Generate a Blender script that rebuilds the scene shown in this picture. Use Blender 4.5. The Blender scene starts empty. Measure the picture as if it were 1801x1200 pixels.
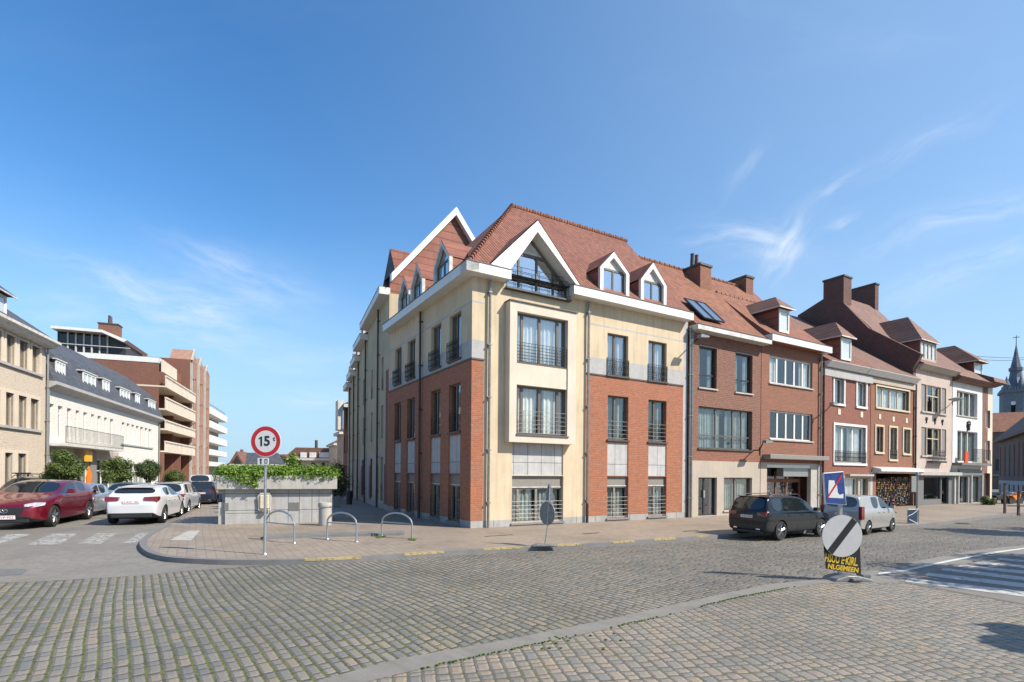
import bpy, bmesh, math, random
from mathutils import Matrix, Vector
from mathutils.geometry import tessellate_polygon
R = math.radians
scene = bpy.context.scene
COL = scene.collection

# ------------------------------------------------------------------ camera
F, PX, PY, CAMH, ROLL = 935.0, 900.5, 832.0, 2.1, R(0.5)
cam = bpy.data.cameras.new('camera')
cam.sensor_width = 36.0
cam.lens = F * 36.0 / 1801.0
cam.shift_y = (PY - 600.0) / 1801.0
cam.clip_start, cam.clip_end = 0.1, 3000
camo = bpy.data.objects.new('camera', cam)
RT = Vector((math.cos(ROLL), 0, math.sin(ROLL)))
UP = Vector((-math.sin(ROLL), 0, math.cos(ROLL)))
mw = Matrix((RT, UP, Vector((0, -1, 0)))).transposed().to_4x4()
mw.translation = Vector((0, 0, CAMH))
camo.matrix_world = mw
COL.objects.link(camo)
scene.camera = camo

# ------------------------------------------------------------------ light
SUN_EL, SUN_AZ = R(42.5), math.atan2(0.94, -0.35)      # azimuth clockwise from +Y
scene.view_settings.view_transform = 'Standard'
scene.view_settings.look = 'None'
scene.view_settings.exposure = 0.75
scene.view_settings.gamma = 1.0
sd = Vector((math.sin(SUN_AZ) * math.cos(SUN_EL), math.cos(SUN_AZ) * math.cos(SUN_EL), math.sin(SUN_EL)))
sl = bpy.data.lights.new('sun', 'SUN')
sl.energy, sl.angle, sl.color = 4.3, R(0.5), (1.0, 0.93, 0.82)
so = bpy.data.objects.new('sun', sl)
so.rotation_euler = sd.to_track_quat('Z', 'Y').to_euler()
so.location = (0, 0, 60)
COL.objects.link(so)


class NT:
    """small helper round a node tree"""
    def __init__(s, name=None, tree=None):
        if tree is None:
            s.mat = bpy.data.materials.new(name)
            s.mat.use_nodes = True
            tree = s.mat.node_tree
            s.bsdf = tree.nodes['Principled BSDF']
            s.out = tree.nodes['Material Output']
        s.t = tree
    def link(s, a, b):
        if isinstance(a, (int, float)):
            b.default_value = a
        elif isinstance(a, (tuple, list)):
            v = list(a)
            if len(b.default_value) == 4 and len(v) == 3: v.append(1.0)
            b.default_value = v
        else:
            s.t.links.new(a, b)
    def node(s, typ, ins=None, **kw):
        n = s.t.nodes.new(typ)
        for k, v in kw.items(): setattr(n, k, v)
        for k, v in (ins or {}).items():
            s.link(v, n.inputs[k])
        return n
    def m(s, op, a, b=0.0, c=0.0, clamp=False):
        n = s.t.nodes.new('ShaderNodeMath'); n.operation = op; n.use_clamp = clamp
        s.link(a, n.inputs[0]); s.link(b, n.inputs[1]); s.link(c, n.inputs[2])
        return n.outputs[0]
    def comb(s, x, y, z=0.0):
        return s.node('ShaderNodeCombineXYZ', {0: x, 1: y, 2: z}).outputs[0]
    def sep(s, v):
        return s.node('ShaderNodeSeparateXYZ', {0: v}).outputs
    def obj(s):
        return s.node('ShaderNodeTexCoord').outputs['Object']
    def mix(s, f, a, b, blend='MIX'):
        n = s.node('ShaderNodeMix', data_type='RGBA', blend_type=blend)
        s.link(f, n.inputs[0]); s.link(a, n.inputs[6]); s.link(b, n.inputs[7])
        return n.outputs[2]
    def noise(s, vec, scale, detail=4.0, rough=0.55, dim='3D'):
        n = s.node('ShaderNodeTexNoise', {'Scale': scale, 'Detail': detail, 'Roughness': rough}, noise_dimensions=dim)
        if vec is not None: s.link(vec, n.inputs['Vector'])
        return n.outputs[0]
    def ramp(s, f, a, b, lo=0.0, hi=1.0):
        n = s.node('ShaderNodeMapRange', {0: f, 1: a, 2: b, 3: lo, 4: hi}, interpolation_type='SMOOTHSTEP')
        return n.outputs[0]
    def rnd(s, a, b=0.0):
        n = s.node('ShaderNodeTexWhiteNoise', {'Vector': s.comb(a, b, 0.37)}, noise_dimensions='3D')
        return n.outputs[0], n.outputs[1]
    def scale(s, v, f):
        n = s.node('ShaderNodeVectorMath', operation='MULTIPLY'); s.link(v, n.inputs[0]); s.link(f, n.inputs[1])
        return n.outputs[0]
    def bump(s, h, dist=0.02, strength=1.0):
        n = s.node('ShaderNodeBump', {'Height': h, 'Distance': dist, 'Strength': strength})
        s.t.links.new(n.outputs[0], s.bsdf.inputs['Normal'])
    def base(s, c): s.link(c, s.bsdf.inputs['Base Color'])
    def set(s, **kw):
        for k, v in kw.items(): s.link(v, s.bsdf.inputs[k.replace('_', ' ')])
        return s

# ---- world : physical sky plus thin cirrus laid out by direction
world = bpy.data.worlds.new('World'); scene.world = world; world.use_nodes = True
wn = NT(tree=world.node_tree)
bg = world.node_tree.nodes['Background']
sky = wn.node('ShaderNodeTexSky', sky_type='NISHITA', sun_disc=False, sun_elevation=SUN_EL, sun_rotation=SUN_AZ)
sky.altitude = 0; sky.air_density = 1.0; sky.dust_density = 0.4; sky.ozone_density = 2.2
dirv = wn.node('ShaderNodeTexCoord').outputs['Generated']
d = wn.sep(dirv)
yy = wn.m('MAXIMUM', d[1], 0.05)
cu = wn.m('DIVIDE', d[0], yy); cv = wn.m('DIVIDE', d[2], yy)       # gnomonic coordinates round +Y
warp = wn.node('ShaderNodeTexNoise', {'Scale': 3.0, 'Detail': 3.0, 'Vector': wn.comb(cu, cv, 0)})
wc = wn.sep(warp.outputs[1])
cu2 = wn.m('ADD', cu, wn.m('MULTIPLY', wn.m('SUBTRACT', wc[0], 0.5), 0.16))
cv2 = wn.m('ADD', cv, wn.m('MULTIPLY', wn.m('SUBTRACT', wc[1], 0.5), 0.12))
def wisp(cx, cy, ang, lx, ly, amp):
    ca, sa = math.cos(ang), math.sin(ang)
    a = wn.m('SUBTRACT', cu2, cx); b = wn.m('SUBTRACT', cv2, cy)
    p = wn.m('DIVIDE', wn.m('ADD', wn.m('MULTIPLY', a, ca), wn.m('MULTIPLY', b, sa)), lx)
    q = wn.m('DIVIDE', wn.m('SUBTRACT', wn.m('MULTIPLY', b, ca), wn.m('MULTIPLY', a, sa)), ly)
    r2 = wn.m('ADD', wn.m('MULTIPLY', p, p), wn.m('MULTIPLY', q, q))
    g = wn.m('EXPONENT', wn.m('MULTIPLY', r2, -1.0))
    fib = wn.noise(wn.comb(wn.m('MULTIPLY', p, lx * 3.0), wn.m('MULTIPLY', q, ly * 14.0), cx * 7), 3.0, 5.0, 0.6)
    return wn.m('MULTIPLY', wn.m('MULTIPLY', g, wn.ramp(fib, 0.25, 0.85)), amp)
def wp(px, py):
    r = RT * ((px - PX) / F) + UP * ((PY - py) / F) + Vector((0, 1, 0))
    return r.x / r.y, r.z / r.y
tot = None
for px, py, an, lx, ly, am in [(1375, 435, 55, .055, .024, .8), (1290, 422, -4, .10, .016, .6), (1490, 315, 35, .085, .011, .42),
                               (1700, 385, 18, .16, .016, .42), (1495, 383, 15, .035, .012, .40), (1690, 480, 20, .16, .020, .35),
                               (1340, 455, 5, .07, .012, .35), (310, 540, -6, .16, .034, .62), (430, 485, -22, .12, .02, .45),
                               (200, 500, -18, .22, .014, .32), (570, 692, 0, .07, .014, .50), (560, 632, 2, .12, .012, .32),
                               (420, 605, -6, .13, .012, .32), (1290, 300, 50, .06, .012, .22), (1640, 250, 28, .10, .014, .25),
                               (90, 545, -5, .06, .012, .30)]:
    cx, cy = wp(px, py)
    w = wisp(cx, cy, R(an), lx * 1.15, ly * 1.5, am)
    tot = w if tot is None else wn.m('ADD', tot, w)
veil = wn.m('MULTIPLY', wn.ramp(wn.noise(wn.comb(cu2, wn.m('MULTIPLY', cv2, 2.6), 3.0), 1.6, 5.0, 0.6), 0.5, 0.85), 0.10)
veil = wn.m('MULTIPLY', veil, wn.ramp(cu, -0.5, 0.7, 0.35, 1.0))
tot = wn.m('ADD', tot, veil)
fade = wn.m('MULTIPLY', wn.ramp(d[1], 0.05, 0.3), wn.ramp(d[2], 0.0, 0.08))
tot = wn.m('MULTIPLY', wn.m('MINIMUM', tot, 0.8), fade)
hs = wn.node('ShaderNodeHueSaturation', {'Saturation': 1.28, 'Value': 1.38, 'Color': sky.outputs[0]})
low = wn.ramp(d[2], 0.0, 0.42, 0.92, 0.0)
side = wn.ramp(cu, -0.6, 0.9, 0.0, 0.34)
base = wn.mix(low, hs.outputs[0], (2.7, 4.2, 5.6))
base = wn.mix(side, base, (3.6, 4.7, 5.6))
skc = wn.mix(tot, base, (5.6, 6.1, 6.8))
wn.link(skc, bg.inputs[0]); bg.inputs[1].default_value = 0.095

# ------------------------------------------------------------------ frames
def ray(px, py):
    return RT * ((px - PX) / F) + UP * ((PY - py) / F) + Vector((0, 1, 0))
def gp(px, py, z=0.0):
    """the ground point the photograph shows at a pixel"""
    r = ray(px, py); t = (z - CAMH) / r.z
    return Vector((r.x * t, r.y * t, z))
def at(px, py, Y):
    r = ray(px, py) * Y
    return Vector((r.x, r.y, r.z + CAMH))

class Frame:
    """x runs left to right along a facade as seen from the street, y into the building, z up"""
    def __init__(s, ox, oy, ang):
        s.o = Vector((ox, oy, 0)); s.a = ang
        s.t = Vector((math.cos(ang), math.sin(ang), 0)); s.n = Vector((-math.sin(ang), math.cos(ang), 0))
    def uz(s, px, py, y=0.0):
        r = ray(px, py); c = Vector((0, 0, CAMH)) - s.o
        k = (y - c.dot(s.n)) / r.dot(s.n)
        p = c + r * k
        return p.dot(s.t), p.z
    def x(s, px, py=800, y=0.0): return s.uz(px, py, y)[0]
    def z(s, px, py, y=0.0): return s.uz(px, py, y)[1]
    def w(s, x, y, z=0.0): return s.o + s.t * x + s.n * y + Vector((0, 0, z))
    def shift(s, x, y=0.0, da=0.0):
        p = s.w(x, y); return Frame(p.x, p.y, s.a + da)
    def yz(s, px, py, x):
        r = ray(px, py); c = Vector((0, 0, CAMH)) - s.o
        k = (x - c.dot(s.t)) / r.dot(s.t); p = c + r * k
        return p.dot(s.n), p.z
    def rect(s, x0, x1, yt, yb, y=0.0):
        u0, z1 = s.uz(x0, yt, y); z0 = s.z(x0, yb, y); u1 = s.x(x1, (yt + yb) / 2, y)
        return u0, u1, z0, z1

def root(name, fr, label, cat, group=None, z=0.0):
    o = bpy.data.objects.new(name, None); o.empty_display_size = 0.3
    o.location = (fr.o.x, fr.o.y, z); o.rotation_euler = (0, 0, fr.a)
    COL.objects.link(o); tag(o, label, cat, group)
    return o
def tag(o, label=None, cat=None, group=None, kind=None):
    if label: o['label'] = label
    if cat: o['category'] = cat
    if group: o['group'] = group
    if kind: o['kind'] = kind
    return o
def dup(o, parent=None):
    c = o.copy(); COL.objects.link(c)
    if parent is not None: c.parent = parent
    for ch in [q for q in bpy.data.objects if q.parent is o]:
        dup(ch, c)
    return c

class MB:
    def __init__(s): s.v = []; s.f = []; s.m = []
    def quad(s, *p, m=0):
        b = len(s.v); s.v += [tuple(q) for q in p]; s.f.append(tuple(range(b, b + len(p)))); s.m.append(m); return s
    def box(s, x0, x1, y0, y1, z0, z1, m=0):
        b = len(s.v)
        s.v += [(x, y, z) for z in (z0, z1) for y in (y0, y1) for x in (x0, x1)]
        for q in ((0, 2, 3, 1), (4, 5, 7, 6), (0, 1, 5, 4), (2, 6, 7, 3), (0, 4, 6, 2), (1, 3, 7, 5)):
            s.f.append(tuple(b + i for i in q)); s.m.append(m)
        return s
    def prism(s, pts, axis, a, b, m=0, caps=True, mcap=None):
        """pts: 2-D outline, extruded along axis from a to b (axis y: pts are x,z; axis x: y,z; axis z: x,y)"""
        def P(p, t):
            return (p[0], t, p[1]) if axis == 'y' else (t, p[0], p[1]) if axis == 'x' else (p[0], p[1], t)
        n = len(pts); k = len(s.v)
        s.v += [P(p, a) for p in pts] + [P(p, b) for p in pts]
        for i in range(n):
            j = (i + 1) % n
            s.f.append((k + i, k + j, k + n + j, k + n + i)); s.m.append(m)
        if caps:
            tri = tessellate_polygon([[Vector((p[0], p[1], 0)) for p in pts]])
            for t in tri:
                s.f.append(tuple(k + i for i in t)); s.m.append(m if mcap is None else mcap)
                s.f.append(tuple(k + n + i for i in reversed(t))); s.m.append(m if mcap is None else mcap)
        return s
    def tube(s, path, r, n=6, m=0, closed=False):
        path = [Vector(p) for p in path]; L = len(path); k = len(s.v)
        rr = r if isinstance(r, (list, tuple)) else [r] * L
        up = Vector((0, 0, 1))
        for i, p in enumerate(path):
            if closed: t = path[(i + 1) % L] - path[i - 1]
            else: t = path[min(i + 1, L - 1)] - path[max(i - 1, 0)]
            t.normalize()
            ref = up if abs(t.z) < 0.95 else Vector((0, 1, 0))
            a = t.cross(ref).normalized(); b = t.cross(a).normalized()
            for q in range(n):
                an = 2 * math.pi * q / n
                s.v.append(tuple(p + a * (math.cos(an) * rr[i]) + b * (math.sin(an) * rr[i])))
        for i in range(L if closed else L - 1):
            j = (i + 1) % L
            for q in range(n):
                w = (q + 1) % n
                s.f.append((k + i * n + q, k + i * n + w, k + j * n + w, k + j * n + q)); s.m.append(m)
        if not closed:
            s.f.append(tuple(k + q for q in range(n))); s.m.append(m)
            s.f.append(tuple(k + (L - 1) * n + q for q in reversed(range(n)))); s.m.append(m)
        return s
    def lathe(s, prof, c=(0, 0, 0), n=24, axis='z', m=0):
        k = len(s.v)
        for r, h in prof:
            for q in range(n):
                an = 2 * math.pi * q / n
                a, b = math.cos(an) * r, math.sin(an) * r
                p = (a, b, h) if axis == 'z' else (a, h, b) if axis == 'y' else (h, a, b)
                s.v.append((p[0] + c[0], p[1] + c[1], p[2] + c[2]))
        for i in range(len(prof) - 1):
            for q in range(n):
                w = (q + 1) % n
                s.f.append((k + i * n + q, k + i * n + w, k + (i + 1) * n + w, k + (i + 1) * n + q)); s.m.append(m)
        s.f.append(tuple(k + q for q in reversed(range(n)))); s.m.append(m)
        s.f.append(tuple(k + (len(prof) - 1) * n + q for q in range(n))); s.m.append(m)
        return s
    def sheet(s, pts, z, m=0):
        k = len(s.v); s.v += [(p[0], p[1], z) for p in pts]
        for t in tessellate_polygon([[Vector((p[0], p[1], 0)) for p in pts]]):
            a, b, c = [Vector(s.v[k + i]) for i in t]
            t = tuple(t) if (b - a).cross(c - a).z > 0 else tuple(reversed(t))
            s.f.append(tuple(k + i for i in t)); s.m.append(m)
        return s
    def add(s, o, off=(0, 0, 0), m=None):
        k = len(s.v); s.v += [(p[0] + off[0], p[1] + off[1], p[2] + off[2]) for p in o.v]
        for f, mm in zip(o.f, o.m):
            s.f.append(tuple(k + i for i in f)); s.m.append(mm if m is None else m)
        return s
    def build(s, name, mats, parent=None, smooth=False, fix=True, bevel=0.0):
        if not isinstance(mats, (list, tuple)): mats = [mats]
        me = bpy.data.meshes.new(name); me.from_pydata(s.v, [], s.f)
        for mt in mats: me.materials.append(mt)
        me.polygons.foreach_set('material_index', s.m)
        if fix:
            bm = bmesh.new(); bm.from_mesh(me)
            bmesh.ops.recalc_face_normals(bm, faces=bm.faces); bm.to_mesh(me); bm.free()
        if smooth:
            me.polygons.foreach_set('use_smooth', [True] * len(me.polygons))
            me.set_sharp_from_angle(angle=R(38))
        me.update()
        o = bpy.data.objects.new(name, me); COL.objects.link(o)
        if parent is not None: o.parent = parent
        if bevel:
            b = o.modifiers.new('bevel', 'BEVEL'); b.width = bevel; b.segments = 2; b.limit_method = 'ANGLE'
        return o

# ------------------------------------------------------------------ materials
def hexc(r, g, b):
    f = lambda c: (c / 12.92 if c <= 0.04045 else ((c + 0.055) / 1.055) ** 2.4)
    return (f(r / 255), f(g / 255), f(b / 255))
def facade_uv(n):
    o = n.sep(n.obj()); return n.m('ADD', o[0], o[1]), o[2]
def grime(n, col, amt=0.25, scale=0.6):
    """rain streaks and blotches that belong to the surface"""
    u, v = facade_uv(n)
    st = n.noise(n.comb(n.m('MULTIPLY', u, 5.0), n.m('MULTIPLY', v, 0.35), 0.0), 1.0, 4.0, 0.6)
    bl = n.noise(n.comb(u, v, 5.0), scale, 5.0, 0.6)
    k = n.m('MULTIPLY', n.ramp(st, 0.42, 0.8), amt)
    k2 = n.m('MULTIPLY', n.ramp(bl, 0.4, 0.8), amt)
    c = n.mix(k, col, (0.10, 0.09, 0.075))
    return n.mix(k2, c, (0.55, 0.5, 0.44), 'MULTIPLY')
def m_brick(name, c1, c2, mort, bw=0.225, bh=0.075, ms=0.011, rough=0.85, g=0.18, offs=0.5):
    n = NT(name); u, v = facade_uv(n)
    b = n.node('ShaderNodeTexBrick', {'Vector': n.comb(u, v, 0), 'Color1': c1, 'Color2': c2, 'Mortar': mort, 'Scale': 1.0,
                                      'Mortar Size': ms, 'Mortar Smooth': 0.2, 'Brick Width': bw, 'Row Height': bh, 'Bias': -0.1}, offset=offs)
    nz = n.noise(n.comb(u, v, 1.0), 9.0, 3.0, 0.6)
    c = n.mix(n.ramp(nz, 0.3, 0.75, 0.0, 0.5), b.outputs[0], tuple(x * 0.55 for x in c1))
    n.base(grime(n, c, g)); n.set(Roughness=rough)
    n.bump(n.m('ADD', n.m('MULTIPLY', b.outputs[1], -1.0), n.m('MULTIPLY', nz, 0.4)), 0.008, 0.9)
    return n.mat
def m_plaster(name, col, g=0.15, rough=0.9, bump=0.003, fine=60):
    n = NT(name); u, v = facade_uv(n); w = n.comb(u, v, 2.0)
    nz = n.noise(w, 1.1, 5.0, 0.6)
    c = n.mix(n.ramp(nz, 0.3, 0.75), col, tuple(x * 0.88 for x in col))
    n.base(grime(n, c, g)); n.set(Roughness=rough)
    n.bump(n.noise(n.obj(), fine, 3.0, 0.6), bump, 0.7)
    return n.mat
def m_stone(name, col, g=0.2, jw=0.0, jh=0.0, rough=0.8, spec=None):
    n = NT(name); u, v = facade_uv(n)
    nz = n.noise(n.obj(), 3.0, 6.0, 0.65); fine = n.noise(n.obj(), 45.0, 2.0, 0.5)
    c = n.mix(n.ramp(nz, 0.3, 0.8), col, tuple(x * 0.78 for x in col))
    c = n.mix(n.ramp(fine, 0.45, 0.8, 0.0, 0.35), c, tuple(x * 0.5 for x in col))
    h = n.m('MULTIPLY', fine, 0.2)
    if jw:
        b = n.node('ShaderNodeTexBrick', {'Vector': n.comb(u, v, 0), 'Color1': (1, 1, 1), 'Color2': (.86, .86, .86), 'Mortar': (.35, .33, .3),
                                          'Scale': 1.0, 'Mortar Size': 0.012, 'Mortar Smooth': 0.1, 'Brick Width': jw, 'Row Height': jh}, offset=0.0)
        c = n.mix(1.0, c, b.outputs[0], 'MULTIPLY'); h = n.m('SUBTRACT', h, b.outputs[1])
    n.base(grime(n, c, g)); n.set(Roughness=rough); n.bump(h, 0.006, 0.8)
    return n.mat
def m_tiles(name, c1, c2, w=0.24, h=0.32, dark=(0.03, 0.02, 0.015), pan=1.0, pitch=0.74, lichen=0.25, mort=0.5):
    """roof tiles: rows follow height, columns the horizontal run"""
    n = NT(name); o = n.sep(n.obj())
    u = n.m('ADD', o[0], n.m('MULTIPLY', o[1], 0.33)); v = n.m('DIVIDE', o[2], pitch)
    wob = n.m('MULTIPLY', n.m('SUBTRACT', n.noise(n.obj(), 1.3, 2.0), 0.5), 0.05)
    v = n.m('ADD', v, wob)
    vr = n.m('DIVIDE', v, h); row = n.m('FLOOR', vr); fy = n.m('FRACT', vr)
    ur = n.m('DIVIDE', u, w); colm = n.m('FLOOR', ur); fx = n.m('FRACT', ur)
    r1, _ = n.rnd(colm, row)
    c = n.mix(r1, c1, c2)
    big = n.noise(n.obj(), 0.8, 5.0, 0.65)
    c = n.mix(n.ramp(big, 0.45, 0.8, 0, 0.55), c, tuple(x * 0.45 for x in c1))
    li = n.noise(n.obj(), 14.0, 3.0, 0.7)
    c = n.mix(n.ramp(li, 0.62, 0.72, 0, lichen), c, (0.32, 0.29, 0.22))
    ex = n.m('MINIMUM', fx, n.m('SUBTRACT', 1.0, fx))
    edge = n.m('MAXIMUM', n.ramp(ex, 0.0, 0.16, pan * mort, 0.0), n.ramp(fy, 0.0, 0.17, 0.8, 0.0))
    c = n.mix(edge, c, dark)  # shadow lines along the tile rows are put into the colour
    n.base(c); n.set(Roughness=0.75)
    hgt = n.m('ADD', n.m('SUBTRACT', 1.0, fy), n.m('MULTIPLY', n.m('SINE', n.m('MULTIPLY', fx, math.pi)), pan))
    n.bump(n.m('ADD', hgt, n.m('MULTIPLY', li, 0.2)), 0.035, 0.9)
    return n.mat
def m_plain(name, col, rough=0.5, metal=0.0, noise=0.12, nscale=8.0, bump=0.0, coat=0.0):
    n = NT(name); nz = n.noise(n.obj(), nscale, 4.0, 0.6)
    n.base(n.mix(n.ramp(nz, 0.35, 0.75, 0, 1), col, tuple(x * (1 - noise) for x in col)))
    n.set(Roughness=n.m('ADD', n.m('MULTIPLY', nz, 0.12), rough - 0.06), Metallic=metal)
    if coat: n.bsdf.inputs['Coat Weight'].default_value = coat; n.bsdf.inputs['Coat Roughness'].default_value = 0.04
    if bump: n.bump(nz, bump, 0.8)
    return n.mat
def m_glass(name='window_glass', tint=(0.86, 0.89, 0.88), refl=0.13):
    n = NT(name); t = n.t
    tr = n.node('ShaderNodeBsdfTransparent', {0: tint}); gl = n.node('ShaderNodeBsdfGlossy', {0: (0.9, 0.93, 0.95), 'Roughness': 0.02})
    bp = n.node('ShaderNodeBump', {'Height': n.noise(n.obj(), 1.3, 2.0), 'Distance': 0.02, 'Strength': 0.35})
    t.links.new(bp.outputs[0], gl.inputs['Normal'])
    fc = n.node('ShaderNodeLayerWeight', {'Blend': 0.5}).outputs['Facing']
    f = n.m('ADD', n.m('MULTIPLY', n.m('POWER', fc, 3.5), 0.8), refl, clamp=True)
    mx = n.node('ShaderNodeMixShader', {0: f, 1: tr.outputs[0], 2: gl.outputs[0]})
    t.links.new(mx.outputs[0], n.out.inputs[0])
    return n.mat
def m_leaf(name, a, b):
    n = NT(name); r = n.noise(n.obj(), 3.0, 3.0, 0.7); g = n.noise(n.obj(), 22.0, 1.0)
    c = n.mix(n.ramp(r, 0.35, 0.65), a, b); c = n.mix(n.ramp(g, 0.4, 0.7, 0, 0.6), c, tuple(x * 1.5 for x in b))
    n.base(c); n.set(Roughness=0.5)
    n.bsdf.inputs['Transmission Weight'].default_value = 0.0
    tl = n.node('ShaderNodeBsdfTranslucent', {0: c})
    mx = n.node('ShaderNodeMixShader', {0: 0.3, 1: n.bsdf.outputs[0], 2: tl.outputs[0]})
    n.t.links.new(mx.outputs[0], n.out.inputs[0])
    return n.mat
def m_setts(name, ang, w, h, cols, joint, moss=0.5, jw=0.012, bumpd=0.02, dist=0.03, rowmoss=1.0, stagger=1.0, sway=0.5, fan=0.0, rj=0.0, vary=0.25):
    """stone setts in rows; ang turns the rows; the joints carry dirt and moss"""
    n = NT(name); o = n.sep(n.obj()); ca, sa = math.cos(ang), math.sin(ang)
    nd = n.node('ShaderNodeTexNoise', {'Scale': 1.2, 'Detail': 2.0, 'Vector': n.obj()}); nc = n.sep(nd.outputs[1])
    nl = n.node('ShaderNodeTexNoise', {'Scale': 0.13, 'Detail': 1.0, 'Vector': n.obj()}); nlc = n.sep(nl.outputs[1])
    x = n.m('ADD', o[0], n.m('ADD', n.m('MULTIPLY', n.m('SUBTRACT', nc[0], 0.5), dist * 1.7), n.m('MULTIPLY', n.m('SUBTRACT', nlc[0], 0.5), sway)))
    y = n.m('ADD', o[1], n.m('ADD', n.m('MULTIPLY', n.m('SUBTRACT', nc[1], 0.5), dist * 1.7), n.m('MULTIPLY', n.m('SUBTRACT', nlc[1], 0.5), sway)))
    if fan:
        x = n.m('ADD', x, n.m('MULTIPLY', n.m('MULTIPLY', y, y), fan))
    u = n.m('ADD', n.m('MULTIPLY', x, ca), n.m('MULTIPLY', y, sa))          # along the row
    v = n.m('SUBTRACT', n.m('MULTIPLY', y, ca), n.m('MULTIPLY', x, sa))     # across rows
    fn = n.node('ShaderNodeTexNoise', {'Scale': 26.0, 'Detail': 2.0, 'Vector': n.obj()}); fc = n.sep(fn.outputs[1])
    u = n.m('ADD', u, n.m('MULTIPLY', n.m('SUBTRACT', fc[0], 0.5), dist)); v = n.m('ADD', v, n.m('MULTIPLY', n.m('SUBTRACT', fc[1], 0.5), dist))
    vr = n.m('DIVIDE', v, h); row = n.m('FLOOR', vr); fy = n.m('FRACT', vr)
    rr, _ = n.rnd(row, 3.0)
    ur = n.m('ADD', n.m('DIVIDE', u, w), n.m('MULTIPLY', rr, stagger * 7.0))
    ur = n.m('ADD', ur, n.m('MULTIPLY', n.m('SINE', n.m('ADD', n.m('MULTIPLY', ur, 2.3), n.m('MULTIPLY', rr, 30.0))), vary * stagger)); col = n.m('FLOOR', ur); fx = n.m('FRACT', ur)
    # joints jittered per stone
    j1, _ = n.rnd(col, row)
    dx = n.m('MULTIPLY', n.m('MINIMUM', fx, n.m('SUBTRACT', 1.0, fx)), w); dy = n.m('SUBTRACT', n.m('MULTIPLY', n.m('MINIMUM', fy, n.m('SUBTRACT', 1.0, fy)), h), rj)
    # rounded corners
    rad = min(w, h) * 0.24
    ax = n.m('MAXIMUM', n.m('SUBTRACT', rad, dx), 0.0); ay = n.m('MAXIMUM', n.m('SUBTRACT', rad, dy), 0.0)
    dd = n.m('SUBTRACT', rad, n.m('SQRT', n.m('ADD', n.m('MULTIPLY', ax, ax), n.m('MULTIPLY', ay, ay))))
    mask = n.ramp(dd, jw * 0.5, jw * 1.4)
    r, rc = n.rnd(col, row)
    r2, _ = n.rnd(n.m('ADD', col, 31.0), row)
    c = n.mix(r, cols[0], cols[1]); c = n.mix(n.ramp(r2, 0.55, 0.95), c, cols[2])
    if len(cols) > 3:
        r3, _ = n.rnd(n.m('ADD', col, 77.0), row); c = n.mix(n.ramp(r3, 0.8, 0.95), c, cols[3])
    big = n.noise(n.obj(), 0.35, 5.0, 0.6); sp = n.noise(n.obj(), 60.0, 3.0, 0.7)
    c = n.mix(n.ramp(big, 0.38, 0.72, 0.0, 0.62), c, tuple(q * 0.55 for q in cols[0]))
    st2 = n.noise(n.obj(), 0.9, 6.0, 0.7)
    c = n.mix(n.ramp(st2, 0.56, 0.68, 0.0, 0.4), c, tuple(q * 0.42 for q in cols[1]))
    c = n.mix(n.ramp(st2, 0.42, 0.30, 0.0, 0.22), c, tuple(min(1, q * 1.45) for q in cols[1]))
    c = n.mix(n.ramp(sp, 0.4, 0.8, 0, 0.45), c, tuple(q * 0.5 for q in cols[0]))
    mn = n.noise(n.obj(), 1.4, 5.0, 0.75)
    rowj = n.ramp(dy, 0.0, 0.03, 1.0, 0.0)
    tuft = n.ramp(n.noise(n.obj(), 17.0, 3.0, 0.65), 0.38, 0.52)
    near = n.ramp(n.m('ADD', o[1], n.m('MULTIPLY', o[0], 0.8)), 3.0, 15.0, 1.0, 0.12) if moss > .8 else 1.0
    mk = n.m('MULTIPLY', n.ramp(mn, 0.60 - 0.3 * moss, 0.78 - 0.25 * moss), n.m('ADD', n.m('MULTIPLY', rowj, rowmoss), 0.12), clamp=True)
    mk = n.m('MULTIPLY', n.m('MULTIPLY', mk, tuft), near)
    jc = n.mix(mk, joint, n.mix(n.noise(n.obj(), 30.0, 2.0), (0.06, 0.065, 0.012), (0.17, 0.18, 0.035)))
    c = n.mix(mask, jc, c)
    n.base(c); n.set(Roughness=n.m('ADD', n.m('MULTIPLY', sp, 0.25), 0.52))
    hg = n.m('ADD', n.m('MULTIPLY', n.ramp(dd, 0.0, 0.05), 1.0), n.m('ADD', n.m('MULTIPLY', sp, 0.12), n.m('MULTIPLY', r2, 0.35)))
    n.bump(hg, bumpd, 1.0)
    return n.mat
def m_paint_worn(name, col, wear=0.5, scale=7.0):
    n = NT(name); nz = n.noise(n.obj(), scale, 6.0, 0.75); n2 = n.noise(n.obj(), 1.2, 3.0)
    n.base(n.mix(n.noise(n.obj(), 20.0), col, tuple(x * .75 for x in col))); n.set(Roughness=0.7)
    tr = n.node('ShaderNodeBsdfTransparent')
    f = n.ramp(n.m('ADD', nz, n.m('MULTIPLY', n2, 0.3)), 0.62 - wear * .18, 0.80 - wear * .08)
    f = n.m('ADD', n.m('MULTIPLY', f, 0.85), 0.10 * wear)
    mx = n.node('ShaderNodeMixShader', {0: f, 1: n.bsdf.outputs[0], 2: tr.outputs[0]})
    n.t.links.new(mx.outputs[0], n.out.inputs[0])
    return n.mat

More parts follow.
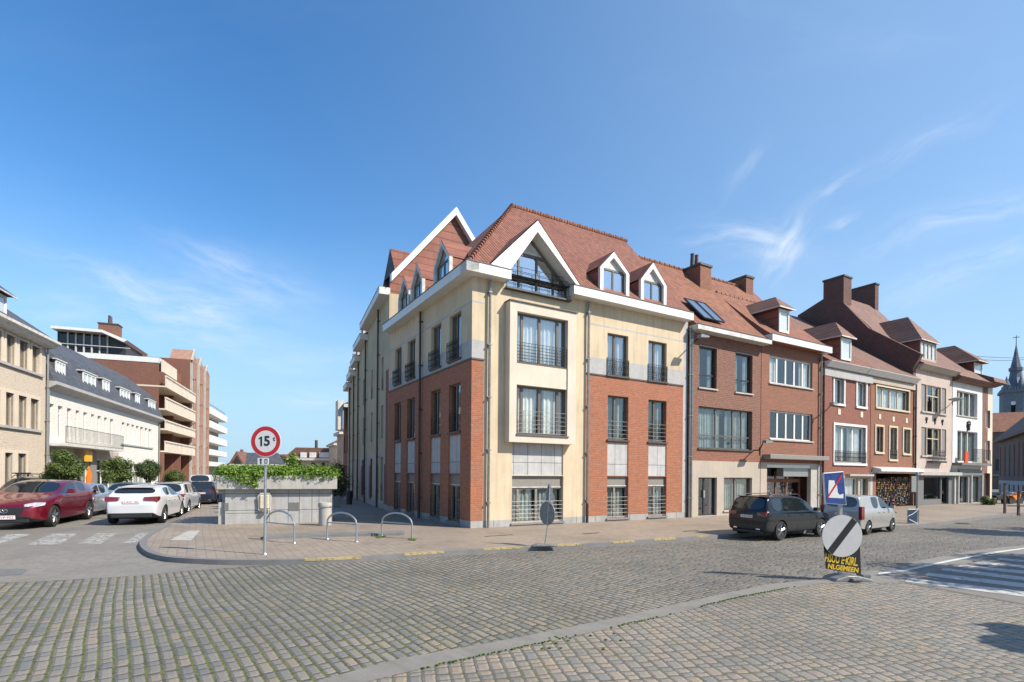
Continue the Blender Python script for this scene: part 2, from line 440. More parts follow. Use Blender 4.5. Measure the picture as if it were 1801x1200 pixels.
M = {}
M['brick'] = m_brick('orange_brick', (0.42, 0.148, 0.07), (0.33, 0.105, 0.052), (0.34, 0.19, 0.13), g=0.12)
M['brick_old'] = m_brick('old_brick', (0.25, 0.085, 0.05), (0.15, 0.055, 0.038), (0.26, 0.2, 0.16), g=0.28)
M['brick_old2'] = m_brick('old_brick_light', (0.29, 0.098, 0.052), (0.21, 0.07, 0.042), (0.3, 0.2, 0.14), g=0.22)
M['brick_pat'] = m_brick('patterned_brick', (0.26, 0.092, 0.056), (0.12, 0.045, 0.035), (0.27, 0.17, 0.12), bw=0.11, bh=0.085, ms=0.014, g=0.2)
M['brick_red'] = m_brick('dark_red_brick', (0.28, 0.088, 0.058), (0.21, 0.064, 0.044), (0.26, 0.15, 0.11), g=0.22)
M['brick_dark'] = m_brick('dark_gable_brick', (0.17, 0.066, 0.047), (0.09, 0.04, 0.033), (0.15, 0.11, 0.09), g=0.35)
M['brick_brown'] = m_brick('brown_brick', (0.24, 0.09, 0.055), (0.17, 0.062, 0.04), (0.24, 0.16, 0.12), g=0.15)
M['brick_salmon'] = m_brick('salmon_brick', (0.40, 0.2, 0.135), (0.32, 0.16, 0.11), (0.4, 0.3, 0.24), g=0.35)
M['brick_cream'] = m_brick('cream_brick', (0.66, 0.55, 0.43), (0.61, 0.51, 0.40), (0.50, 0.42, 0.33), bh=0.09, ms=0.008, g=0.1)
M['brick_white'] = m_brick('whitewashed_brick', (0.78, 0.75, 0.69), (0.75, 0.72, 0.66), (0.68, 0.65, 0.6), bh=0.09, ms=0.008, g=0.1)
M['cream'] = m_plaster('cream_render', (0.61, 0.49, 0.335), 0.26)
M['cream_pale'] = m_plaster('pale_render', (0.64, 0.55, 0.44), 0.12)
M['cream_grey'] = m_plaster('weathered_cream_render', (0.50, 0.43, 0.29), 0.3)
M['pink'] = m_plaster('pinkish_render', (0.50, 0.40, 0.345), 0.2)
M['white_wall'] = m_plaster('white_render', (0.64, 0.63, 0.60), 0.18)
M['taupe'] = m_plaster('taupe_render', (0.44, 0.37, 0.30), 0.18)
M['greystone'] = m_stone('blue_grey_stone', (0.43, 0.415, 0.40), 0.15)
M['greystone_joint'] = m_stone('jointed_grey_stone', (0.50, 0.49, 0.475), 0.2, 0.62, 1.25)
M['plinth'] = m_stone('plinth_stone', (0.40, 0.39, 0.37), 0.3, 0.95, 0.6)
M['concrete'] = m_stone('pale_concrete', (0.44, 0.42, 0.38), 0.3)
M['concrete_panel'] = m_stone('concrete_panels', (0.43, 0.42, 0.40), 0.35, 1.5, 0.62)
M['concrete_dark'] = m_stone('dark_concrete', (0.16, 0.16, 0.155), 0.2)
M['stone_tower'] = m_stone('tower_stone', (0.20, 0.22, 0.25), 0.35, 0.8, 0.4)  # bluish cast of distance haze is put into the stone colour
M['tiles'] = m_tiles('red_roof_tiles', (0.29, 0.112, 0.066), (0.19, 0.068, 0.045), w=.16, h=.19, mort=1.0, dark=(.045, .016, .012))
M['tiles_hung'] = m_tiles('hung_red_tiles', (0.27, 0.10, 0.065), (0.22, 0.078, 0.052), w=0.34, h=0.42, pan=0.15, pitch=1.0, lichen=0.05)
M['tiles_orange'] = m_tiles('weathered_orange_tiles', (0.31, 0.115, 0.055), (0.19, 0.072, 0.042), w=.19, h=.22, lichen=0.6, mort=0.6)
M['tiles_brown'] = m_tiles('brown_roof_tiles', (0.21, 0.105, 0.072), (0.15, 0.075, 0.054), w=0.22, h=0.26, pan=0.4, lichen=0.2)
M['slate'] = m_tiles('grey_slates', (0.085, 0.092, 0.11), (0.055, 0.06, 0.075), w=0.3, h=0.24, pan=0.1, dark=(0.02, 0.02, 0.025), lichen=0.1)
M['white'] = m_plain('white_painted_trim', (0.70, 0.68, 0.64), 0.45, noise=0.10, nscale=2.5)
M['white_old'] = m_plain('weathered_white_paint', (0.62, 0.60, 0.55), 0.6, noise=0.35, nscale=5)
M['beige_frame'] = m_plain('beige_frame', (0.60, 0.50, 0.35), 0.5, noise=0.15)
M['frame'] = m_plain('grey_brown_frame', (0.115, 0.10, 0.085), 0.45, noise=0.15)
M['frame_tan'] = m_plain('taupe_frame', (0.24, 0.215, 0.18), 0.45, noise=0.15)
M['frame_dark'] = m_plain('dark_frame', (0.035, 0.035, 0.036), 0.4, noise=0.2)
M['iron'] = m_plain('dark_wrought_iron', (0.035, 0.034, 0.036), 0.45, 0.3, noise=0.3, nscale=20)
M['rail_grey'] = m_plain('pale_grey_rail', (0.30, 0.30, 0.285), 0.4, 0.4, noise=0.2)
M['zinc'] = m_plain('zinc_downpipe', (0.27, 0.26, 0.245), 0.42, 0.55, noise=0.35, nscale=6)
M['lead'] = m_plain('dark_lead', (0.09, 0.085, 0.08), 0.55, 0.3, noise=0.4)
M['pipe_dark'] = m_plain('dark_cast_pipe', (0.045, 0.035, 0.032), 0.5, 0.2, noise=0.3)
M['glass'] = m_glass()
M['glass_mid'] = m_glass('half_reflecting_glass', (0.8, 0.84, 0.85), 0.28)
M['glass_sky'] = m_glass('sky_reflecting_glass', (0.8, 0.84, 0.85), 0.5)
M['glass_dark'] = m_glass('dark_tinted_glass', (0.10, 0.115, 0.12), 0.06)
M['curtain'] = m_plain('sheer_curtain', (0.80, 0.81, 0.78), 0.9, noise=0.2, nscale=3)
M['curtain_dim'] = m_plain('green_grey_curtain', (0.34, 0.38, 0.35), 0.9, noise=0.3, nscale=3)
M['blind'] = m_plain('brown_blind', (0.25, 0.185, 0.14), 0.8, noise=0.15)
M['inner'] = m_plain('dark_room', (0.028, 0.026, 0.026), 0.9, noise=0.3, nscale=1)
M['shutter'] = m_plain('shutter_box', (0.23, 0.21, 0.185), 0.6, noise=0.15)
M['sill'] = m_stone('bluestone_sill', (0.22, 0.22, 0.22), 0.2)
M['sill_pale'] = m_stone('pale_stone_sill', (0.5, 0.46, 0.40), 0.25)
M['galv'] = m_plain('galvanised_steel', (0.46, 0.47, 0.48), 0.38, 0.75, noise=0.25, nscale=18)
M['rubber'] = m_plain('tyre_rubber', (0.018, 0.018, 0.018), 0.8, noise=0.3)
M['plastic'] = m_plain('black_plastic', (0.02, 0.02, 0.021), 0.5, noise=0.3)
M['rim'] = m_plain('alloy_rim', (0.42, 0.42, 0.43), 0.28, 0.85, noise=0.2)
M['chrome'] = m_plain('chrome', (0.7, 0.7, 0.7), 0.12, 0.95, noise=0.05)
M['red_lamp'] = m_plain('red_lamp_lens', (0.20, 0.008, 0.012), 0.15, coat=0.8, noise=0.3, nscale=25)
M['clear_lamp'] = m_plain('clear_lamp_lens', (0.62, 0.62, 0.64), 0.12, 0.3, coat=0.8, noise=0.4, nscale=25)
M['plate'] = m_plain('number_plate', (0.72, 0.70, 0.68), 0.4, noise=0.05)
M['sign_white'] = m_plain('sign_white', (0.74, 0.70, 0.66), 0.35, noise=0.06)
M['sign_grey'] = m_plain('sign_pale_grey', (0.48, 0.465, 0.45), 0.4, noise=0.08)
M['sign_red'] = m_plain('sign_red', (0.55, 0.018, 0.022), 0.35, noise=0.12)
M['sign_blue'] = m_plain('sign_blue', (0.022, 0.065, 0.25), 0.45, noise=0.55, nscale=16)
M['black'] = m_plain('sign_black', (0.015, 0.015, 0.016), 0.4, noise=0.3)
M['yellow'] = m_plain('sign_yellow', (0.68, 0.44, 0.03), 0.45, noise=0.15)
M['sign_back'] = m_plain('sign_back_grey', (0.25, 0.255, 0.25), 0.55, 0.5, noise=0.35, nscale=12)
M['bark'] = m_plain('bark', (0.12, 0.09, 0.065), 0.9, noise=0.4, bump=0.01, nscale=25)
M['leaf'] = m_leaf('green_leaves', (0.13, 0.17, 0.035), (0.06, 0.095, 0.02))
M['leaf_ivy'] = m_leaf('bright_ivy_leaves', (0.22, 0.32, 0.035), (0.09, 0.18, 0.018))
M['leaf_dark'] = m_leaf('dark_green_leaves', (0.08, 0.11, 0.035), (0.04, 0.065, 0.02))

# ------------------------------------------------------------------ facade tools
XF = None          # transform of a second facade of the same building
_build = MB.build
def _b(s, name, mats, parent=None, **k):
    o = _build(s, name, mats, parent, **k)
    if XF is not None and parent is not None and parent.type == 'EMPTY': o.matrix_local = XF
    return o
MB.build = _b

def wall(parent, x0, x1, z0, z1, ops, mats, zone=None, depth=0.22, cx=(), cz=(), y=0.0, name='wall', skip=None):
    xs = sorted({round(v, 4) for v in [x0, x1, *cx] + [q for o in ops for q in o[:2]] if x0 - 1e-6 <= v <= x1 + 1e-6})
    zs = sorted({round(v, 4) for v in [z0, z1, *cz] + [q for o in ops for q in o[2:4]] if z0 - 1e-6 <= v <= z1 + 1e-6})
    m = MB()
    for a, b in zip(xs, xs[1:]):
        for c, d in zip(zs, zs[1:]):
            mx, mz = (a + b) / 2, (c + d) / 2
            if any(o[0] < mx < o[1] and o[2] < mz < o[3] for o in ops): continue
            if skip and skip(mx, mz): continue
            m.quad((a, y, c), (b, y, c), (b, y, d), (a, y, d), m=zone(mx, mz) if zone else 0)
    for o in ops:
        a, b, c, d = o[:4]; k = zone(a - 0.02, (c + d) / 2) if zone else 0
        kt = zone((a + b) / 2, d + 0.02) if zone else 0
        m.quad((a, y, c), (a, y, d), (a, y + depth, d), (a, y + depth, c), m=k)
        m.quad((b, y, d), (b, y, c), (b, y + depth, c), (b, y + depth, d), m=k)
        m.quad((a, y, d), (b, y, d), (b, y + depth, d), (a, y + depth, d), m=kt)
        m.quad((b, y, c), (a, y, c), (a, y + depth, c), (b, y + depth, c), m=kt)
    return m.build(name, mats, parent, fix=False)

def rail_bars(m, x0, x1, z0, z1, y, n=5, posts=(), r=0.0075, ends=True):
    for i in range(n):
        z = z0 + (z1 - z0) * i / (n - 1)
        m.tube([(x0, y, z), (x1, y, z)], r, 5)
    for p in ([x0 + .01, x1 - .01] if ends else []) + list(posts):
        m.tube([(p, y, z0 - .03), (p, y, z1)], r * 1.2, 5)
def ring(m, x, z, y, rad, r=0.008, n=10):
    m.tube([(x + rad * math.cos(2 * math.pi * i / n), y, z + rad * math.sin(2 * math.pi * i / n)) for i in range(n)], r, 4, closed=True)
def rail_curl(m, x0, x1, z0, z1, y, r=0.011):
    rail_bars(m, x0, x1, z0, z1, y, 4, r=r)
    n = max(3, int((x1 - x0) / 0.13)); w = (x1 - x0) / n
    for i in range(n):
        xc = x0 + w * (i + .5)
        m.tube([(xc - w / 2, y, z0), (xc + w / 2, y, z0 + (z1 - z0) * .33), (xc - w / 2, y, z0 + (z1 - z0) * .66), (xc + w / 2, y, z1)], r * .8, 4)
        ring(m, xc, z0 + (z1 - z0) * .5, y, w * .42); ring(m, xc, z0 + (z1 - z0) * .17, y, w * .36); ring(m, xc, z0 + (z1 - z0) * .83, y, w * .36)
def rail_grid(m, x0, x1, z0, z1, y, r=0.01):
    rail_bars(m, x0, x1, z0, z1, y, 7, r=r)
    n = max(4, int((x1 - x0) / 0.16))
    for i in range(1, n):
        x = x0 + (x1 - x0) * i / n
        m.tube([(x, y, z0), (x, y, z1)], r * .8, 4)
def rail_vert(m, x0, x1, z0, z1, y, r=0.012, sp=0.14):
    rail_bars(m, x0, x1, z0, z1, y, 2, r=r * 1.4)
    n = max(3, int((x1 - x0) / sp))
    for i in range(1, n):
        x = x0 + (x1 - x0) * i / n
        m.tube([(x, y, z0), (x, y, z1)], r * .8, 4)

def curtain(parent, x0, x1, z0, z1, y, mat, cover=1.0, gap=0.0):
    m = MB(); n = max(10, int((x1 - x0) / 0.06)); amp = 0.035
    for i in range(n):
        a, b = x0 + (x1 - x0) * i / n, x0 + (x1 - x0) * (i + 1) / n
        f = (a - x0) / (x1 - x0)
        if gap and abs(f - 0.5) < gap / 2: continue
        ya, yb = y + amp * math.sin(i * 1.9) + .01 * math.sin(i * .7), y + amp * math.sin((i + 1) * 1.9) + .01 * math.sin((i + 1) * .7)
        m.quad((a, ya, z0), (b, yb, z0), (b, yb, z1), (a, ya, z1))
    if not m.v: return
    return m.build('curtain', M[mat], parent, smooth=True, fix=False)

WR = random.Random(8)
def window(parent, r, y=0.16, fmat='frame', cols=(0.5,), rows=(), fw=0.06, cur='curtain', rail=None, sill=None, box=0.0,
           glass='glass', boxmat='shutter', gap=0.0, curh=1.0, name='window', label=None, blind=None, mfac=0.8, surround=None, railmat='rail_grey', bd=0.06):
    x0, x1, z0, z1 = r; zt = z1 - box
    m = MB()
    m.box(x0, x1, y - bd / 2, y + bd / 2, z0, z0 + fw).box(x0, x1, y - bd / 2, y + bd / 2, zt - fw, zt)
    m.box(x0, x0 + fw, y - bd / 2 - .001, y + bd / 2 + .001, z0 + fw, zt - fw).box(x1 - fw, x1, y - bd / 2 - .001, y + bd / 2 + .001, z0 + fw, zt - fw)
    for c in cols:
        xc = x0 + (x1 - x0) * c
        m.box(xc - fw * mfac, xc + fw * mfac, y - bd / 2 - .004, y + bd / 2, z0 + fw, zt - fw)
    for q in rows:
        zc = z0 + (zt - z0) * q
        m.box(x0 + fw, x1 - fw, y - bd / 2 + .003, y + bd / 2 - .002, zc - fw * .5, zc + fw * .5)
    o = m.build(name, M[fmat], parent)
    if label: o['label'] = label
    MB().quad((x0 + fw, y, z0 + fw), (x1 - fw, y, z0 + fw), (x1 - fw, y, zt - fw), (x0 + fw, y, zt - fw)).build('glass', M[glass], o, fix=False)
    if cur and parent.get('label', '').find('corner building of') < 0: gap = max(0.0, gap + WR.uniform(-.1, .3)) if WR.random() < .8 else 0.0
    if cur: curtain(o, x0 + fw, x1 - fw, z0 + fw + (zt - z0) * (1 - curh), zt - fw, y + 0.13, cur, gap=gap)
    if blind:
        MB().box(x0 + fw, x1 - fw, y + .05, y + .07, z0 + (zt - z0) * (1 - blind[1]), zt - fw).build('blind', M[blind[0]], o)
    if box:
        MB().box(x0, x1, y - .05, y + .1, zt, z1).box(x0, x1, y - .075, y - .05, zt - .0, zt + .035, m=1).build('shutter_box', [M[boxmat], M['white_old']], o)
    if sill:
        MB().box(x0 - .05, x1 + .05, -.07, y + .02, z0 - .07, z0 - .002).build('window_sill', M[sill], o)
    if rail:
        kind, h0, h1 = rail[:3]; yy = rail[3] if len(rail) > 3 else 0.03
        g = MB(); H = zt - z0 if False else z1 - z0
        a, b = z0 + H * h0, z0 + H * h1
        {'bars': lambda: rail_bars(g, x0 + .01, x1 - .01, a, b, yy, rail[4] if len(rail) > 4 else 5, posts=[x0 + (x1 - x0) * c for c in cols]),
         'curl': lambda: rail_curl(g, x0 - .03, x1 + .03, a, b, yy), 'grid': lambda: rail_grid(g, x0 + .01, x1 - .01, a, b, yy),
         'vert': lambda: rail_vert(g, x0 + .01, x1 - .01, a, b, yy)}[kind]()
        g.build('railing', M[railmat], o)
    if surround:
        mt, sw, sp = surround
        s = MB()
        s.box(x0 - sw, x1 + sw, -sp, y - .03, z1, z1 + sw).box(x0 - sw, x1 + sw, -sp - .03, y - .03, z0 - sw, z0)
        s.box(x0 - sw, x0, -sp, y - .03, z0, z1).box(x1, x1 + sw, -sp, y - .03, z0, z1)
        s.build('window_surround', M[mt], o)
    return o

def pipe(parent, x, z0, z1, y=-0.11, mat='zinc', r=0.05, dark=0.0):
    m = MB().tube([(x, y, z0 + dark), (x, y, z1)], r, 8)
    if dark: m.tube([(x, y, z0), (x, y, z0 + dark)], r * 1.15, 8, m=1)
    z = z0 + 1.0
    while z < z1: m.box(x - r * 1.4, x + r * 1.4, y - r * 1.15, 0, z, z + .04); z += 1.9
    return m.build('downpipe', [M[mat], M['pipe_dark']], parent, smooth=True)

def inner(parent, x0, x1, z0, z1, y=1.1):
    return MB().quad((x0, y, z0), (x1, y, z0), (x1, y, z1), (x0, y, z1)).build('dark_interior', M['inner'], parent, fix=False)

def gable_front(parent, pts_out, pts_in, y0, y1, mat, name):
    """a frame between two outlines with the same count (x, z), thick from y0 to y1"""
    m = MB(); n = len(pts_out)
    for i in range(n):
        j = (i + 1) % n
        a, b, c, d = pts_out[i], pts_out[j], pts_in[j], pts_in[i]
        m.quad((a[0], y0, a[1]), (b[0], y0, b[1]), (c[0], y0, c[1]), (d[0], y0, d[1]))
        m.quad((a[0], y0, a[1]), (a[0], y1, a[1]), (b[0], y1, b[1]), (b[0], y0, b[1]))
        m.quad((d[0], y0, d[1]), (c[0], y0, c[1]), (c[0], y1, c[1]), (d[0], y1, d[1]))
    return m.build(name, mat, parent, fix=False)

# ------------------------------------------------------------------ frames of the two streets
v1, v2, vl = ray(342, 823), ray(2475, 848), ray(557, 828)
O = gp(827, 935)
aR = math.atan2(1, v2.x); RF = Frame(O.x, O.y, aR)
aL = aR - math.pi / 2; LF = Frame(O.x, O.y, aL)
def sub(base, px, py=900): return base.shift(base.x(px, py))

# ================================================================== the corner building
cb = root('corner_building', RF, 'four storey corner building of orange brick and cream render under a red tiled hipped roof', 'building')
uE = RF.x(1208, 800); uL = LF.x(682, 800)
zpl = 0.36
zb = RF.z(1034, 657); zg = RF.z(1035, 627.5); zl0, zl1 = RF.z(1035, 571.5), RF.z(1035, 567.5)
zl0 = zl1 - 0.07
zF = RF.z(1010, 519, -0.45)                # underside of the white eaves board
zT = RF.z(1010, 501, -0.45)
zW = zF + 0.1
c850, c1030, c1201 = RF.x(850), RF.x(1030), RF.x(1200.5)
rw = dict(
    t1=RF.rect(1068.5, 1105, 585, 659), t2=RF.rect(1140.5, 1172.5, 599, 667),
    m1=RF.rect(1069, 1105, 695, 773), m2=RF.rect(1140.5, 1172, 704.6, 779),
    p1=RF.rect(1068.5, 1105, 774, 838), p2=RF.rect(1140.5, 1172, 779.5, 839.5),
    l1=RF.rect(1068, 1105, 839, 913), l2=RF.rect(1140, 1172, 841, 911),
    lb=RF.rect(900.5, 990.5, 838, 921), pb=RF.rect(900.5, 990.5, 775, 836))
z_m0, z_m1 = rw['m1'][2:]; z_p0 = rw['p1'][2] + .03; z_l0, z_l1 = rw['l1'][2:]
def cz(k, a, b): rw[k] = (*rw[k][:2], a, b)
for k in ('m1', 'm2'): cz(k, z_m0, z_m1)
for k in ('p1', 'p2'): cz(k, z_p0, z_m0 - .12)
for k in ('l1', 'l2'): cz(k, 0.24, z_p0 - .03)
for k in ('t1', 't2'): cz(k, rw['t1'][2], rw['t1'][3])
cz('lb', 0.22, z_p0 - .03); cz('pb', z_p0, RF.z(900, 770))
def zoneR(x, z):
    if z < zpl and not (False): return 4
    if x < c850 or (c1030 < x < c1201):
        if z < zb: return 0
        if z < zg: return 2
        if zl0 < z < zl1: return 2
        return 1
    if x >= c1201: return 2
    return 1
gxa, gza = RF.uz(889, 506); gxb = RF.x(999, 528)
# bay on the wall
bx0, bz1 = RF.uz(897.5, 528, -.35); bx1, _ = RF.uz(1014, 550, -.35); bz0 = RF.z(895, 777, -.35)
mats_main = [M['brick'], M['cream'], M['greystone'], M['cream_pale'], M['plinth']]
ops = [rw[k] for k in ('t1', 't2', 'm1', 'm2', 'l1', 'l2', 'lb')] + [(rw['p1']), rw['p2'], rw['pb']]
ops.append((gxa, gxb, gza, zW + .3))
bw1 = RF.rect(910, 999, 547, 636, -.35); bw2 = RF.rect(909.5, 999, 676, 763, -.35)
ops.append((bw1[0], bw1[1], bw2[2], bw1[3]))
wall(cb, 0, uE, 0, zW, ops, mats_main, zoneR, 0.24, [c850, c1030, c1201], [zpl, zb, zg, zl0, zl1])
inner(cb, 0.2, uE, 0, zW, 1.3)
# ledge under band, panels, windows
MB().box(-.015, c850, -.03, 0, zb - .03, zb + .03).box(c1030, c1201, -.03, 0, zb - .03, zb + .03).build('string_course', M['lead'], cb)
for k in ('p1', 'p2'):
    a, b, c, d = rw[k]
    MB().quad((a, .04, c), (b, .04, c), (b, .04, d), (a, .04, d)).build('stone_panel', M['greystone_joint'], cb, fix=False)
a, b, c, d = rw['pb']
MB().quad((a, .05, c), (b, .05, c), (b, .05, d), (a, .05, d)).build('stone_panel', M['greystone_joint'], cb, fix=False)
for k in ('t1', 't2'):
    window(cb, rw[k], glass='glass_mid', cols=(.42,), rail=('curl', 0.0, .40, -.02), railmat='iron', cur='curtain', gap=.2, sill='lead')
for k in ('m1', 'm2'):
    window(cb, rw[k], cols=(.42,), rail=('bars', .04, .42, .03, 5), cur='curtain_dim', gap=.25, sill='lead')
for k in ('l1', 'l2'):
    window(cb, rw[k], cols=(.42,), rail=('bars', .03, .50, .03, 6), cur='curtain_dim', gap=.15, box=.42, sill='sill', fmat='frame_tan')
window(cb, rw['lb'], cols=(.14, .49, .80), rail=('bars', .02, .45, .03, 6), cur='curtain_dim', gap=.1, box=.45, sill='sill', fmat='frame_tan')
# the projecting bay
def bay():
    x0, x1, z0, z1, yf = bx0, bx1, bz0, bz1, -.35
    m = MB(); o1, o2 = bw1, bw2
    xs = [x0, o1[0], o1[1], x1]; zs = [z0, o2[2], o2[3], o1[2], o1[3], z1]
    for i in range(3):
        for j in range(5):
            if i == 1 and j in (1, 3): continue
            yy = yf if not (i == 1 and j == 2) else yf + .04
            m.quad((xs[i], yy, zs[j]), (xs[i + 1], yy, zs[j]), (xs[i + 1], yy, zs[j + 1]), (xs[i], yy, zs[j + 1]))
    m.quad((x0, 0, z0), (x0, yf, z0), (x0, yf, z1), (x0, 0, z1)); m.quad((x1, yf, z0), (x1, 0, z0), (x1, 0, z1), (x1, yf, z1))
    m.quad((x0, 0, z0), (x1, 0, z0), (x1, yf, z0), (x0, yf, z0)); m.quad((x0, yf, z1), (x1, yf, z1), (x1, 0, z1), (x0, 0, z1))
    for o in (o1, o2):
        a, b, c, d = o
        m.quad((a, yf, c), (a, yf, d), (a, .1, d), (a, .1, c)); m.quad((b, yf, d), (b, yf, c), (b, .1, c), (b, .1, d))
        m.quad((a, yf, d), (b, yf, d), (b, .1, d), (a, .1, d)); m.quad((b, yf, c), (a, yf, c), (a, .1, c), (b, .1, c))
    b = m.build('bay', M['cream_pale'], cb, fix=False)
    MB().box(x0 - .04, x1 + .05, yf - .05, 0, z1, z1 + .035).build('lead_capping', M['lead'], b)
bay()
window(cb, bw1, y=-.12, glass='glass_mid', cols=(.14, .48, .84), rail=('grid', .02, .40, -.30), railmat='iron', cur='curtain', gap=.05, fw=.07)
window(cb, bw2, y=-.12, cols=(.14, .48, .84), rail=('bars', .03, .48, -.30, 6), cur='curtain', gap=.12, fw=.07)
MB().box(bw2[0] - .03, bw2[1] + .03, -.39, -.1, bw2[2] - .06, bw2[2] - .002).build('window_sill', M['frame'], cb)

# eaves board in three runs (broken under the big gable)
def eaves(parent, x0, x1, zt, h=.34, y0=-.45, y1=.05, mat='white', name='eaves_board'):
    return MB().box(x0, x1, y0, y1, zt - h, zt).box(x0 + .002, x1 - .002, y0 - .02, y0 + .1, zt, zt + .03, m=1).build(name, [M[mat], M['lead']], parent)
ex0 = RF.x(899.5, 490, -.45); ex1 = RF.x(1010, 505, -.45); ex2 = RF.x(1220, 558, -.45)
eaves(cb, -.45, ex0, zT); eaves(cb, ex1, ex2, zT)
pipe(cb, RF.x(857), 0, zF, dark=0); pipe(cb, RF.x(1030.5), 0, zF, dark=.9)
pipe(cb, RF.x(1209), 0, zF - .1, mat='zinc')

# ---- main roof
sb = 4.6
rx0, rz = RF.uz(900, 363, sb); rx1 = RF.x(1100, 420, sb)
C3 = RF.uz(822, 432, sb)
m = MB()
A, B = (rx0, sb, rz), (-.3, -.3, zT); E = (ex2 - .1, -.3, zT); D = (rx1, sb, rz)
Cp = (C3[0], sb, C3[1])
gai = RF.z(947, 408, -.47); gax = RF.x(946, 388, -.47)
sl_y = lambda z: -.3 + (z - zT) * (sb + .3) / (rz - zT)
poly = [(B[0], zT), (gxa - .05, zT), (gax, gai), (gxb + .05, zT), (E[0], zT), (rx1, rz), (rx0, rz)]
for t in tessellate_polygon([[Vector((p[0], p[1], 0)) for p in poly]]):
    m.quad(*[(poly[i][0], sl_y(poly[i][1]), poly[i][1]) for i in t])
m.quad(A, (rx0, 9.2, zT + 1.5), Cp, m=0); m.quad(B, A, Cp)
m.quad(B, Cp, (C3[0], sb, zT)); m.quad(E, (ex2 - .1, 9.5, zT), D, m=1); m.quad(A, D, (ex2 - .1, 9.5, zT), (rx0, 9.5, zT))
roof = m.build('roof', [M['tiles'], M['brick_old']], cb, fix=False)
mm = MB().tube([(rx0 - .05, sb, rz + .03), (rx1 + .08, sb, rz + .03)], .10, 8)
k = 0
while rx0 + k * .4 < rx1: mm.tube([(rx0 + k * .4, sb, rz + .04), (rx0 + k * .4 + .06, sb, rz + .04)], .113, 8); k += 1
mm.build('ridge_tiles', M['tiles'], roof, smooth=True)
mm = MB()
for t in range(28):
    a = Vector(B).lerp(Vector(A), t / 28); b = Vector(B).lerp(Vector(A), (t + .9) / 28)
    mm.tube([a + Vector((0, 0, .05)), b + Vector((0, 0, .02))], [.09, .06], 7)
mm.build('hip_tiles', M['tiles'], roof, smooth=True)
flat = MB().quad((-.3, -.2, zT - .02), (uE, -.2, zT - .02), (uE, -uL, zT - .02), (-.3, -uL, zT - .02)).build('flat_roof', M['lead'], cb, fix=False)

def roof_y(z):          # where the front slope is at a height
    return -.3 + (z - zT) * (sb + .3) / (rz - zT)

